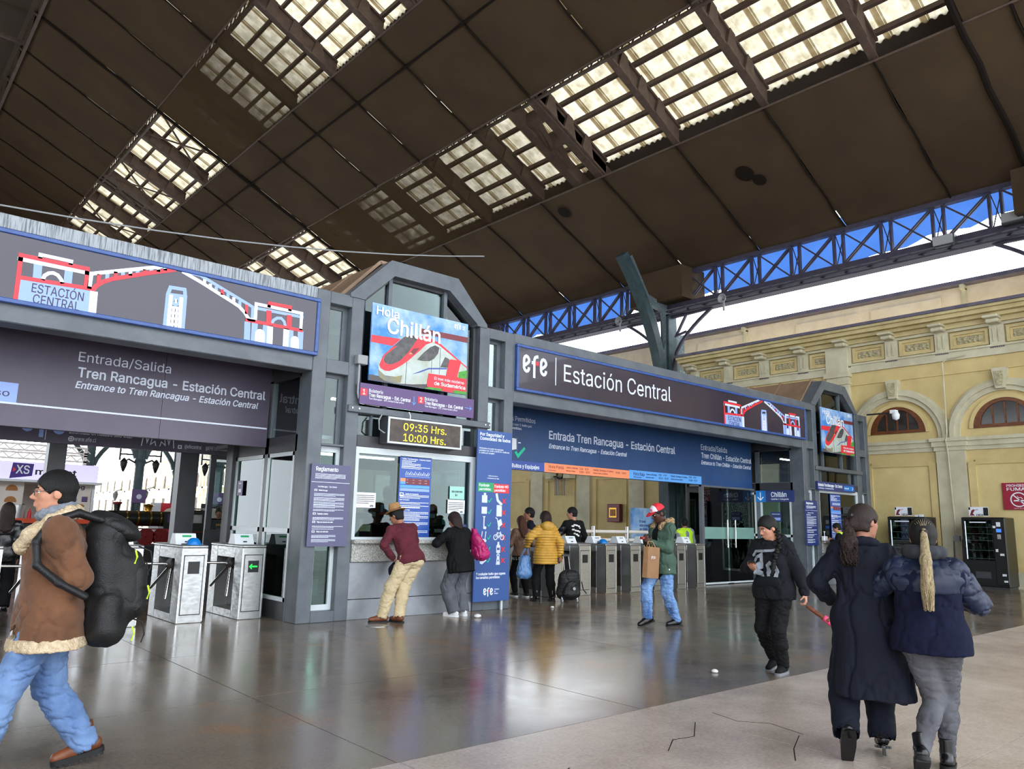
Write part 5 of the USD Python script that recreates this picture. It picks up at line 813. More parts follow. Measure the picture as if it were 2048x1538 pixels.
obj('leg', [box(1.0, 1.1, 30, 30.1, 0, 3.7), box(6.5, 6.6, 30, 30.1, 0, 3.7)], 'menu_cream', t)
t = thing('display_board', 'black board with a pale map behind the locomotive tender', 'board'); obj('panel', box(7.67, 8.6, 21.5, 21.56, .3, 1.82), 'black_plastic', t); obj('map_print', front([(7.71, 1.70), (8.05, 1.70), (8.12, 1.6), (8.1, 1.44), (7.71, 1.44)], 21.5), 'menu_cream', t); obj('leg', [box(7.7, 7.76, 21.5, 21.6, 0, .3), box(8.4, 8.46, 21.5, 21.6, 0, .3)], 'black_plastic', t)
t = thing('red_banner', 'red and white banner board behind the locomotive boiler', 'banner'); obj('panel', box(7.38, 8.0, 24, 24.05, .8, 1.84), 'print_red', t); obj('white_panel', box(7.10, 7.38, 24, 24.05, .8, 1.84), 'paper', t); obj('leg', [box(7.12, 7.18, 24, 24.05, 0, .8), box(7.9, 7.96, 24, 24.05, 0, .8)], 'grey_plastic', t)
def lamp_column(x, y, label, lamps=True):
    t = thing('lamp_column', label, 'column', (x, y, 0)); obj('shaft', lathe([(.26, 0), (.26, .5), (.17, .6), (.15, 3.2), (.2, 3.4), (.16, 3.5), (.2, 6), (0, 6)], 16), 'iron_green', t, smooth=30)
    obj('poster', box(-.22, .25, -.22, -.19, 1.9, 2.38), 'banner_purple', t); obj('figure_print', onto(ext(Point(.02, 2.12).buffer(.09), .004), (0, -.22, 0), (1, 0, 0), (0, 0, 1)), 'print_pale', t)
    if lamps:
        for sgn in (-1, 1): obj('bracket', tube([(sgn * .1, 0, 3.3), (sgn * .4, 0, 3.45), (sgn * .6, 0, 3.3), (sgn * .55, 0, 3.15)], .03, 6), 'black_plastic', t); obj('lantern', lathe([(.03, 2.75), (.1, 2.95), (.13, 3.1), (.05, 3.2), (0, 3.25)], 8, (sgn * .55, 0, .25)), 'black_plastic', t)
        obj('scroll_rail', [bar((-.7, 0, 3.62), (.7, 0, 3.62), .05), bar((-.7, 0, 3.4), (-.7, 0, 3.9), .05), bar((.7, 0, 3.4), (.7, 0, 3.9), .05)], 'black_plastic', t)
    for sgn in (-1, 1): obj('arch_bracket', onto(ext(line([(sgn * (.15 + 1.6 * u ** 1.5), 3.5 + 1.9 * u) for u in np.linspace(0, 1, 8)], .16), .12), (0, .06, 0), (1, 0, 0), (0, 0, 1)), 'iron_green', t)
    return t
lamp_column(8.35, 30, 'green iron lamp column with violet poster behind the locomotive chimney'); lamp_column(11.25, 30, 'green iron lamp column with violet poster right of the dark post'); lamp_column(8.05, 36, 'green iron column with curved bracket between kiosk and locomotive', False); lamp_column(11.6, 36, 'green iron column behind the locomotive cab beside the dark post', False)
# far stone wing with arched windows, in the sun
t = thing('stone_wing', 'pale ornate stone building with rows of arched windows in the far distance', 'building'); X0 = 25.0
obj('wall', box(X0, X0 + .6, 58, 125, 0, 7.0), 'far_stone', t); obj('cornice', [box(X0 - .25, X0 + .2, 58, 125, 6.3, 6.5), box(X0 - .5, X0 + .3, 58, 125, 6.8, 7.1)], 'far_trim', t); obj('string_course', box(X0 - .15, X0, 58, 125, 3.9, 4.05), 'far_trim', t)
for k in range(22):
    y = 59.5 + 3 * k
    a = lambda r: Point(y, 4.9).buffer(r, 12).intersection(sbox(y - 2, 4.9, y + 2, 9)).union(rect(y - r, 4.1, y + r, 4.9))
    obj('window', side(a(.45), X0, .03), 'far_dark', t); obj('arch_moulding', side(a(.85).difference(a(.5)), X0, .16), 'far_trim', t); obj('door', side(rect(y - .5, .2, y + .5, 3.1), X0, .03), 'far_dark', t); obj('door_surround', side(rect(y - .75, 0, y + .75, 3.5).difference(rect(y - .5, 0, y + .5, 3.1)), X0, .12), 'far_trim', t); obj('pilaster', box(X0 - .15, X0, y + 1.3, y + 1.7, 0, 6.3), 'far_trim', t)
    obj('dentil', [box(X0 - .35, X0, y - 1.4 + .5 * i, y - 1.2 + .5 * i, 6.5, 6.8) for i in range(6)], 'far_trim', t, kind='stuff')
for (y, lb) in ((66, 'wall lantern nearest the dark post on the far stone building'), (75, 'second wall lantern on the far stone building'), (84, 'third wall lantern on the far stone building'), (95, 'wall lantern above the locomotive chimney on the far stone building')):
    t = thing('wall_lantern', lb, 'lantern'); obj('lantern', lathe([(.05, 2.7), (.22, 3.1), (.28, 3.5), (.1, 3.75), (0, 3.8)], 8, (24.2, y, .2)), 'black_plastic', t); obj('bracket', bar((24.2, y, 4.0), (25, y, 4.3), .07), 'black_plastic', t)
t = thing('wall_far', kind='structure'); obj('gable_screen', box(-24, 24.3, 57.2, 57.4, 10.0, 22.4), 'roof_dark', t); obj('gable_beam', box(-24, 24.3, 57.1, 57.5, 9.7, 10.0), 'iron_violet', t)
t = thing('wall_left', kind='structure'); obj('wall_field', box(-26, -25.5, -12, 66, 0, 5), 'wall_yellow', t)
for i, (x, y, r_, lb) in enumerate(((18.47, 5.99, .07, 'crumpled white paper on the floor right of the ponytail woman'), (7.21, 4.91, .03, 'tiny white scrap left of the black hoodie woman'), (8.0, 9.85, .05, 'pale flattened wrapper on the floor below the luggage poster'), (10.05, 10.25, .03, 'white scrap on the floor below the rolling suitcase'))):
    g = trimesh.creation.icosphere(2, r_); g.vertices *= (1, 1, .55); g.vertices += .35 * r_ * meshkit.noise(g.vertices / r_ * 1.5, i)[:, None] * g.vertices / r_; g.apply_translation((x, y, r_ * .5)); tag(obj('paper_scrap', g, 'litter_white', smooth=30), lb, 'litter')
t = thing('manhole', 'round pale metal floor cover beside the booth corner', 'floor cover'); obj('disc', onto(trimesh.creation.cylinder(.16, .006, sections=28), (6.15, 9.85, .003), (1, 0, 0), (0, 1, 0)), 'steel', t)

# ================================================================ people: one smooth body each, clothes and hair as its parts
def unit(v): v = np.asarray(v, float); return v / max(np.linalg.norm(v), 1e-9)
class Field:   # a signed distance field on a grid, blended from rounded cones and ellipsoids
    def __init__(F, lo, hi, h):
        F.h = h; F.lo = np.asarray(lo, float); F.n = np.ceil((np.asarray(hi) - F.lo) / h).astype(int) + 1; F.G = np.full(F.n, .25, np.float32)
    def sub(F, lo, hi):
        a = np.clip(np.floor((np.asarray(lo) - F.lo) / F.h).astype(int), 0, F.n); b = np.clip(np.ceil((np.asarray(hi) - F.lo) / F.h).astype(int) + 1, 0, F.n)
        sl = tuple(slice(i, j) for i, j in zip(a, b)); ax = [F.lo[k] + F.h * np.arange(a[k], b[k]) for k in range(3)]
        return sl, np.stack(np.meshgrid(*ax, indexing='ij'), -1).astype(np.float32) if (b > a).all() else None
    def put(F, sl, d, k, cut=False):
        g = F.G[sl]
        if cut: F.G[sl] = np.maximum(g, -d); return
        if k > 0:
            hh = np.clip(.5 + .5 * (g - d) / k, 0, 1); F.G[sl] = g + (d - g) * hh - k * hh * (1 - hh)
        else: F.G[sl] = np.minimum(g, d)
    def cone(F, a, b, ra, rb, k=.03, lat=None, ratio=1., cut=False):
        a, b = np.asarray(a, float), np.asarray(b, float); r = max(ra, rb) / min(ratio, 1) + .06 + k
        sl, P = F.sub(np.minimum(a, b) - r, np.maximum(a, b) + r)
        if P is None: return
        ab = b - a; t = np.clip((P - a) @ ab / max(ab @ ab, 1e-12), 0, 1); v = P - a - t[..., None] * ab
        if lat is not None: l = v @ np.asarray(lat, float); d = np.sqrt(np.maximum((v * v).sum(-1) - l * l, 0) + (l * ratio) ** 2)
        else: d = np.sqrt((v * v).sum(-1))
        F.put(sl, d - (ra + t * (rb - ra)), k, cut)
    def ell(F, c, ax, rad, k=.02, cut=False):
        c = np.asarray(c, float); r = max(rad) + .05 + k; sl, P = F.sub(c - r, c + r)
        if P is None: return
        q = (P - c) @ np.asarray(ax, float).T; rad = np.asarray(rad, float); k0 = np.sqrt(((q / rad) ** 2).sum(-1)); k1 = np.sqrt(((q / rad ** 2) ** 2).sum(-1)) + 1e-9
        F.put(sl, k0 * (k0 - 1) / k1, k, cut)
    def keep(F, p, n):   # cut away everything on the side n of the plane through p
        _, P = F.sub(F.lo, F.lo + F.h * F.n); P = P[:F.n[0], :F.n[1], :F.n[2]]; F.G = np.maximum(F.G, (P - np.asarray(p, float)) @ unit(n)).astype(np.float32)
    def mesh(F):
        G = np.pad(F.G, 1, constant_values=.3); ins = G < 0; n = G.shape
        c = np.zeros(tuple(x - 1 for x in n), np.uint8)
        for i in (0, 1):
            for j in (0, 1):
                for k in (0, 1): c += ins[i:n[0] - 1 + i, j:n[1] - 1 + j, k:n[2] - 1 + k]
        cells = np.argwhere((c > 0) & (c < 8)); idx = np.full(c.shape, -1, np.int64); idx[tuple(cells.T)] = np.arange(len(cells))
        S = np.zeros((len(cells), 3)); W_ = np.zeros(len(cells)); cor = [(i, j, k) for i in (0, 1) for j in (0, 1) for k in (0, 1)]
        for a in cor:
            for ax in range(3):
                if a[ax]: continue
                b = list(a); b[ax] = 1; ga = G[tuple((cells + a).T)]; gb = G[tuple((cells + b).T)]; x = (ga < 0) != (gb < 0)
                t = np.where(x, ga / np.where(x, ga - gb, 1), 0); p = np.repeat([np.array(a, float)], len(cells), 0); p[:, ax] += t; S[x] += p[x]; W_ += x
        V = (cells + S / np.maximum(W_, 1)[:, None] - 1) * F.h + F.lo; Q = []
        for ax in range(3):
            u, v = (ax + 1) % 3, (ax + 2) % 3; s0 = [slice(1, -1)] * 3; s1 = [slice(1, -1)] * 3; s0[ax] = slice(0, -1); s1[ax] = slice(1, None)
            A, B = ins[tuple(s0)], ins[tuple(s1)]; e = np.argwhere(A != B); fl_ = A[tuple(e.T)]; base = e + 1; base[:, ax] -= 1
            def cell(du, dv): q = base.copy(); q[:, u] -= du; q[:, v] -= dv; return idx[tuple(q.T)]
            q = np.stack([cell(1, 1), cell(0, 1), cell(0, 0), cell(1, 0)], 1); q[~fl_] = q[~fl_][:, ::-1]; Q.append(q)
        Q = np.vstack(Q); Q = Q[(Q >= 0).all(1)]
        return trimesh.Trimesh(V, np.vstack([Q[:, [0, 1, 2]], Q[:, [0, 2, 3]]]), process=False)
def folds(mesh, amp=.006, sc=9., st=(1, 1, 1), seed=0, ring=0.0, rf=70.):   # cloth folds: noise, and rings for quilting
    v = mesh.vertices; n = mesh.vertex_normals; q = v * sc * np.array(st) + seed * 7.3; w = 2 * np.asarray(meshkit.fbm(q * .7 + 31)) - 1
    d = 1.5 * amp * (2 * np.asarray(meshkit.fbm(q)) - 1) + .3 * amp - 1.1 * amp * np.clip(1 - np.abs(w) * 6, 0, 1) ** 2 + (ring * np.abs(np.sin(v[:, 2] * rf)) if ring else 0)
    mesh.vertices = v + n * np.asarray(d)[:, None]; return mesh
def ik(a, b, l1, l2, pole):
    a, b = np.asarray(a, float), np.asarray(b, float); d = b - a; L = np.linalg.norm(d); u = d / L
    if L > (l1 + l2) * .995: L = (l1 + l2) * .995; b = a + u * L
    x = (l1 * l1 - l2 * l2 + L * L) / (2 * L); h = math.sqrt(max(l1 * l1 - x * x, 0)); p = np.asarray(pole, float) - u * (np.asarray(pole, float) @ u)
    return a + u * x + unit(p) * h, b
class Body:
    def __init__(B, H=1.7, build=1.0, fem=False, hip=.53, pel=(0, 0), lean=0., side=0., twist=0., feet=((.0, .11, 0, 0, 0), (.0, -.11, 0, 0, 0)), hands=None, knee=None, elbow=None, head=(0, 0, 0), hand_dir=(None, None), curl=(.45, .45)):
        s_ = B.s = H / 1.7; B.H = H; B.bd = build; B.fem = fem
        B.P = np.array([pel[0], pel[1], hip * H]); sp = np.array([math.sin(lean), math.sin(side), math.cos(lean) * math.cos(side)]); B.sp = unit(sp)
        B.lat = unit([-math.sin(twist), math.cos(twist), -math.sin(side)]); B.lat = unit(B.lat - B.sp * (B.lat @ B.sp)); B.fwd = np.cross(B.lat, B.sp)
        B.C = B.P + B.sp * .30 * s_; B.S = B.P + B.sp * .475 * s_; B.N = B.P + B.sp * .53 * s_
        w = (.155 if fem else .178) * s_ * (1 + .5 * (build - 1)); B.sh = [B.S + B.lat * w - B.sp * .015, B.S - B.lat * w - B.sp * .015]
        hw = (.095 if fem else .088) * s_; B.hp = [B.P + np.array([0, hw, -.03]), B.P + np.array([0, -hw, -.03])]
        B.ft = []; B.kn = []; B.an = []
        for i, f in enumerate(feet):
            x, y, z, yaw, pit = f; an = np.array([x, y, z + .085]); kp = (knee[i] if knee and knee[i] is not None else (math.cos(yaw), math.sin(yaw), .15))
            k, a = ik(B.hp[i], an, .425 * s_, .405 * s_, kp); B.kn.append(k); B.an.append(a); B.ft.append((a, yaw, pit))
        B.wr = []; B.el = []
        hands = hands or (None, None)
        for i in (0, 1):
            t = hands[i]; sg = 1 if i == 0 else -1
            t = B.sh[i] + np.array([.02, sg * .05, -.52 * s_]) if t is None else np.asarray(t, float)
            pole = elbow[i] if elbow and elbow[i] is not None else (-.8, sg * .5, -.3)
            e, wv = ik(B.sh[i], t, .285 * s_, .25 * s_, pole); B.el.append(e); B.wr.append(wv)
        hy, hpch, hr = head   # yaw (left +), pitch (down +), roll
        f = B.fwd * 1.0; f = unit(np.array([f[0], f[1], 0])); l = np.cross([0, 0, 1], f)
        f, l = f * math.cos(hy) + l * math.sin(hy), l * math.cos(hy) - f * math.sin(hy); u = np.array([0, 0, 1.0])
        f, u = f * math.cos(hpch) - u * math.sin(hpch), u * math.cos(hpch) + f * math.sin(hpch); l, u = l * math.cos(hr) + u * math.sin(hr), u * math.cos(hr) - l * math.sin(hr)
        B.hf, B.hl, B.hu = f, l, u; B.hc = B.N + unit(B.sp * .6 + u * .7) * .155 * s_ + f * .03 * s_; B.hand_dir = hand_dir; B.curl = curl
        pts = np.array([*B.sh, *B.hp, *B.kn, *B.an, *B.el, *B.wr, B.hc]); B.lo = pts.min(0) - .26; B.hi = pts.max(0) + .26; B.lo[2] = min(B.lo[2], -.02)
    def hx(B, f, l, u): return B.hc + (B.hf * f + B.hl * l + B.hu * u) * B.s
    def head(B, F):
        s_, ax = B.s, (B.hf, B.hl, B.hu); E = lambda f, l, u, r, k=.02, cut=False: F.ell(B.hx(f, l, u), ax, np.array(r) * s_, k, cut)
        F.cone(B.N - B.sp * .04, B.hx(-.03, 0, -.06), .062 * s_ * (.88 if B.fem else 1), .054 * s_ * (.88 if B.fem else 1), .03)
        E(-.012, 0, .022, (.100, .078, .100), .02); E(.028, 0, -.045, (.068, .060, .082), .025); E(.062, 0, -.100, (.026, .026, .022), .02)
        for q in (1, -1):
            E(.045, q * .042, -.02, (.035, .022, .03), .02); E(-.012, q * .079, -.012, (.024, .010, .034), .004); E(.088, q * .032, .004, (.012, .017, .010), .006, True)
            F.cone(B.hx(.078, q * .045, .024), B.hx(.090, q * .012, .022), .010 * s_, .010 * s_, .012); F.cone(B.hx(.098, q * .012, -.036), B.hx(.09, q * .016, -.036), .008 * s_, .007 * s_, .006)
        F.cone(B.hx(.086, 0, .014), B.hx(.116, 0, -.026), .008 * s_, .012 * s_, .010); F.cone(B.hx(.106, 0, -.032), B.hx(.09, 0, -.042), .009 * s_, .008 * s_, .008)
        for u, r in ((-.062, .0075), (-.076, .0085)):
            F.cone(B.hx(.090, .016, u), B.hx(.097, 0, u), r * s_ * .75, r * s_, .004); F.cone(B.hx(.090, -.016, u), B.hx(.097, 0, u), r * s_ * .75, r * s_, .004)
        F.cone(B.hx(.112, .018, -.0695), B.hx(.112, -.018, -.0695), .008 * s_, .008 * s_, 0, cut=True) if False else None
    def hand(B, F, i):
        s_ = B.s * (.92 if B.fem else 1); w = B.wr[i]; d = unit(B.hand_dir[i][0] if B.hand_dir[i] else w - B.el[i]); sg = 1 if i == 0 else -1
        nrm = np.asarray(B.hand_dir[i][1], float) if B.hand_dir[i] else np.array([0, -sg, 0.]); nrm = unit(nrm - d * (nrm @ d)); l = np.cross(nrm, d) * sg   # towards the thumb
        c = B.curl[i]; F.cone(w - d * .02, w + d * .03, .027 * s_, .026 * s_, .02, nrm, 1.35)
        for q, (o, ln) in enumerate(((.030, .95), (.010, 1.06), (-.010, 1.0), (-.029, .8))):
            p = w + (d * .085 + l * o) * s_; F.cone(w + (d * .02 + l * o * .7) * s_, p, .0135 * s_, .0115 * s_, .014); dd = d; ang = 0
            for L, r0, r1 in ((.042, .0098, .009), (.027, .009, .0082), (.021, .0082, .0068)):
                ang += c * (.85 if L > .04 else 1.15); dd = d * math.cos(ang) + nrm * math.sin(ang); e = p + (dd + l * o * .8) * L * ln * s_; F.cone(p, e, r0 * s_, r1 * s_, .003); p = e
        b0 = w + (d * .022 + l * .026 + nrm * .006) * s_; b1 = b0 + unit(d * .55 + l * .75 + nrm * .3) * .042 * s_; b2 = b1 + unit(d * .9 + l * .25 + nrm * (.2 + c)) * .030 * s_; b3 = b2 + unit(d * .9 + nrm * (.3 + c)) * .022 * s_
        F.cone(b0, b1, .015 * s_, .0115 * s_, .010); F.cone(b1, b2, .011 * s_, .0098 * s_, .004); F.cone(b2, b3, .0098 * s_, .008 * s_, .004)
    def torso(B, F, off, k=.05, arms=True, sleeve=None, hem=None, flare=0., low=None):
        s_, bd = B.s, B.bd; hipw = (.085 if B.fem else .075) * s_
        F.cone(B.P + B.lat * hipw - B.sp * .02, B.P - B.lat * hipw - B.sp * .02, .100 * s_ * bd + off, .100 * s_ * bd + off, k)
        F.cone(B.P, B.P + B.sp * .19 * s_, .108 * s_ * bd + off, .097 * s_ * bd + off, k, B.lat, .76); F.cone(B.P + B.sp * .19 * s_, B.C + B.sp * .06, .097 * s_ * bd + off, .112 * s_ * bd + off, k, B.lat, .74)
        for i in (0, 1):
            F.cone(B.C + B.sp * .07 * s_, B.sh[i] - B.sp * .035, .088 * s_ * bd + off, .050 * s_ + off, k); F.cone(B.N - B.sp * .03, B.sh[i], .044 * s_ + off * .7, .040 * s_ + off * .8, .03)
            if B.fem: F.ell(B.C + B.fwd * .085 * s_ + B.lat * (.07 - .14 * i) * s_ - B.sp * .01, (B.fwd, B.lat, B.sp), np.array([.06, .068, .065]) * s_ + off, .03)
        if low is not None: F.cone(B.P, B.P - B.sp * low, .115 * s_ * bd + off, .115 * s_ * bd + off + flare, k, B.lat, .74)
        if arms:
            so = off if sleeve is None else sleeve
            for i in (0, 1): F.cone(B.sh[i], B.el[i], .050 * s_ + so, .041 * s_ + so, .035); F.cone(B.el[i], B.wr[i], .041 * s_ + so, .029 * s_ + so * .8, .02)
    def legs(B, F, off=0., wide=0., k=.035):
        s_, bd = B.s, B.bd
        for i in (0, 1):
            m_ = B.kn[i] * .62 + B.an[i] * .38; back = -unit(np.cross(np.cross(B.an[i] - B.kn[i], B.kn[i] - B.hp[i]), B.an[i] - B.kn[i]) + 1e-6) * .012
            F.cone(B.hp[i], B.kn[i], .092 * s_ * bd + off, .060 * s_ + off + wide * .5, k); F.cone(B.kn[i], m_, .058 * s_ + off + wide * .7, .055 * s_ + off + wide * .8, .03); F.cone(m_, B.an[i], .055 * s_ + off + wide * .8, .038 * s_ + off + wide, .03)
    def skin(B, h=.01):
        F = Field(B.lo, B.hi, h); s_ = B.s; B.torso(F, -.012, arms=False)
        for i in (0, 1): F.cone(B.sh[i], B.el[i], .044 * s_, .037 * s_, .03); F.cone(B.el[i], B.wr[i], .038 * s_, .025 * s_, .02); B.hand(F, i)
        B.legs(F, -.008)
        for a, yaw, pit in B.ft: d = np.array([math.cos(yaw) * math.cos(pit), math.sin(yaw) * math.cos(pit), -math.sin(pit)]); F.cone(a + [0, 0, -.03], a + d * .12 + [0, 0, -.05], .036 * s_, .028 * s_, .02)
        B.head(F); return F.mesh()
def shoe(style, L=1.0):
    F = Field((-.12, -.08, -.01), (.24, .08, .22), .006)
    top_ = {'boot': .19, 'sneaker': .10, 'shoe': .09, 'heel': .06}[style]
    F.cone((-.045, 0, .05), (.06, 0, .042), .042, .042, .02); F.cone((.06, 0, .04), (.155, 0, .028), .043, .034 if style != 'heel' else .026, .02)
    if style != 'heel': F.cone((-.015, 0, .05), (-.008, 0, top_), .043, .045 if style == 'boot' else .041, .02)
    F.keep((0, 0, .012), (0, 0, -1)); F.keep((0, 0, top_), (0, 0, 1))
    if style == 'heel': F.cone((-.02, 0, .08), (.07, 0, .085), .033, .030, .0, cut=True)
    up_ = F.mesh(); g = unary_union([Point(-.045, 0).buffer(.045), Point(.15, 0).buffer(.037), Polygon([(-.045, .045), (.05, .046), (.15, .037), (.15, -.037), (.05, -.046), (-.045, -.045)])]).buffer(.004)
    so = ext(g, .03 if style in ('boot', 'sneaker') else .016); so.apply_translation((0, 0, -.008))
    if style == 'boot': so = trimesh.util.concatenate([so] + [box(x - .009, x + .009, -.045, .045, -.02, -.004) for x in np.linspace(-.075, .17, 9)])
    for m_ in (up_, so): m_.apply_translation((0, 0, .02 if style == 'boot' else .008)); m_.apply_scale(L)
    return up_, so
SHOES = {}
def put_shoes(B, t, style, mt, sole):
    if style not in SHOES: SHOES[style] = shoe(style)
    for a, yaw, pit in B.ft:
        T = trimesh.transformations.rotation_matrix(yaw, [0, 0, 1]) @ trimesh.transformations.rotation_matrix(pit, [0, 1, 0]); T[:3, 3] = a - T[:3, :3] @ np.array([0, 0, .085]); ms = []
        for m_ in SHOES[style]: q = m_.copy(); q.apply_scale(B.s); q.apply_transform(T); ms.append(q)
        sp_ = obj('shoe', ms[0], mt, t, smooth=True); obj('sole', ms[1], sole, sp_)
        if style == 'heel':
            hq = lathe([(.018, .045), (.011, .0), (.012, -.045), (0, -.045)], 10); hq.apply_translation((-.055, 0, 0)); hq.apply_transform(T); obj('heel', hq, sole, sp_)
def hair_cap(B, t, mt, cut=(.75, -.62), tt=.035, off=.013, low=-.085, cones=(), h=.008, grooves=.004, extra=0.0):
    F = Field(B.hc - .36, B.hc + .26, h); ax = (B.hf, B.hl, B.hu); s_ = B.s
    F.ell(B.hx(-.014, 0, .024), ax, (np.array([.101, .079, .101]) + off) * s_, .01); F.ell(B.hx(-.05, 0, -.05), ax, (np.array([.055, .062, .05]) + off * .6) * s_, .02)
    F.keep(B.hx(0, 0, 0) + unit(B.hf * cut[0] + B.hu * cut[1]) * tt * s_, B.hf * cut[0] + B.hu * cut[1]); F.keep(B.hx(0, 0, low), -B.hu)
    for q in (1, -1): F.ell(B.hx(.004, q * .092, -.040), ax, np.array([.034, .045, .052]) * s_, 0, True)
    for (a, b, ra, rb) in cones: F.cone(B.hx(*a), B.hx(*b), ra * s_, rb * s_, .02)
    m_ = F.mesh(); q = (m_.vertices - B.hc) @ np.stack([B.hf, B.hl, B.hu], 1); m_.vertices += m_.vertex_normals * (grooves * np.asarray(meshkit.fbm(q * [60, 60, 9])))[:, None]
    return obj('hair', m_, mt, t, smooth=True)
def eyes(B, t):
    for q in (1, -1):
        g = trimesh.creation.icosphere(2, .0118 * B.s); g.apply_translation(B.hx(.0775, q * .032, .004)); e = obj('eye', g, 'eye_white', t, smooth=True)
        g = trimesh.creation.icosphere(2, .0060 * B.s); g.apply_translation(B.hx(.0845, q * .032, .003)); obj('iris', g, 'eye_dark', e, smooth=True)
        obj('eyebrow', tube([B.hx(.084, q * .050, .026), B.hx(.096, q * .034, .032), B.hx(.101, q * .014, .027)], .0042 * B.s, 6), 'hair_black', t)
def garment(B, t, name, mt, fn, h=.011, amp=.006, sc=8., st=(1, 1, .6), seed=0, ring=0., rf=70., label=None, parent=None):
    F = Field(B.lo, B.hi, h); fn(F); m_ = F.mesh(); folds(m_, amp, sc, st, seed, ring, rf)
    return obj(name, m_, mt, parent or t, smooth=True, label=label)
def top(B, off=.025, hem=.10, flare=.01, sleeve=None, cuff=.03, k=.05):
    def fn(F):
        B.torso(F, off, k, True, sleeve, low=hem + .05, flare=flare); F.keep(B.P - B.sp * hem, -B.sp)
        for i in (0, 1): d = unit(B.wr[i] - B.el[i]); F.cone(B.wr[i] + d * (.035 + .055 - cuff), B.wr[i] + d * .25, .055, .07, 0, cut=True)
        F.cone(B.N - B.sp * .0, B.N + B.sp * .12, .048 * B.s, .06 * B.s, 0, cut=True)
    return fn
def pants(B, off=.018, wide=0., waist=.06, ankle=.05):
    def fn(F):
        s_ = B.s; hipw = (.085 if B.fem else .075) * s_; B.legs(F, off, wide)
        F.cone(B.P + B.lat * hipw - B.sp * .02, B.P - B.lat * hipw - B.sp * .02, .108 * s_ * B.bd + off * .7, .108 * s_ * B.bd + off * .7, .04); F.cone(B.P, B.P + B.sp * .15, .114 * s_ * B.bd + off * .6, .105 * s_ * B.bd + off * .6, .04, B.lat, .76)
        F.keep(B.P + B.sp * waist, B.sp)
        for i in (0, 1):
            d = unit(B.an[i] - B.kn[i]); F.cone(B.an[i] + d * (ankle * -.2 + .045), B.an[i] + d * .25, .05 + wide, .09, 0, cut=True)
    return fn
def person(label, loc, deg, group=None): return thing('person', label, 'person', loc, math.radians(deg), group)
mat('skin_tan', s(196, 142, 116), s(186, 130, 104), scale=14, rough=.5, spec=.35); mat('skin_brown', s(84, 54, 42), s(72, 46, 36), scale=14, rough=.45, spec=.35); mat('skin_warm', s(168, 116, 92), s(158, 106, 84), scale=14, rough=.5, spec=.35)
mat('eye_white', s(226, 222, 214), rough=.2); mat('eye_dark', s(36, 24, 18), rough=.15)
for n_, a_, b_ in (('hair_black', s(17, 15, 15), s(10, 9, 9)), ('hair_brown', s(52, 34, 27), s(26, 18, 16)), ('hair_auburn', s(92, 50, 32), s(56, 32, 22)), ('hair_blonde', s(186, 168, 130), s(108, 90, 62))): mat(n_, a_, b_, scale=60, rough=.48, stretch=(7, 7, .8), spec=.3, bump=.5, bscale=50)
mat('suede', s(112, 72, 44), s(88, 54, 32), scale=6, detail=6, rough=.85, bump=.15, bscale=60, sheen=.15); mat('shearling', s(216, 196, 164), s(186, 162, 130), scale=40, rough=.95, bump=.7, bscale=90)
mat('denim', s(112, 140, 182), s(66, 94, 142), scale=5, detail=5, rough=.85, bump=.12, bscale=180, stretch=(1, 1, .5)); mat('denim_bright', s(132, 168, 214), s(58, 94, 150), scale=6, detail=5, rough=.85, bump=.12, bscale=180, stretch=(1, 1, .45)); mat('denim_grey', s(92, 92, 98), s(62, 62, 68), scale=5, rough=.85, bump=.12, bscale=180, stretch=(1, 1, .5))
mat('knit_maroon', s(98, 30, 44), s(82, 24, 38), scale=12, rough=.9, bump=.35, bscale=110); mat('chino', s(206, 188, 152), s(190, 170, 134), scale=5, rough=.85, bump=.06, bscale=60); mat('felt_tan', s(176, 134, 88), s(156, 114, 72), scale=9, rough=.9)
mat('cloth_black', s(17, 17, 20), s(12, 12, 14), scale=7, rough=.85, spec=.25); mat('cloth_charcoal', s(96, 98, 106), s(80, 82, 90), scale=7, rough=.9); mat('cloth_navy', s(17, 21, 35), s(13, 16, 28), scale=6, rough=.85, spec=.25); mat('cloth_jacket_navy', s(30, 40, 66), s(22, 29, 50), scale=4, rough=.5, spec=.4); mat('cloth_fleece_navy', s(19, 22, 46), s(15, 18, 38), scale=30, rough=.95, spec=.2)
mat('hoodie_black', s(22, 25, 31), s(17, 19, 24), scale=6, rough=.9, spec=.25); mat('puffer_mustard', s(206, 158, 62), s(186, 138, 48), scale=5, rough=.5); mat('jacket_brown', s(124, 90, 70), s(102, 72, 56), scale=6, rough=.6); mat('parka_green', s(66, 92, 76), s(54, 78, 64), scale=5, rough=.75); mat('fur_tan', s(196, 168, 128), s(140, 108, 74), scale=50, rough=.95, bump=.8, bscale=80)
mat('cloth_charcoal_dark', s(50, 52, 58), s(40, 42, 48), scale=8, rough=.9); mat('hivis', s(200, 240, 40), rough=.6, emit=.12); mat('cloth_grey', s(150, 156, 164), s(130, 136, 144), scale=6, rough=.85); mat('leather_black', s(16, 16, 18), rough=.28); mat('leather_brown', s(122, 66, 36), s(96, 50, 26), scale=10, rough=.45); mat('rubber_black', s(20, 20, 20), rough=.7); mat('rubber_white', s(220, 220, 222), rough=.6); mat('rubber_grey', s(120, 122, 126), rough=.6)
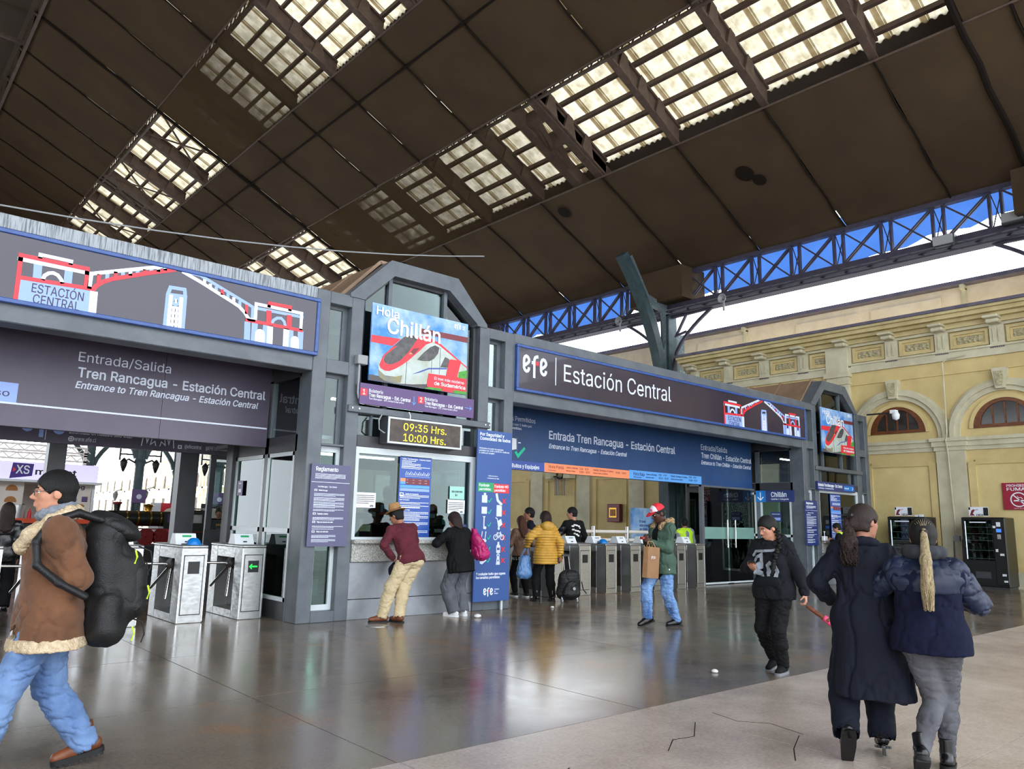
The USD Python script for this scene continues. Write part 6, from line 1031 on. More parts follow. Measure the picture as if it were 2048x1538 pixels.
mat('pack_black', s(21, 22, 24), s(15, 16, 18), scale=10, rough=.6, bump=.25, bscale=120); mat('pack_lime', s(190, 230, 40), rough=.5); mat('bag_pink', s(190, 36, 110), s(160, 26, 90), scale=6, rough=.45); mat('bag_blue', s(96, 138, 190), s(74, 112, 162), scale=6, rough=.4); mat('paper_kraft', s(196, 150, 104), s(182, 136, 92), scale=8, rough=.8); mat('paper_kraft_dark', s(150, 112, 78), s(140, 104, 72), scale=8, rough=.8); mat('cap_red', s(220, 40, 52), rough=.7); mat('scarf_grey', s(128, 134, 144), s(104, 110, 120), scale=20, rough=.95); mat('pink_vinyl', s(226, 70, 120), rough=.3)

def blob(lo, hi, h, fn, amp=.004, sc=8, st=(1, 1, 1), seed=0):
    F = Field(lo, hi, h); fn(F); return folds(F.mesh(), amp, sc, st, seed)
Q = lambda *a: np.array(a, float)
# ---- man in the shearling jacket (left foreground, profile to the left)
t = person('man in brown shearling jacket and jeans with black backpack walking left', (1.2, 5.4, 0), 172)
B = Body(1.74, 1.1, pel=(.11, 0), lean=.03, feet=((.40, .09, 0, .05, 0), (-.17, -.09, .03, -.05, .22)), hands=((.15, .12, .93), (.15, -.12, .93)), elbow=((-1, .45, -.15), (-1, -.45, -.1)), head=(.02, .06, 0))
obj('body', B.skin(.0075), 'skin_tan', t, smooth=True); eyes(B, t)
hair_cap(B, t, 'hair_black', (.74, -.67), .030, .010, -.085, h=.0055, grooves=.006)
garment(B, t, 'jeans', 'denim', pants(B, .016, .020, .05), .009, .010, 11, (.8, .8, 1.5), 1)
put_shoes(B, t, 'boot', 'leather_brown', 'rubber_black')
jk = garment(B, t, 'jacket', 'suede', top(B, .040, .155, .045, .036, .045, .06), .010, .012, 7, (1, 1, .7), 2)
def hemf(F): B.torso(F, .046, .06, False, low=.26, flare=.052); F.keep(B.P - B.sp * .21, -B.sp); F.keep(B.P - B.sp * .145, B.sp)
garment(B, t, 'hem_trim', 'shearling', hemf, .010, .006, 30, seed=3, parent=jk, label='cream shearling hem band')
def collar(F):
    c = B.N; P_ = [c + Q(-.085, 0, .045), c + Q(-.05, .095, .03), c + Q(.04, .125, -.025), c + Q(.13, .10, -.10), c + Q(.17, .05, -.17)]
    for a, b in zip(P_[:-1], P_[1:]): F.cone(a, b, .040, .046, .03)
    R_ = [p * [1, -1, 1] for p in P_]
    for a, b in zip(R_[:-1], R_[1:]): F.cone(a, b, .040, .046, .03)
garment(B, t, 'collar', 'shearling', collar, .009, .007, 30, seed=4, parent=jk, label='wide cream shearling collar')
def scarf(F):
    for k in range(10):
        a, b = k / 10 * 2 * PI, (k + 1) / 10 * 2 * PI; z = lambda a: .045 + .03 * math.cos(a + PI)
        F.cone(B.N + Q(.015 + .075 * math.cos(a), .070 * math.sin(a), z(a)), B.N + Q(.015 + .075 * math.cos(b), .070 * math.sin(b), z(b)), .032, .032, .02)
garment(B, t, 'scarf', 'scarf_grey', scarf, .008, .006, 20, (1, 1, 4), 5)
g = thing('eyeglasses', 'thin metal eyeglasses on the man in the shearling jacket', 'glasses', (1.2, 5.4, 0), math.radians(172))
for q in (1, -1):
    ring = [B.hx(.104, q * .034 + .022 * math.cos(a), .0 + .017 * math.sin(a)) for a in np.linspace(0, 2 * PI, 15)]; obj('rim', tube(ring, .0016, 6), 'vend_grey', g); obj('temple', tube([B.hx(.100, q * .057, .006), B.hx(.05, q * .078, .008), B.hx(-.01, q * .084, .006)], .0018, 6), 'vend_grey', g)
obj('bridge', tube([B.hx(.104, .012, .004), B.hx(.112, 0, .007), B.hx(.104, -.012, .004)], .0016, 6), 'vend_grey', g)
g = thing('backpack', 'large black hiking backpack with lime zip pulls on the man at the left', 'backpack', (1.2, 5.4, 0), math.radians(172))
bp = lambda F: (F.cone(Q(-.14, 0, 1.36), Q(-.17, 0, .82), .12, .13, .06, Q(0, 1, 0), .72), F.cone(Q(-.27, 0, 1.18), Q(-.28, 0, .95), .11, .12, .06, Q(0, 1, 0), .8), F.ell(Q(-.17, 0, 1.40), np.eye(3), (.12, .15, .09), .05), F.cone(Q(-.20, .12, .80), Q(-.20, -.12, .80), .09, .09, .05), F.cone(Q(-.18, .17, .98), Q(-.18, .17, .82), .06, .065, .04))
obj('main_pack', blob((-.5, -.35, .6), (.1, .35, 1.6), .011, bp, .007, 6, seed=3), 'pack_black', g, smooth=True)
obj('top_lid', blob((-.45, -.3, 1.2), (.1, .3, 1.62), .011, lambda F: F.ell(Q(-.19, 0, 1.42), np.array([[.9, 0, .43], [0, 1, 0], [-.43, 0, .9]]), (.17, .17, .07), .02), .006, 8, seed=5), 'pack_black', g, smooth=True)
obj('front_pocket', blob((-.55, -.3, .7), (-.1, .3, 1.3), .011, lambda F: F.cone(Q(-.33, 0, 1.14), Q(-.33, 0, .94), .075, .085, .04, Q(0, 1, 0), .6), .006, 8, seed=6), 'pack_black', g, smooth=True)
for sg in (1, -1): obj('shoulder_strap', blob((-.25, -.35, .9), (.35, .35, 1.65), .008, lambda F: [F.cone(a, b, .022, .022, .015, Q(0, 1, 0), .55) for a, b in zip(*(lambda p: (p[:-1], p[1:]))([Q(-.10, sg * .12, 1.46), Q(.03, sg * .14, 1.50), Q(.17, sg * .17, 1.45), Q(.235, sg * .205, 1.33), Q(.22, sg * .235, 1.20), Q(.10, sg * .27, 1.10), Q(-.04, sg * .27, 1.02)]))], .0), 'pack_black', g, smooth=True)
for (x, y, z) in ((-.40, .10, 1.06), (-.30, .17, 1.28), (-.33, .14, .82)): obj('zip_pull', tube([(x, y, z), (x - .01, y + .02, z - .04), (x, y + .015, z - .08)], .006, 6), 'pack_lime', g)
for (y, z) in ((.06, 1.30), (-.05, 1.22), (.02, .86)): obj('loose_strap', tube([(-.33, y, z), (-.40, y + .02, z - .03), (-.415, y + .03, z - .10), (-.40, y + .03, z - .15)], .005, 6), 'pack_black', g)
# ---- man in the hat at the counter
t = person('man in tan hat, maroon jumper and beige trousers leaning on the counter', (6.64, 10.16, 0), 90)
B = Body(1.80, 1.04, hip=.515, pel=(-.12, -.17), lean=.46, side=.10, feet=((.0, .22, 0, 1.15, 0), (-.15, .02, 0, .15, 0)), hands=((.04, .06, .93), (.26, -.22, 1.225)), elbow=((-.3, 1, .1), (.1, -1, -.4)), head=(.5, .35, 0), hand_dir=(None, ((.3, .9, 0), (0, 0, -1))))
obj('body', B.skin(.010), 'skin_warm', t, smooth=True); hair_cap(B, t, 'hair_black', (.70, -.72), .03, .012, -.085)
garment(B, t, 'trousers', 'chino', pants(B, .018, .020, .05), .010, .010, 10, (.8, .8, 1.4), 11); put_shoes(B, t, 'shoe', 'leather_brown', 'rubber_black')
garment(B, t, 'jumper', 'knit_maroon', top(B, .024, .10, .0, .020, .03), .010, .010, 9, seed=12)
g = thing('felt_hat', 'tan felt hat on the man leaning at the ticket counter', 'hat', (6.64, 10.16, 0), PI / 2)
hm = trimesh.util.concatenate([lathe([(.0, .145), (.05, .15), (.085, .135), (.098, .06), (.104, .0)], 28), lathe([(.10, .004), (.15, -.012), (.168, -.002), (.166, .006), (.15, -.004), (.1, .012)], 28)])
hT = lambda m_, up_=.055: onto(m_, B.hx(-.01, 0, up_), B.hf, B.hl)
obj('crown', hT(lathe([(.0, .130), (.04, .142), (.082, .132), (.098, .06), (.106, .0)], 28)), 'felt_tan', g, smooth=50); obj('brim', hT(lathe([(.10, .010), (.14, -.004), (.165, .004), (.167, .010), (.14, .004), (.10, .016)], 28)), 'felt_tan', g, smooth=50); obj('band', hT(lathe([(.107, .008), (.104, .034), (.101, .034), (.100, .008)], 28)), 'leather_brown', g)
g = thing('shoulder_bag', 'dark blue bag hanging in front of the man in beige trousers', 'bag', (6.64, 10.16, 0), PI / 2); obj('bag_body', blob((-.15, -.5, .4), (.4, .3, 1.1), .012, lambda F: F.cone(Q(.16, -.24, .86), Q(.14, -.10, .72), .08, .12, .05, Q(0, .8, .6), .8), .012, 8, seed=2), 'cloth_navy', g, smooth=True); obj('strap', tube([(.16, -.24, .9), (.2, -.28, 1.1), (.12, -.2, 1.35)], .012, 6), 'cloth_navy', g)
# ---- woman with the pink bag at the counter
t = person('woman with long dark hair, black jumper and grey wide trousers at the counter', (7.85, 10.14, 0), 90)
B = Body(1.66, 1.0, True, pel=(-.02, .03), lean=.16, side=.03, feet=((.0, .11, 0, .5, 0), (.03, -.10, 0, .1, 0)), hands=((.30, .18, 1.225), (.28, -.08, 1.215)), elbow=((-.3, .9, -.5), (-.5, -.8, -.6)), head=(.25, .45, 0))
obj('body', B.skin(.010), 'skin_warm', t, smooth=True)
hair_cap(B, t, 'hair_brown', (.75, -.62), .03, .022, -.12, [((-.07, .0, .03), (-.10, .0, -.16), .085, .085), ((-.09, .05, -.10), (-.12, .06, -.36), .06, .05), ((-.09, -.05, -.10), (-.12, -.07, -.36), .06, .05), ((-.10, 0, -.1), (-.13, -.01, -.40), .07, .05)], grooves=.008) if False else None
def long_hair(B, t, mt, ln=.36, w=.055, off=.016, back=-.02, seed=0):
    F = Field(B.hc - [.34, .34, ln + .25], B.hc + [.3, .3, .26], .009); ax = (B.hf, B.hl, B.hu); s_ = B.s; bk = -unit([B.fwd[0], B.fwd[1], 0])
    F.ell(B.hx(-.016, 0, .02), ax, np.array([.114, .094, .114]) * s_, .02)
    for y in (-1, -.33, .33, 1):
        a = B.hx(-.07 + .02 * abs(y), y * w * .95, -.03); b = a + bk * .05 + Q(0, 0, -ln * .5); b2 = np.array([*(B.N + bk * .145)[:2], 0]) + B.lat * y * w + Q(0, 0, B.hc[2] - ln * (1 - .08 * abs(y))); F.cone(a, b, .055 * s_, .052 * s_, .03); F.cone(b, b2, .052 * s_, .032 * s_, .03)
    F.keep(B.hx(0, 0, 0) + unit(B.hf * .82 - B.hu * .5) * .028 * s_, B.hf * .82 - B.hu * .5)
    m_ = F.mesh(); m_.vertices += m_.vertex_normals * (.010 * np.asarray(meshkit.fbm(m_.vertices * [34, 34, 4] + seed)))[:, None]; return obj('hair', m_, mt, t, smooth=True)
long_hair(B, t, 'hair_brown', .36)
garment(B, t, 'trousers', 'cloth_charcoal', pants(B, .020, .042, .05), .010, .012, 9, (1, 1, .4), 21); put_shoes(B, t, 'sneaker', 'rubber_white', 'rubber_white')
garment(B, t, 'jumper', 'cloth_black', top(B, .034, .19, .05, .030, .03, .07), .010, .014, 9, (1.5, 1.5, .3), 22)
g = thing('pink_bag', 'bright pink shoulder bag on the woman with long dark hair', 'bag', (7.85, 10.14, 0), PI / 2); obj('bag_body', blob((-.4, -.6, .7), (.3, -.05, 1.45), .012, lambda F: (F.cone(Q(-.04, -.29, 1.22), Q(-.06, -.35, .98), .07, .12, .05, unit([1, .2, 0]), .7), F.cone(Q(-.02, -.25, 1.36), Q(-.04, -.29, 1.2), .03, .06, .04)), .02, 9, (1, 1, .6), seed=4), 'bag_pink', g, smooth=True); obj('strap', tube([(.0, -.22, 1.39), (.06, -.26, 1.30), (.04, -.31, 1.15)], .014, 6), 'bag_pink', g)
# ---- woman in the brown jacket
t = person('woman with long auburn hair in a brown jacket beside the luggage poster', (10.95, 12.1, 0), 75)
B = Body(1.63, .95, True, feet=((.08, .09, 0, .1, 0), (-.08, -.09, 0, -.1, 0)), hands=((.22, .16, 1.08), (.22, -.16, 1.08)), head=(.1, .1, 0))
obj('body', B.skin(.012), 'skin_warm', t, smooth=True); long_hair(B, t, 'hair_auburn', .34, .05, seed=3)
garment(B, t, 'leggings', 'cloth_black', pants(B, .012, .006, .05), .012, .004, 9, seed=31); put_shoes(B, t, 'sneaker', 'rubber_black', 'rubber_white')
garment(B, t, 'jacket', 'jacket_brown', top(B, .026, .04, .01, .022), .011, .012, 9, seed=32)
ks = garment(B, t, 'knit_skirt', 'cloth_black', lambda F: (B.torso(F, .02, .05, False, low=.22, flare=.02), F.keep(B.P - B.sp * .15, -B.sp), F.keep(B.P - B.sp * .02, B.sp)), .012, .003, 9, seed=33)
for a in np.linspace(-2.6, 2.6, 17): obj('knit_loop', tube([B.P - B.sp * .09 + B.fwd * (.15 * math.cos(a + PI)) + B.lat * (.185 * math.sin(a + PI)) + B.lat * (.014 * math.cos(u)) + B.sp * (.03 * math.sin(u)) for u in np.linspace(0, 2 * PI, 9)], .004, 5), 'litter_white', ks)
# ---- woman in the yellow puffer
t = person('woman in mustard yellow puffer jacket and black trousers with a rolling suitcase', (10.8, 11.22, 0), 70)
B = Body(1.71, 1.02, True, feet=((.04, .17, 0, .1, 0), (-.04, -.14, 0, -.2, 0)), hands=((.10, .36, 1.06), (-.04, -.30, .88)), elbow=((-.3, .9, -.6), (-.8, -.5, 0)), head=(.15, .05, 0), hand_dir=(None, ((-.1, -.1, -1), (1, 0, 0))))
obj('body', B.skin(.010), 'skin_warm', t, smooth=True); hair_cap(B, t, 'hair_brown', (.8, -.58), .03, .024, -.15, [((-.05, .03, -.02), (-.05, .05, -.15), .07, .055), ((-.05, -.03, -.02), (-.05, -.05, -.15), .07, .055)], grooves=.012)
garment(B, t, 'trousers', 'cloth_black', pants(B, .018, .012, .05), .011, .006, 8, seed=41); put_shoes(B, t, 'boot', 'leather_black', 'rubber_black')
jk = garment(B, t, 'puffer_jacket', 'puffer_mustard', top(B, .036, .19, .035, .028, .03, .06), .009, .006, 7, seed=42, ring=.017, rf=62)
garment(B, t, 'hood', 'puffer_mustard', lambda F: (F.ell(B.N + Q(-.11, 0, .0), np.eye(3), (.08, .13, .10), .03), F.cone(B.N + Q(-.06, .10, .02), B.N + Q(.05, .09, 0), .045, .035, .03), F.cone(B.N + Q(-.06, -.10, .02), B.N + Q(.05, -.09, 0), .045, .035, .03)), .010, .010, 9, seed=43, parent=jk)
g = thing('tote_bag', 'light blue plastic tote bag in the left hand of the woman in yellow', 'bag', (10.8, 11.22, 0), math.radians(70)); obj('bag_body', blob((-.2, .1, .3), (.4, .75, 1.0), .012, lambda F: F.cone(Q(.09, .41, .80), Q(.08, .42, .52), .075, .11, .04, unit([-.3, 1, 0]), .62), .014, 10, (1, 1, .4), 6), 'bag_blue', g, smooth=True)
for e in (-.03, .03): obj('handle', tube([(.09 + e, .32, .84), (.10 + e, .35, 1.0), (.11, .37, 1.06), (.10 + e, .40, 1.0), (.09 + e, .49, .84)], .008, 6), 'bag_blue', g)
g = thing('rolling_suitcase', 'black soft rolling suitcase behind the woman in yellow', 'suitcase', (11.02, 10.78, 0), math.radians(70))
obj('case_body', blob((-.3, -.4, -.02), (.3, .4, .75), .011, lambda F: (F.cone(Q(.04, 0, .17), Q(-.02, 0, .50), .145, .125, .03, Q(0, 1, 0), .58), F.keep((0, 0, .05), (0, 0, -1))), .012, 8, seed=8), 'pack_black', g, smooth=True); obj('front_pocket', blob((-.4, -.35, 0), (.1, .35, .6), .011, lambda F: F.cone(Q(-.11, 0, .19), Q(-.14, 0, .36), .095, .06, .03, Q(0, 1, 0), .5), .010, 9, seed=9), 'pack_black', g, smooth=True)
for y in (-.16, .16): obj('wheel', onto(trimesh.creation.cylinder(.04, .03, sections=16), (-.02, y, .04), (1, 0, 0), (0, 0, 1)), 'grey_plastic', g); obj('foot_strut', box(-.04, .0, y - .015, y + .015, .03, .12), 'alu_white', g)
for y in (-.06, .06): obj('pull_rod', tube([(.07, y, .55), (.20, y * .9 - .02, .88)], .009, 8), 'steel', g)
obj('pull_grip', bar((.20, -.09, .885), (.20, .06, .885), .035), 'black_plastic', g); obj('badge', onto(trimesh.creation.cylinder(.03, .01, sections=16), (-.232, 0, .28), (0, 1, 0), (.1, 0, 1)), 'grey_plastic', g); obj('side_strap', tube([(-.1, -.22, .4), (-.12, -.25, .25), (-.16, -.30, .18)], .012, 6), 'pack_black', g)
# ---- man in the green parka
t = person('man in green parka and jeans with red cap walking left looking at his hands', (9.85, 7.6, 0), 165)
B = Body(1.83, 1.02, pel=(.02, 0), feet=((-.17, .09, 0, .05, 0), (.26, -.06, .035, -.05, .30)), hands=((.27, .055, 1.24), (.29, -.045, 1.25)), elbow=((-.7, .5, -.7), (-.7, -.5, -.7)), head=(-.1, .42, 0), hand_dir=(((.65, -.3, .5), (-.4, -.8, .2)), ((.65, .3, .5), (-.4, .8, .2))), curl=(.7, .7))
obj('body', B.skin(.0085), 'skin_brown', t, smooth=True); eyes(B, t); hair_cap(B, t, 'hair_black', (.70, -.72), .02, .006, -.06, grooves=.002)
garment(B, t, 'jeans', 'denim_bright', pants(B, .014, .012, .05), .009, .011, 11, (.8, .8, 1.5), 51); put_shoes(B, t, 'shoe', 'leather_black', 'rubber_black')
garment(B, t, 'shirt', 'cloth_black', lambda F: (B.torso(F, .018, .05, False, low=.15), F.cone(B.N, B.N + B.sp * .1, .06, .065, 0, cut=True)), .011, .003, 9, seed=52)
def parka(F): top(B, .034, .19, .03, .027, .03, .06)(F); a = B.C + B.fwd * .25; F.cone(B.P + B.fwd * .32 - B.sp * .3, B.S + B.fwd * .16 + B.sp * .05, .12, .13, .0, B.lat, 1.6, True)
jk = garment(B, t, 'parka', 'parka_green', parka, .009, .013, 9, seed=53)
garment(B, t, 'fur_hood', 'fur_tan', lambda F: [F.cone(a, b, .042, .042, .03) for a, b in zip(*(lambda p: (p[:-1], p[1:]))([B.N + Q(.09, .10, -.06), B.N + Q(-.01, .13, .02), B.N + Q(-.12, .09, .03), B.N + Q(-.16, 0, .01), B.N + Q(-.12, -.09, .03), B.N + Q(-.01, -.13, .02), B.N + Q(.09, -.10, -.06)]))], .009, .02, 40, seed=54, parent=jk)
garment(B, t, 'hood', 'parka_green', lambda F: F.ell(B.N + Q(-.14, 0, -.06), np.eye(3), (.07, .13, .11), .03), .010, .008, 8, seed=55, parent=jk)
obj('badge', box(.04, .055, -.001, .001, 0, .02).apply_translation(B.P - B.sp * .1 + B.lat * .2) if False else onto(trimesh.creation.cylinder(.012, .012, sections=8), B.P - B.sp * .12 + B.lat * .235 + B.fwd * .05, (1, 0, 0), (0, 0, 1)), 'litter_white', jk)
g = thing('baseball_cap', 'red cap with white front panel on the man in the green parka', 'cap', (9.85, 7.6, 0), math.radians(165))
cp = lambda fn: (lambda F: fn(F))
def cap_part(front_):
    F = Field(B.hc - .25, B.hc + .25, .006); F.ell(B.hx(-.01, 0, .045), (B.hf, B.hl, B.hu), np.array([.116, .095, .105]) * B.s, 0); F.keep(B.hx(0, 0, .048), -B.hu); F.keep(B.hx(.035, 0, 0), -B.hf if front_ else B.hf); return F.mesh()
obj('crown', cap_part(False), 'cap_red', g, smooth=True); fp = obj('front_panel', cap_part(True), 'paper', g, smooth=True, label='white front panel of the cap')
vz = Field(B.hc - .3, B.hc + .3, .006); vz.ell(B.hx(.10, 0, .047), (unit(B.hf - B.hu * .25), B.hl, unit(B.hu + B.hf * .25)), np.array([.095, .085, .010]) * B.s, 0); obj('visor', vz.mesh(), 'cap_red', g, smooth=True); obj('patch', onto(box(-.03, .03, -.018, .018, 0, .004), B.hx(.098, .02, .085), B.hl, B.hu), 'cap_red', fp); obj('patch_print', onto(text('FIN', .02, .045, bold=True), B.hx(.103, .045, .075), -B.hl, B.hu), 'print_white', fp)
g = thing('paper_bag', 'tall brown kraft paper shopping bag on the arm of the man in the parka', 'bag', (9.85, 7.6, 0), math.radians(165))
px, py = .33, .08; A_ = trimesh.creation.box((.22, .11, .46)); A_.apply_transform(trimesh.transformations.rotation_matrix(math.radians(-4), [0, 1, 0])); A_.apply_translation((px, py + .05, .95)); obj('bag_body', A_, 'paper_kraft', g)
fc = obj('front_face', onto(box(-.108, .108, -.228, .228, 0, .004), (px, py + .106, .95), (-math.cos(.07), 0, -math.sin(.07)), (-math.sin(.07), 0, math.cos(.07))), 'paper_kraft_dark', g); obj('lettering', onto(text('FP', .045, .07), (px + .035, py + .111, 1.0), (-math.cos(.07), 0, -math.sin(.07)), (-math.sin(.07), 0, math.cos(.07))), 'print_white', fc); obj('lettering', onto(text('FREEPORT', .012, .1), (px + .05, py + .111, .96), (-math.cos(.07), 0, -math.sin(.07)), (-math.sin(.07), 0, math.cos(.07))), 'print_pale', fc) if False else None
for e in (-.05, .06): obj('handle', tube([(px - .05, py + .05 + e * .8, 1.17), (px - .05, py + .03, 1.26), (px + .04, py + .03, 1.26), (px + .05, py + .05 + e * .8, 1.17)], .006, 6), 'paper_kraft', g)
g = thing('snack_wrapper', 'small red packet held in both hands by the man in the parka', 'packet', (9.85, 7.6, 0), math.radians(165)); obj('packet', bbox(.36, .42, -.035, .045, 1.29, 1.33, .008), 'loco_red', g)
# ---- woman in the black hoodie
t = person('woman in black hoodie and black trousers with a plait walking forward with phone', (7.8, 4.55, 0), 185)
B = Body(1.63, 1.14, True, pel=(0, .01), feet=((.05, .10, 0, .1, 0), (-.14, -.08, .035, -.1, .32)), hands=((-.04, .34, .80), (.27, -.09, 1.07)), elbow=((-.8, .7, 0), (-.6, -.8, -.4)), head=(-.42, .42, 0), hand_dir=(((.25, .25, -1), (.3, -1, 0)), ((.75, .3, .15), (-.15, .3, 1))), curl=(.75, .45))
obj('body', B.skin(.0075), 'skin_tan', t, smooth=True); eyes(B, t)
hair_cap(B, t, 'hair_black', (.80, -.58), .035, .016, -.07, h=.007, grooves=.003)
pl_ = [B.hx(-.06, .075, -.05), B.hx(-.03, .085, -.12), B.N + Q(.07, .13, -.03), B.N + Q(.16, .12, -.12), B.N + Q(.19, .10, -.24)]
pts = np.array(pl_); tt = np.linspace(0, len(pts) - 1, 17); cc = np.stack([np.interp(tt, range(len(pts)), pts[:, k]) for k in range(3)], 1)
for k in range(16): g_ = trimesh.creation.icosphere(2, 1.0); g_.apply_scale((.026, .022, .022)); g_.apply_translation(cc[k] + B.lat * .007 * (-1) ** k); obj('plait', g_, 'hair_black', t, smooth=True)
obj('plait_end', blob(cc[-1] - .2, cc[-1] + .1, .008, lambda F: F.cone(cc[-1], cc[-1] + Q(.03, -.01, -.11), .026, .010, .01), .006, 40, (1, 1, .3)), 'hair_black', t, smooth=True)
garment(B, t, 'trousers', 'cloth_black', pants(B, .012, .012, .05), .009, .010, 11, (.8, .8, 1.5), 61); put_shoes(B, t, 'sneaker', 'cloth_black', 'rubber_grey')
jk = garment(B, t, 'hoodie', 'hoodie_black', top(B, .026, .11, .015, .026, .03, .06), .009, .013, 9, seed=62)
garment(B, t, 'hood', 'hoodie_black', lambda F: (F.ell(B.N + Q(-.10, 0, .01), np.eye(3), (.08, .12, .08), .03), *[F.cone(B.N + Q(-.06, q * .10, .02), B.N + Q(.08, q * .06, -.05), .042, .030, .03) for q in (1, -1)]), .009, .006, 9, seed=63, parent=jk)
garment(B, t, 'front_pocket', 'hoodie_black', lambda F: F.cone(B.P + B.fwd * .145 + B.sp * .07 + B.lat * .09, B.P + B.fwd * .145 + B.sp * .07 - B.lat * .09, .06, .06, .03, B.fwd, 2.2), .010, .004, 9, seed=64, parent=jk)
LG = [([(-.14, .10), (-.11, .145), (-.04, .15), (.08, .16), (.13, .175)], .028), ([(-.12, .03), (-.10, .08), (-.04, .11), (-.03, .02), (-.045, -.08), (-.02, -.14), (.04, -.15), (.10, -.13), (.125, -.06), (.11, .0), (.06, .03), (.03, .0), (.04, -.05), (.03, -.08)], .034), ([(.03, -.14), (.035, -.08), (.06, -.06)], .03)]
LGp = unary_union([line(p, w, 1) for p, w in LG]).simplify(.004)
lm = ext(LGp, .03); lm = trimesh.Trimesh(*trimesh.remesh.subdivide_to_size(lm.vertices, lm.faces, .03), process=False); c0_ = B.C + B.fwd * .04 - B.sp * .045 - B.lat * .02
lm = onto(lm, c0_, B.lat * 1.0, B.sp)   # lay the print on the hoodie front: read left to right for someone facing her
Hm = None
def drape(m_, jk_path, d, lift=.003):
    ms = UsdGeom.Mesh(stage.GetPrimAtPath(jk_path)); tm = trimesh.Trimesh(np.array(ms.GetPointsAttr().Get()), np.array(ms.GetFaceVertexIndicesAttr().Get()).reshape(-1, 3), process=False)
    from scipy.spatial import cKDTree
    d = unit(d); a = unit(np.cross(d, [0, 0, 1.0])); b = np.cross(a, d); n_ = np.asarray(tm.vertex_normals) @ d > .1; V = tm.vertices[n_]; kd = cKDTree(np.stack([V @ a, V @ b], 1)); q = np.stack([m_.vertices @ a, m_.vertices @ b], 1); dd, ii = kd.query(q, k=5); h = (V @ d)[ii].max(1); m_ = m_.copy(); depth = m_.vertices @ d; depth -= depth.min(); m_.vertices += d * (h - m_.vertices @ d + lift + np.where(depth > .015, .003, -.012))[:, None]; return m_
obj('chest_print', drape(lm, jk, B.fwd), 'cloth_grey', jk, label='grey letter emblem')
g = thing('phone', 'dark phone in the hand of the woman in the black hoodie', 'phone', (7.8, 4.55, 0), math.radians(185)); w_ = B.wr[1]; dd_ = unit([.75, .3, .15]); obj('phone_body', onto(bbox(-.038, .038, -.08, .08, 0, .011, .004), w_ + dd_ * .10 + Q(0, 0, .045), unit(np.cross(dd_, [0, 0, 1])), unit(dd_)), 'black_plastic', g); obj('flap', onto(bbox(-.038, .038, -.07, .07, 0, .006, .002), w_ + dd_ * .09 + Q(0, 0, .037), unit(np.cross(dd_, [0, 0, 1])), unit(dd_)), 'leather_brown', g)
g = thing('pink_pouch', 'small pink and brown pouch swinging from the hand of the hoodie woman', 'pouch', (7.8, 4.55, 0), math.radians(185)); e0 = B.wr[0] + Q(.02, .03, -.12); obj('pouch_body', blob(e0 - .4, e0 + .4, .008, lambda F: F.cone(e0, e0 + Q(-.03, .20, -.13), .016, .028, .01, unit([1, 0, 0]), 1.0), .004, 14), 'leather_brown', g, smooth=True); obj('tip', blob(e0 - .4, e0 + .4, .008, lambda F: F.cone(e0 + Q(-.03, .17, -.11), e0 + Q(-.03, .24, -.17), .032, .020, .01), .004, 14), 'pink_vinyl', g, smooth=True)
# ---- woman in the long navy coat
t = person('woman in long navy coat and heels with tied wavy brown hair, from behind', (5.52, 2.55, 0), 30)
B = Body(1.63, 1.0, True, hip=.555, pel=(0, -.02), lean=.02, side=-.02, feet=((-.20, .15, .10, .1, 1.05), (.03, -.09, .052, 0, .22)), hands=((.17, .20, 1.01), (.12, -.22, .93)), elbow=((-.8, .7, 0), (-.7, -.6, 0)), head=(-.85, .18, -.12))
obj('body', B.skin(.0075), 'skin_warm', t, smooth=True); eyes(B, t)
hair_cap(B, t, 'hair_brown', (.80, -.56), .03, .016, -.08, [((-.09, .0, -.0), (-.11, .01, -.04), .05, .045)], .007, .004)
def strands(name, mt, t, root, end, n, r0, r1, wave, seed, sag=.03, rad=.004, spread_end=None):
    r = np.random.default_rng(seed); P_ = []; cnt = []; d = np.asarray(end) - np.asarray(root); u = unit(np.cross(d, [0, 0, 1.0]) if abs(unit(d)[2]) < .98 else [1, 0, 0]); v = unit(np.cross(d, u))
    for i in range(n):
        a = r.uniform(0, 2 * PI); q = math.sqrt(r.random()); k = 14; L = r.uniform(.82, 1.05); ph = r.uniform(0, 6)
        for j in range(k):
            s_ = j / (k - 1); w = r0 + (r1 - r0) * math.sin(min(s_ * 1.35, 1.57)) if s_ < .8 else r0 + (r1 - r0) * (1.0 - (s_ - .8) * 2.2)
            P_.append(np.asarray(root) + d * s_ * L + (u * math.cos(a) + v * math.sin(a)) * q * w + u * wave * math.sin(s_ * 14 + ph) * s_ + v * sag * math.sin(s_ * PI))
        cnt.append(k)
    c = UsdGeom.BasisCurves.Define(stage, numbered(t, name)); c.CreateTypeAttr('linear'); c.CreateCurveVertexCountsAttr(cnt); c.CreatePointsAttr(Vt.Vec3fArray.FromNumpy(np.array(P_, np.float32))); c.CreateWidthsAttr([rad]); c.SetWidthsInterpolation('constant')
    UsdShade.MaterialBindingAPI.Apply(c.GetPrim()).Bind(M[mt]); c.GetPrim().SetCustomDataByKey('kind', 'stuff')
r0_ = B.hx(-.13, .02, -.02); strands('hair_tail', 'hair_brown', t, r0_, np.array([*(B.N + B.lat * .10 - B.fwd * .15)[:2], 1.27]), 420, .022, .062, .012, 5, .02, .005)
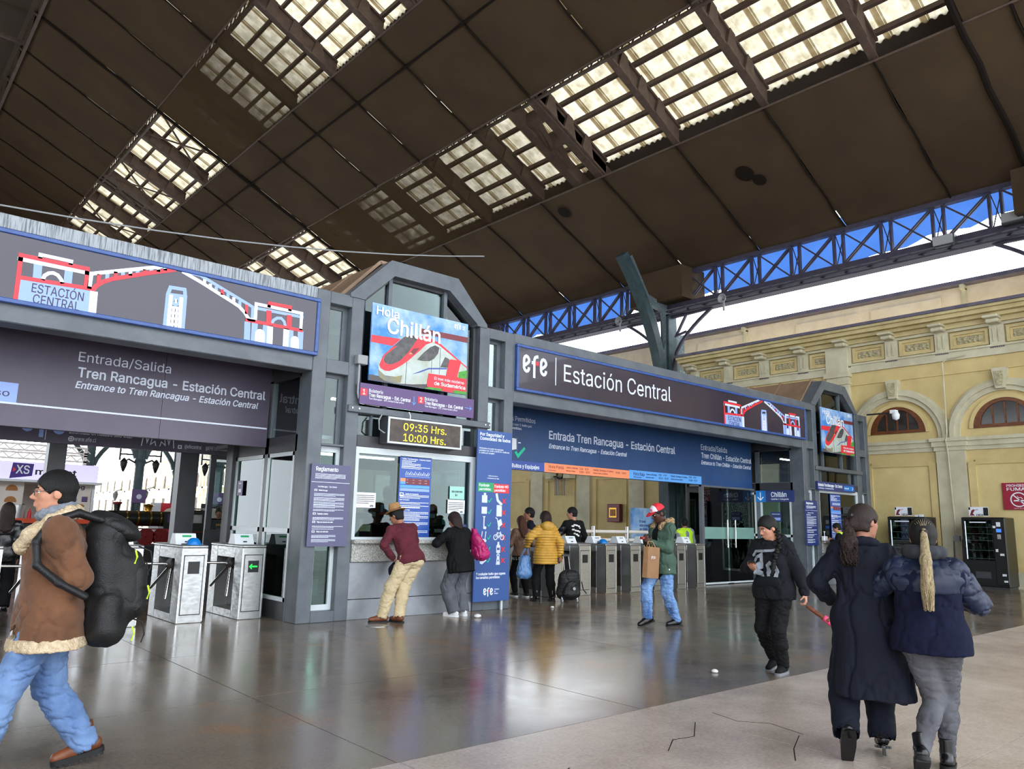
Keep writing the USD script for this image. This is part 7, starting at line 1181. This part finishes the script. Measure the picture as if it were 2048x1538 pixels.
obj('hair_tail_core', blob(r0_ - .35, r0_ + .2, .01, lambda F: (F.cone(r0_, r0_ * .5 + .5 * np.array([*(B.N + B.lat * .10 - B.fwd * .15)[:2], 1.27]), .028, .05, .02), F.cone(r0_ * .5 + .5 * np.array([*(B.N + B.lat * .10 - B.fwd * .15)[:2], 1.27]), np.array([*(B.N + B.lat * .10 - B.fwd * .15)[:2], 1.30]), .05, .02, .02)), .012, 30, (1, 1, .3)), 'hair_brown', t, smooth=True)
obj('hair_clip', bbox(-.045, .045, -.012, .012, -.012, .012, .005).apply_transform(trimesh.transformations.rotation_matrix(.5, [1, 0, 0])).apply_translation(B.hx(-.128, 0, .03)), 'black_plastic', t)
garment(B, t, 'trousers', 'cloth_navy', pants(B, .02, .028, .05, .06), .010, .006, 8, seed=71); put_shoes(B, t, 'heel', 'leather_black', 'leather_black')
def coat(F):
    top(B, .042, .05, .0, .036, .03, .06)(F) if False else None
    B.torso(F, .030, .05, True, .024); c = B.P + Q(-.03, -.02, 0); F.cone(B.P + B.sp * .02, np.array([c[0], c[1], .37]), .150, .222, .06, B.lat, .80); F.keep((0, 0, .395), (0, .03, -1))
    for i in (0, 1): d = unit(B.wr[i] - B.el[i]); F.cone(B.wr[i] + d * .075, B.wr[i] + d * .25, .055, .07, 0, cut=True)
    F.cone(B.N, B.N + B.sp * .12, .05, .06, 0, cut=True); vx = c + Q(-.27, .06, 0); F.cone(np.array([vx[0], vx[1], .30]), np.array([vx[0] + .06, vx[1], .86]), .055, .012, 0, unit([.3, 1, 0]), 4.0, True)
ct = garment(B, t, 'long_coat', 'cloth_navy', coat, .009, .014, 6, (1.6, 1.6, .4), 72)
garment(B, t, 'coat_collar', 'cloth_navy', lambda F: [F.cone(B.N + Q(-.075 * math.cos(a), .085 * math.sin(a), .015 - .03 * abs(a) / 2), B.N + Q(-.075 * math.cos(b), .085 * math.sin(b), .015 - .03 * abs(b) / 2), .030, .030, .02) for a, b in zip(np.linspace(-2, 2, 9)[:-1], np.linspace(-2, 2, 9)[1:])], .009, .003, 9, seed=73, parent=ct)
# ---- ponytail woman
t = person('woman with long blonde ponytail, navy jacket, grey jeans and black boots, from behind', (5.5, 2.15, 0), 22)
B = Body(1.57, 1.13, True, hip=.53, pel=(0, -.05), feet=((-.12, .05, .05, .1, .55), (.08, -.10, 0, -.1, 0)), hands=((.26, .12, 1.22), (.24, -.16, 1.06)), elbow=((-.3, .8, -.7), (-.5, -.9, -.3)), head=(.05, .05, 0), knee=((1, -.6, .1), None))
obj('body', B.skin(.0085), 'skin_tan', t, smooth=True); hair_cap(B, t, 'hair_black', (.80, -.56), .03, .014, -.075, h=.007, grooves=.002)
garment(B, t, 'jeans', 'denim_grey', pants(B, .010, .002, .06), .009, .007, 12, (.8, .8, 1.6), 81); put_shoes(B, t, 'boot', 'leather_black', 'rubber_black')
def lower_j(F): top(B, .048, .10, .025, .040, .03, .06)(F); F.keep(B.C + B.sp * .01, B.sp)
def upper_j(F): top(B, .050, .10, .025, .042, .03, .06)(F); F.cone(B.P - B.sp * .3, B.C - B.sp * .215, .22, .22, 0, B.lat, .85, True)
jk = garment(B, t, 'jacket', 'cloth_fleece_navy', top(B, .034, .10, .03, .026, .03, .06), .009, .009, 8, seed=82)
def yoke(F): B.torso(F, .041, .06, False); F.keep(B.C + B.sp * .0, -B.sp); F.cone(B.N, B.N + B.sp * .12, .05, .06, 0, cut=True)
garment(B, t, 'jacket_yoke', 'cloth_jacket_navy', yoke, .010, .008, 8, seed=83, parent=jk, label='shinier blue yoke across the shoulders')
for i in (0, 1): garment(B, t, 'jacket_sleeve', 'cloth_jacket_navy', lambda F: (F.cone(B.sh[i], B.el[i], .086, .074, .03), F.cone(B.el[i], B.wr[i], .074, .052, .02)), .009, .013, 13, (1, 1, 1), 84 + i, parent=jk, label='shiny blue padded sleeve')
garment(B, t, 'collar', 'cloth_charcoal_dark', lambda F: [F.cone(B.N + Q(-.085 * math.cos(a), .095 * math.sin(a), .045), B.N + Q(-.085 * math.cos(b), .095 * math.sin(b), .045), .042, .042, .02) for a, b in zip(np.linspace(-2.2, 2.2, 9)[:-1], np.linspace(-2.2, 2.2, 9)[1:])], .009, .005, 9, seed=87, parent=jk) if 'cloth_charcoal_dark' in M else None
r0_ = B.hx(-.125, 0, .035); re_ = np.array([*(B.N - B.fwd * .235)[:2], 1.03]); strands('ponytail', 'hair_blonde', t, r0_, re_, 520, .014, .040, .003, 7, .0, .0045)
obj('ponytail_core', blob(re_ - .25, r0_ + .2, .009, lambda F: (F.cone(r0_, r0_ * .6 + re_ * .4 - B.fwd * .03, .018, .034, .02), F.cone(r0_ * .6 + re_ * .4 - B.fwd * .03, re_, .034, .010, .02)), .006, 40, (1, 1, .15)), 'hair_blonde', t, smooth=True); obj('hair_tie', lathe([(.012, -.012), (.024, -.01), (.024, .01), (.012, .012)], 14).apply_translation(r0_), 'hair_brown', t, smooth=50)
for a in np.linspace(.2, 2.94, 13): obj('blonde_streak', tube([B.hx(-.125 + .0, .0, .035), B.hx(-.112, .035 * math.cos(a), .035 + .05 * math.sin(a)), B.hx(-.085, .066 * math.cos(a), .045 + .08 * math.sin(a))], [.0035, .003, .001], 5), 'hair_blonde', t)
# ---- people beyond the gates and in the booths
def simple(label, loc, deg, H, jm, pm, hm, sk='skin_warm', off=.026, hem=.12, style='shoe', hair_='short', bd=1.0, **kw):
    t = person(label, loc, deg); B = Body(H, bd, **kw); obj('body', B.skin(.012), sk, t, smooth=True)
    if hair_ == 'short': hair_cap(B, t, hm, (.70, -.72), .03, .014, -.08, h=.010)
    elif hair_ == 'long': long_hair(B, t, hm, .3, .05)
    jk = garment(B, t, 'jacket', jm, top(B, off, hem, .01, off * .85), .012, .008, 8, seed=len(label)); garment(B, t, 'trousers', pm, pants(B, .02, .012, .05), .012, .006, 8, seed=2); put_shoes(B, t, style, 'leather_black', 'rubber_black'); return t, B, jk
simple('man with short dark hair in navy coat beyond the woman in yellow', (12.2, 13.2, 0), 140, 1.83, 'cloth_navy', 'cloth_black', 'hair_black')
t, B, jk = simple('man in black varsity jacket with white back print passing the turnstiles', (13.42, 13.0, 0), 78, 1.88, 'cloth_black', 'cloth_black', 'hair_black', 'skin_tan', head=(.8, .1, 0), hands=((.22, .10, 1.32), (.12, -.26, 1.0)), elbow=((-.2, .9, -.5), None))
for k, (u, v, r_) in enumerate([(-.10, .10, .03), (-.05, .13, .028), (.0, .12, .03), (.06, .10, .032), (.09, .06, .026), (-.09, .02, .03), (-.03, .0, .028), (.03, -.01, .032), (.09, -.03, .03), (-.06, -.07, .026), (0, -.09, .03), (.05, -.12, .03)]):
    obj('back_print', drape(onto(ext(affinity.scale(Point(0, 0).buffer(r_, 5), 1.1, .7), .03), B.C - B.fwd * .05 - B.lat * u + B.sp * (v + .02), -B.lat, B.sp), jk, -B.fwd, .004), 'litter_white', jk)
garment(B, t, 'sleeve_leather', 'leather_black', lambda F: (F.cone(B.sh[0], B.el[0], .084, .073, .03), F.cone(B.el[0], B.wr[0], .073, .052, .02)), .012, .008, 9, seed=5, parent=jk)
t, B, jk = simple('worker in hi-vis vest over grey hoodie behind the man in the parka', (18.3, 13.3, 0), 60, 1.72, 'cloth_grey', 'cloth_black', 'hair_black', lean=.18)
def vest(F): B.torso(F, .036, .06, False, low=.12, flare=.01); F.keep(B.P - B.sp * .08, -B.sp); F.cone(B.N, B.N + B.sp * .12, .06, .07, 0, cut=True); F.cone(B.C - B.fwd * .3 - B.sp * .2, B.C - B.fwd * .3 + B.sp * .08, .20, .20, 0, B.lat, 2.6, True)
garment(B, t, 'hivis_vest', 'hivis', vest, .012, .004, 8, seed=3, parent=jk)
t, B, jk = simple('man in black jacket with lime collar standing at the ticket window near the wall', (20.95, 10.1, 0), 105, 1.68, 'cloth_black', 'cloth_black', 'hair_black', 'skin_tan', head=(.2, .35, 0), hands=((.25, .1, 1.2), (.25, -.1, 1.2)), lean=.1)
garment(B, t, 'lime_collar', 'hivis', lambda F: [F.cone(B.N + Q(-.075 * math.cos(a), .10 * math.sin(a), -.01), B.N + Q(-.075 * math.cos(b), .10 * math.sin(b), -.01), .035, .035, .02) for a, b in zip(np.linspace(-1.9, 1.9, 9)[:-1], np.linspace(-1.9, 1.9, 9)[1:])], .010, .003, 9, seed=3, parent=jk)
simple('person in dark jacket cut off by the right picture edge below the sign', (23.3, 6.18, 0), 150, 1.62, 'cloth_black', 'cloth_black', 'hair_black', hands=((.2, .1, 1.05), (.2, -.1, 1.05)))
simple('dark haired woman in black jacket at the left picture edge beyond the turnstiles', (2.12, 14.2, 0), 80, 1.62, 'leather_black', 'cloth_black', 'hair_brown', fem=True, hair_='long')
simple('person in black coat standing behind the locomotive tender', (7.85, 20.7, 0), 250, 1.69, 'cloth_black', 'cloth_black', 'hair_brown', 'skin_warm')
simple('bald clerk in black standing with back turned inside the middle booth', (7.55, 11.95, .30), 85, 1.80, 'cloth_black', 'cloth_black', 'hair_black', hair_='none')
simple('clerk in black seated behind the ticket window right of the fare poster', (8.16, 11.75, .30), 262, 1.66, 'cloth_black', 'cloth_black', 'hair_black', hip=.30, feet=((.42, .1, 0, 0, 0), (.42, -.1, 0, 0, 0)), hands=((.30, .1, .82), (.30, -.1, .82)), bd=.95)
t = thing('office_chair', 'dark office chair under the seated clerk in the middle booth', 'chair', (8.16, 11.78, .30)); obj('seat', bbox(-.22, .22, -.22, .22, .34, .40, .02), 'black_plastic', t); obj('post', lathe([(.03, .04), (.03, .34), (0, .34)], 10), 'vend_grey', t); obj('base', [box(-.22, .22, -.02, .02, 0, .04), box(-.02, .02, -.22, .22, 0, .04)], 'vend_grey', t); obj('backrest', bbox(-.2, .2, .22, .27, .45, .9, .02), 'black_plastic', t)
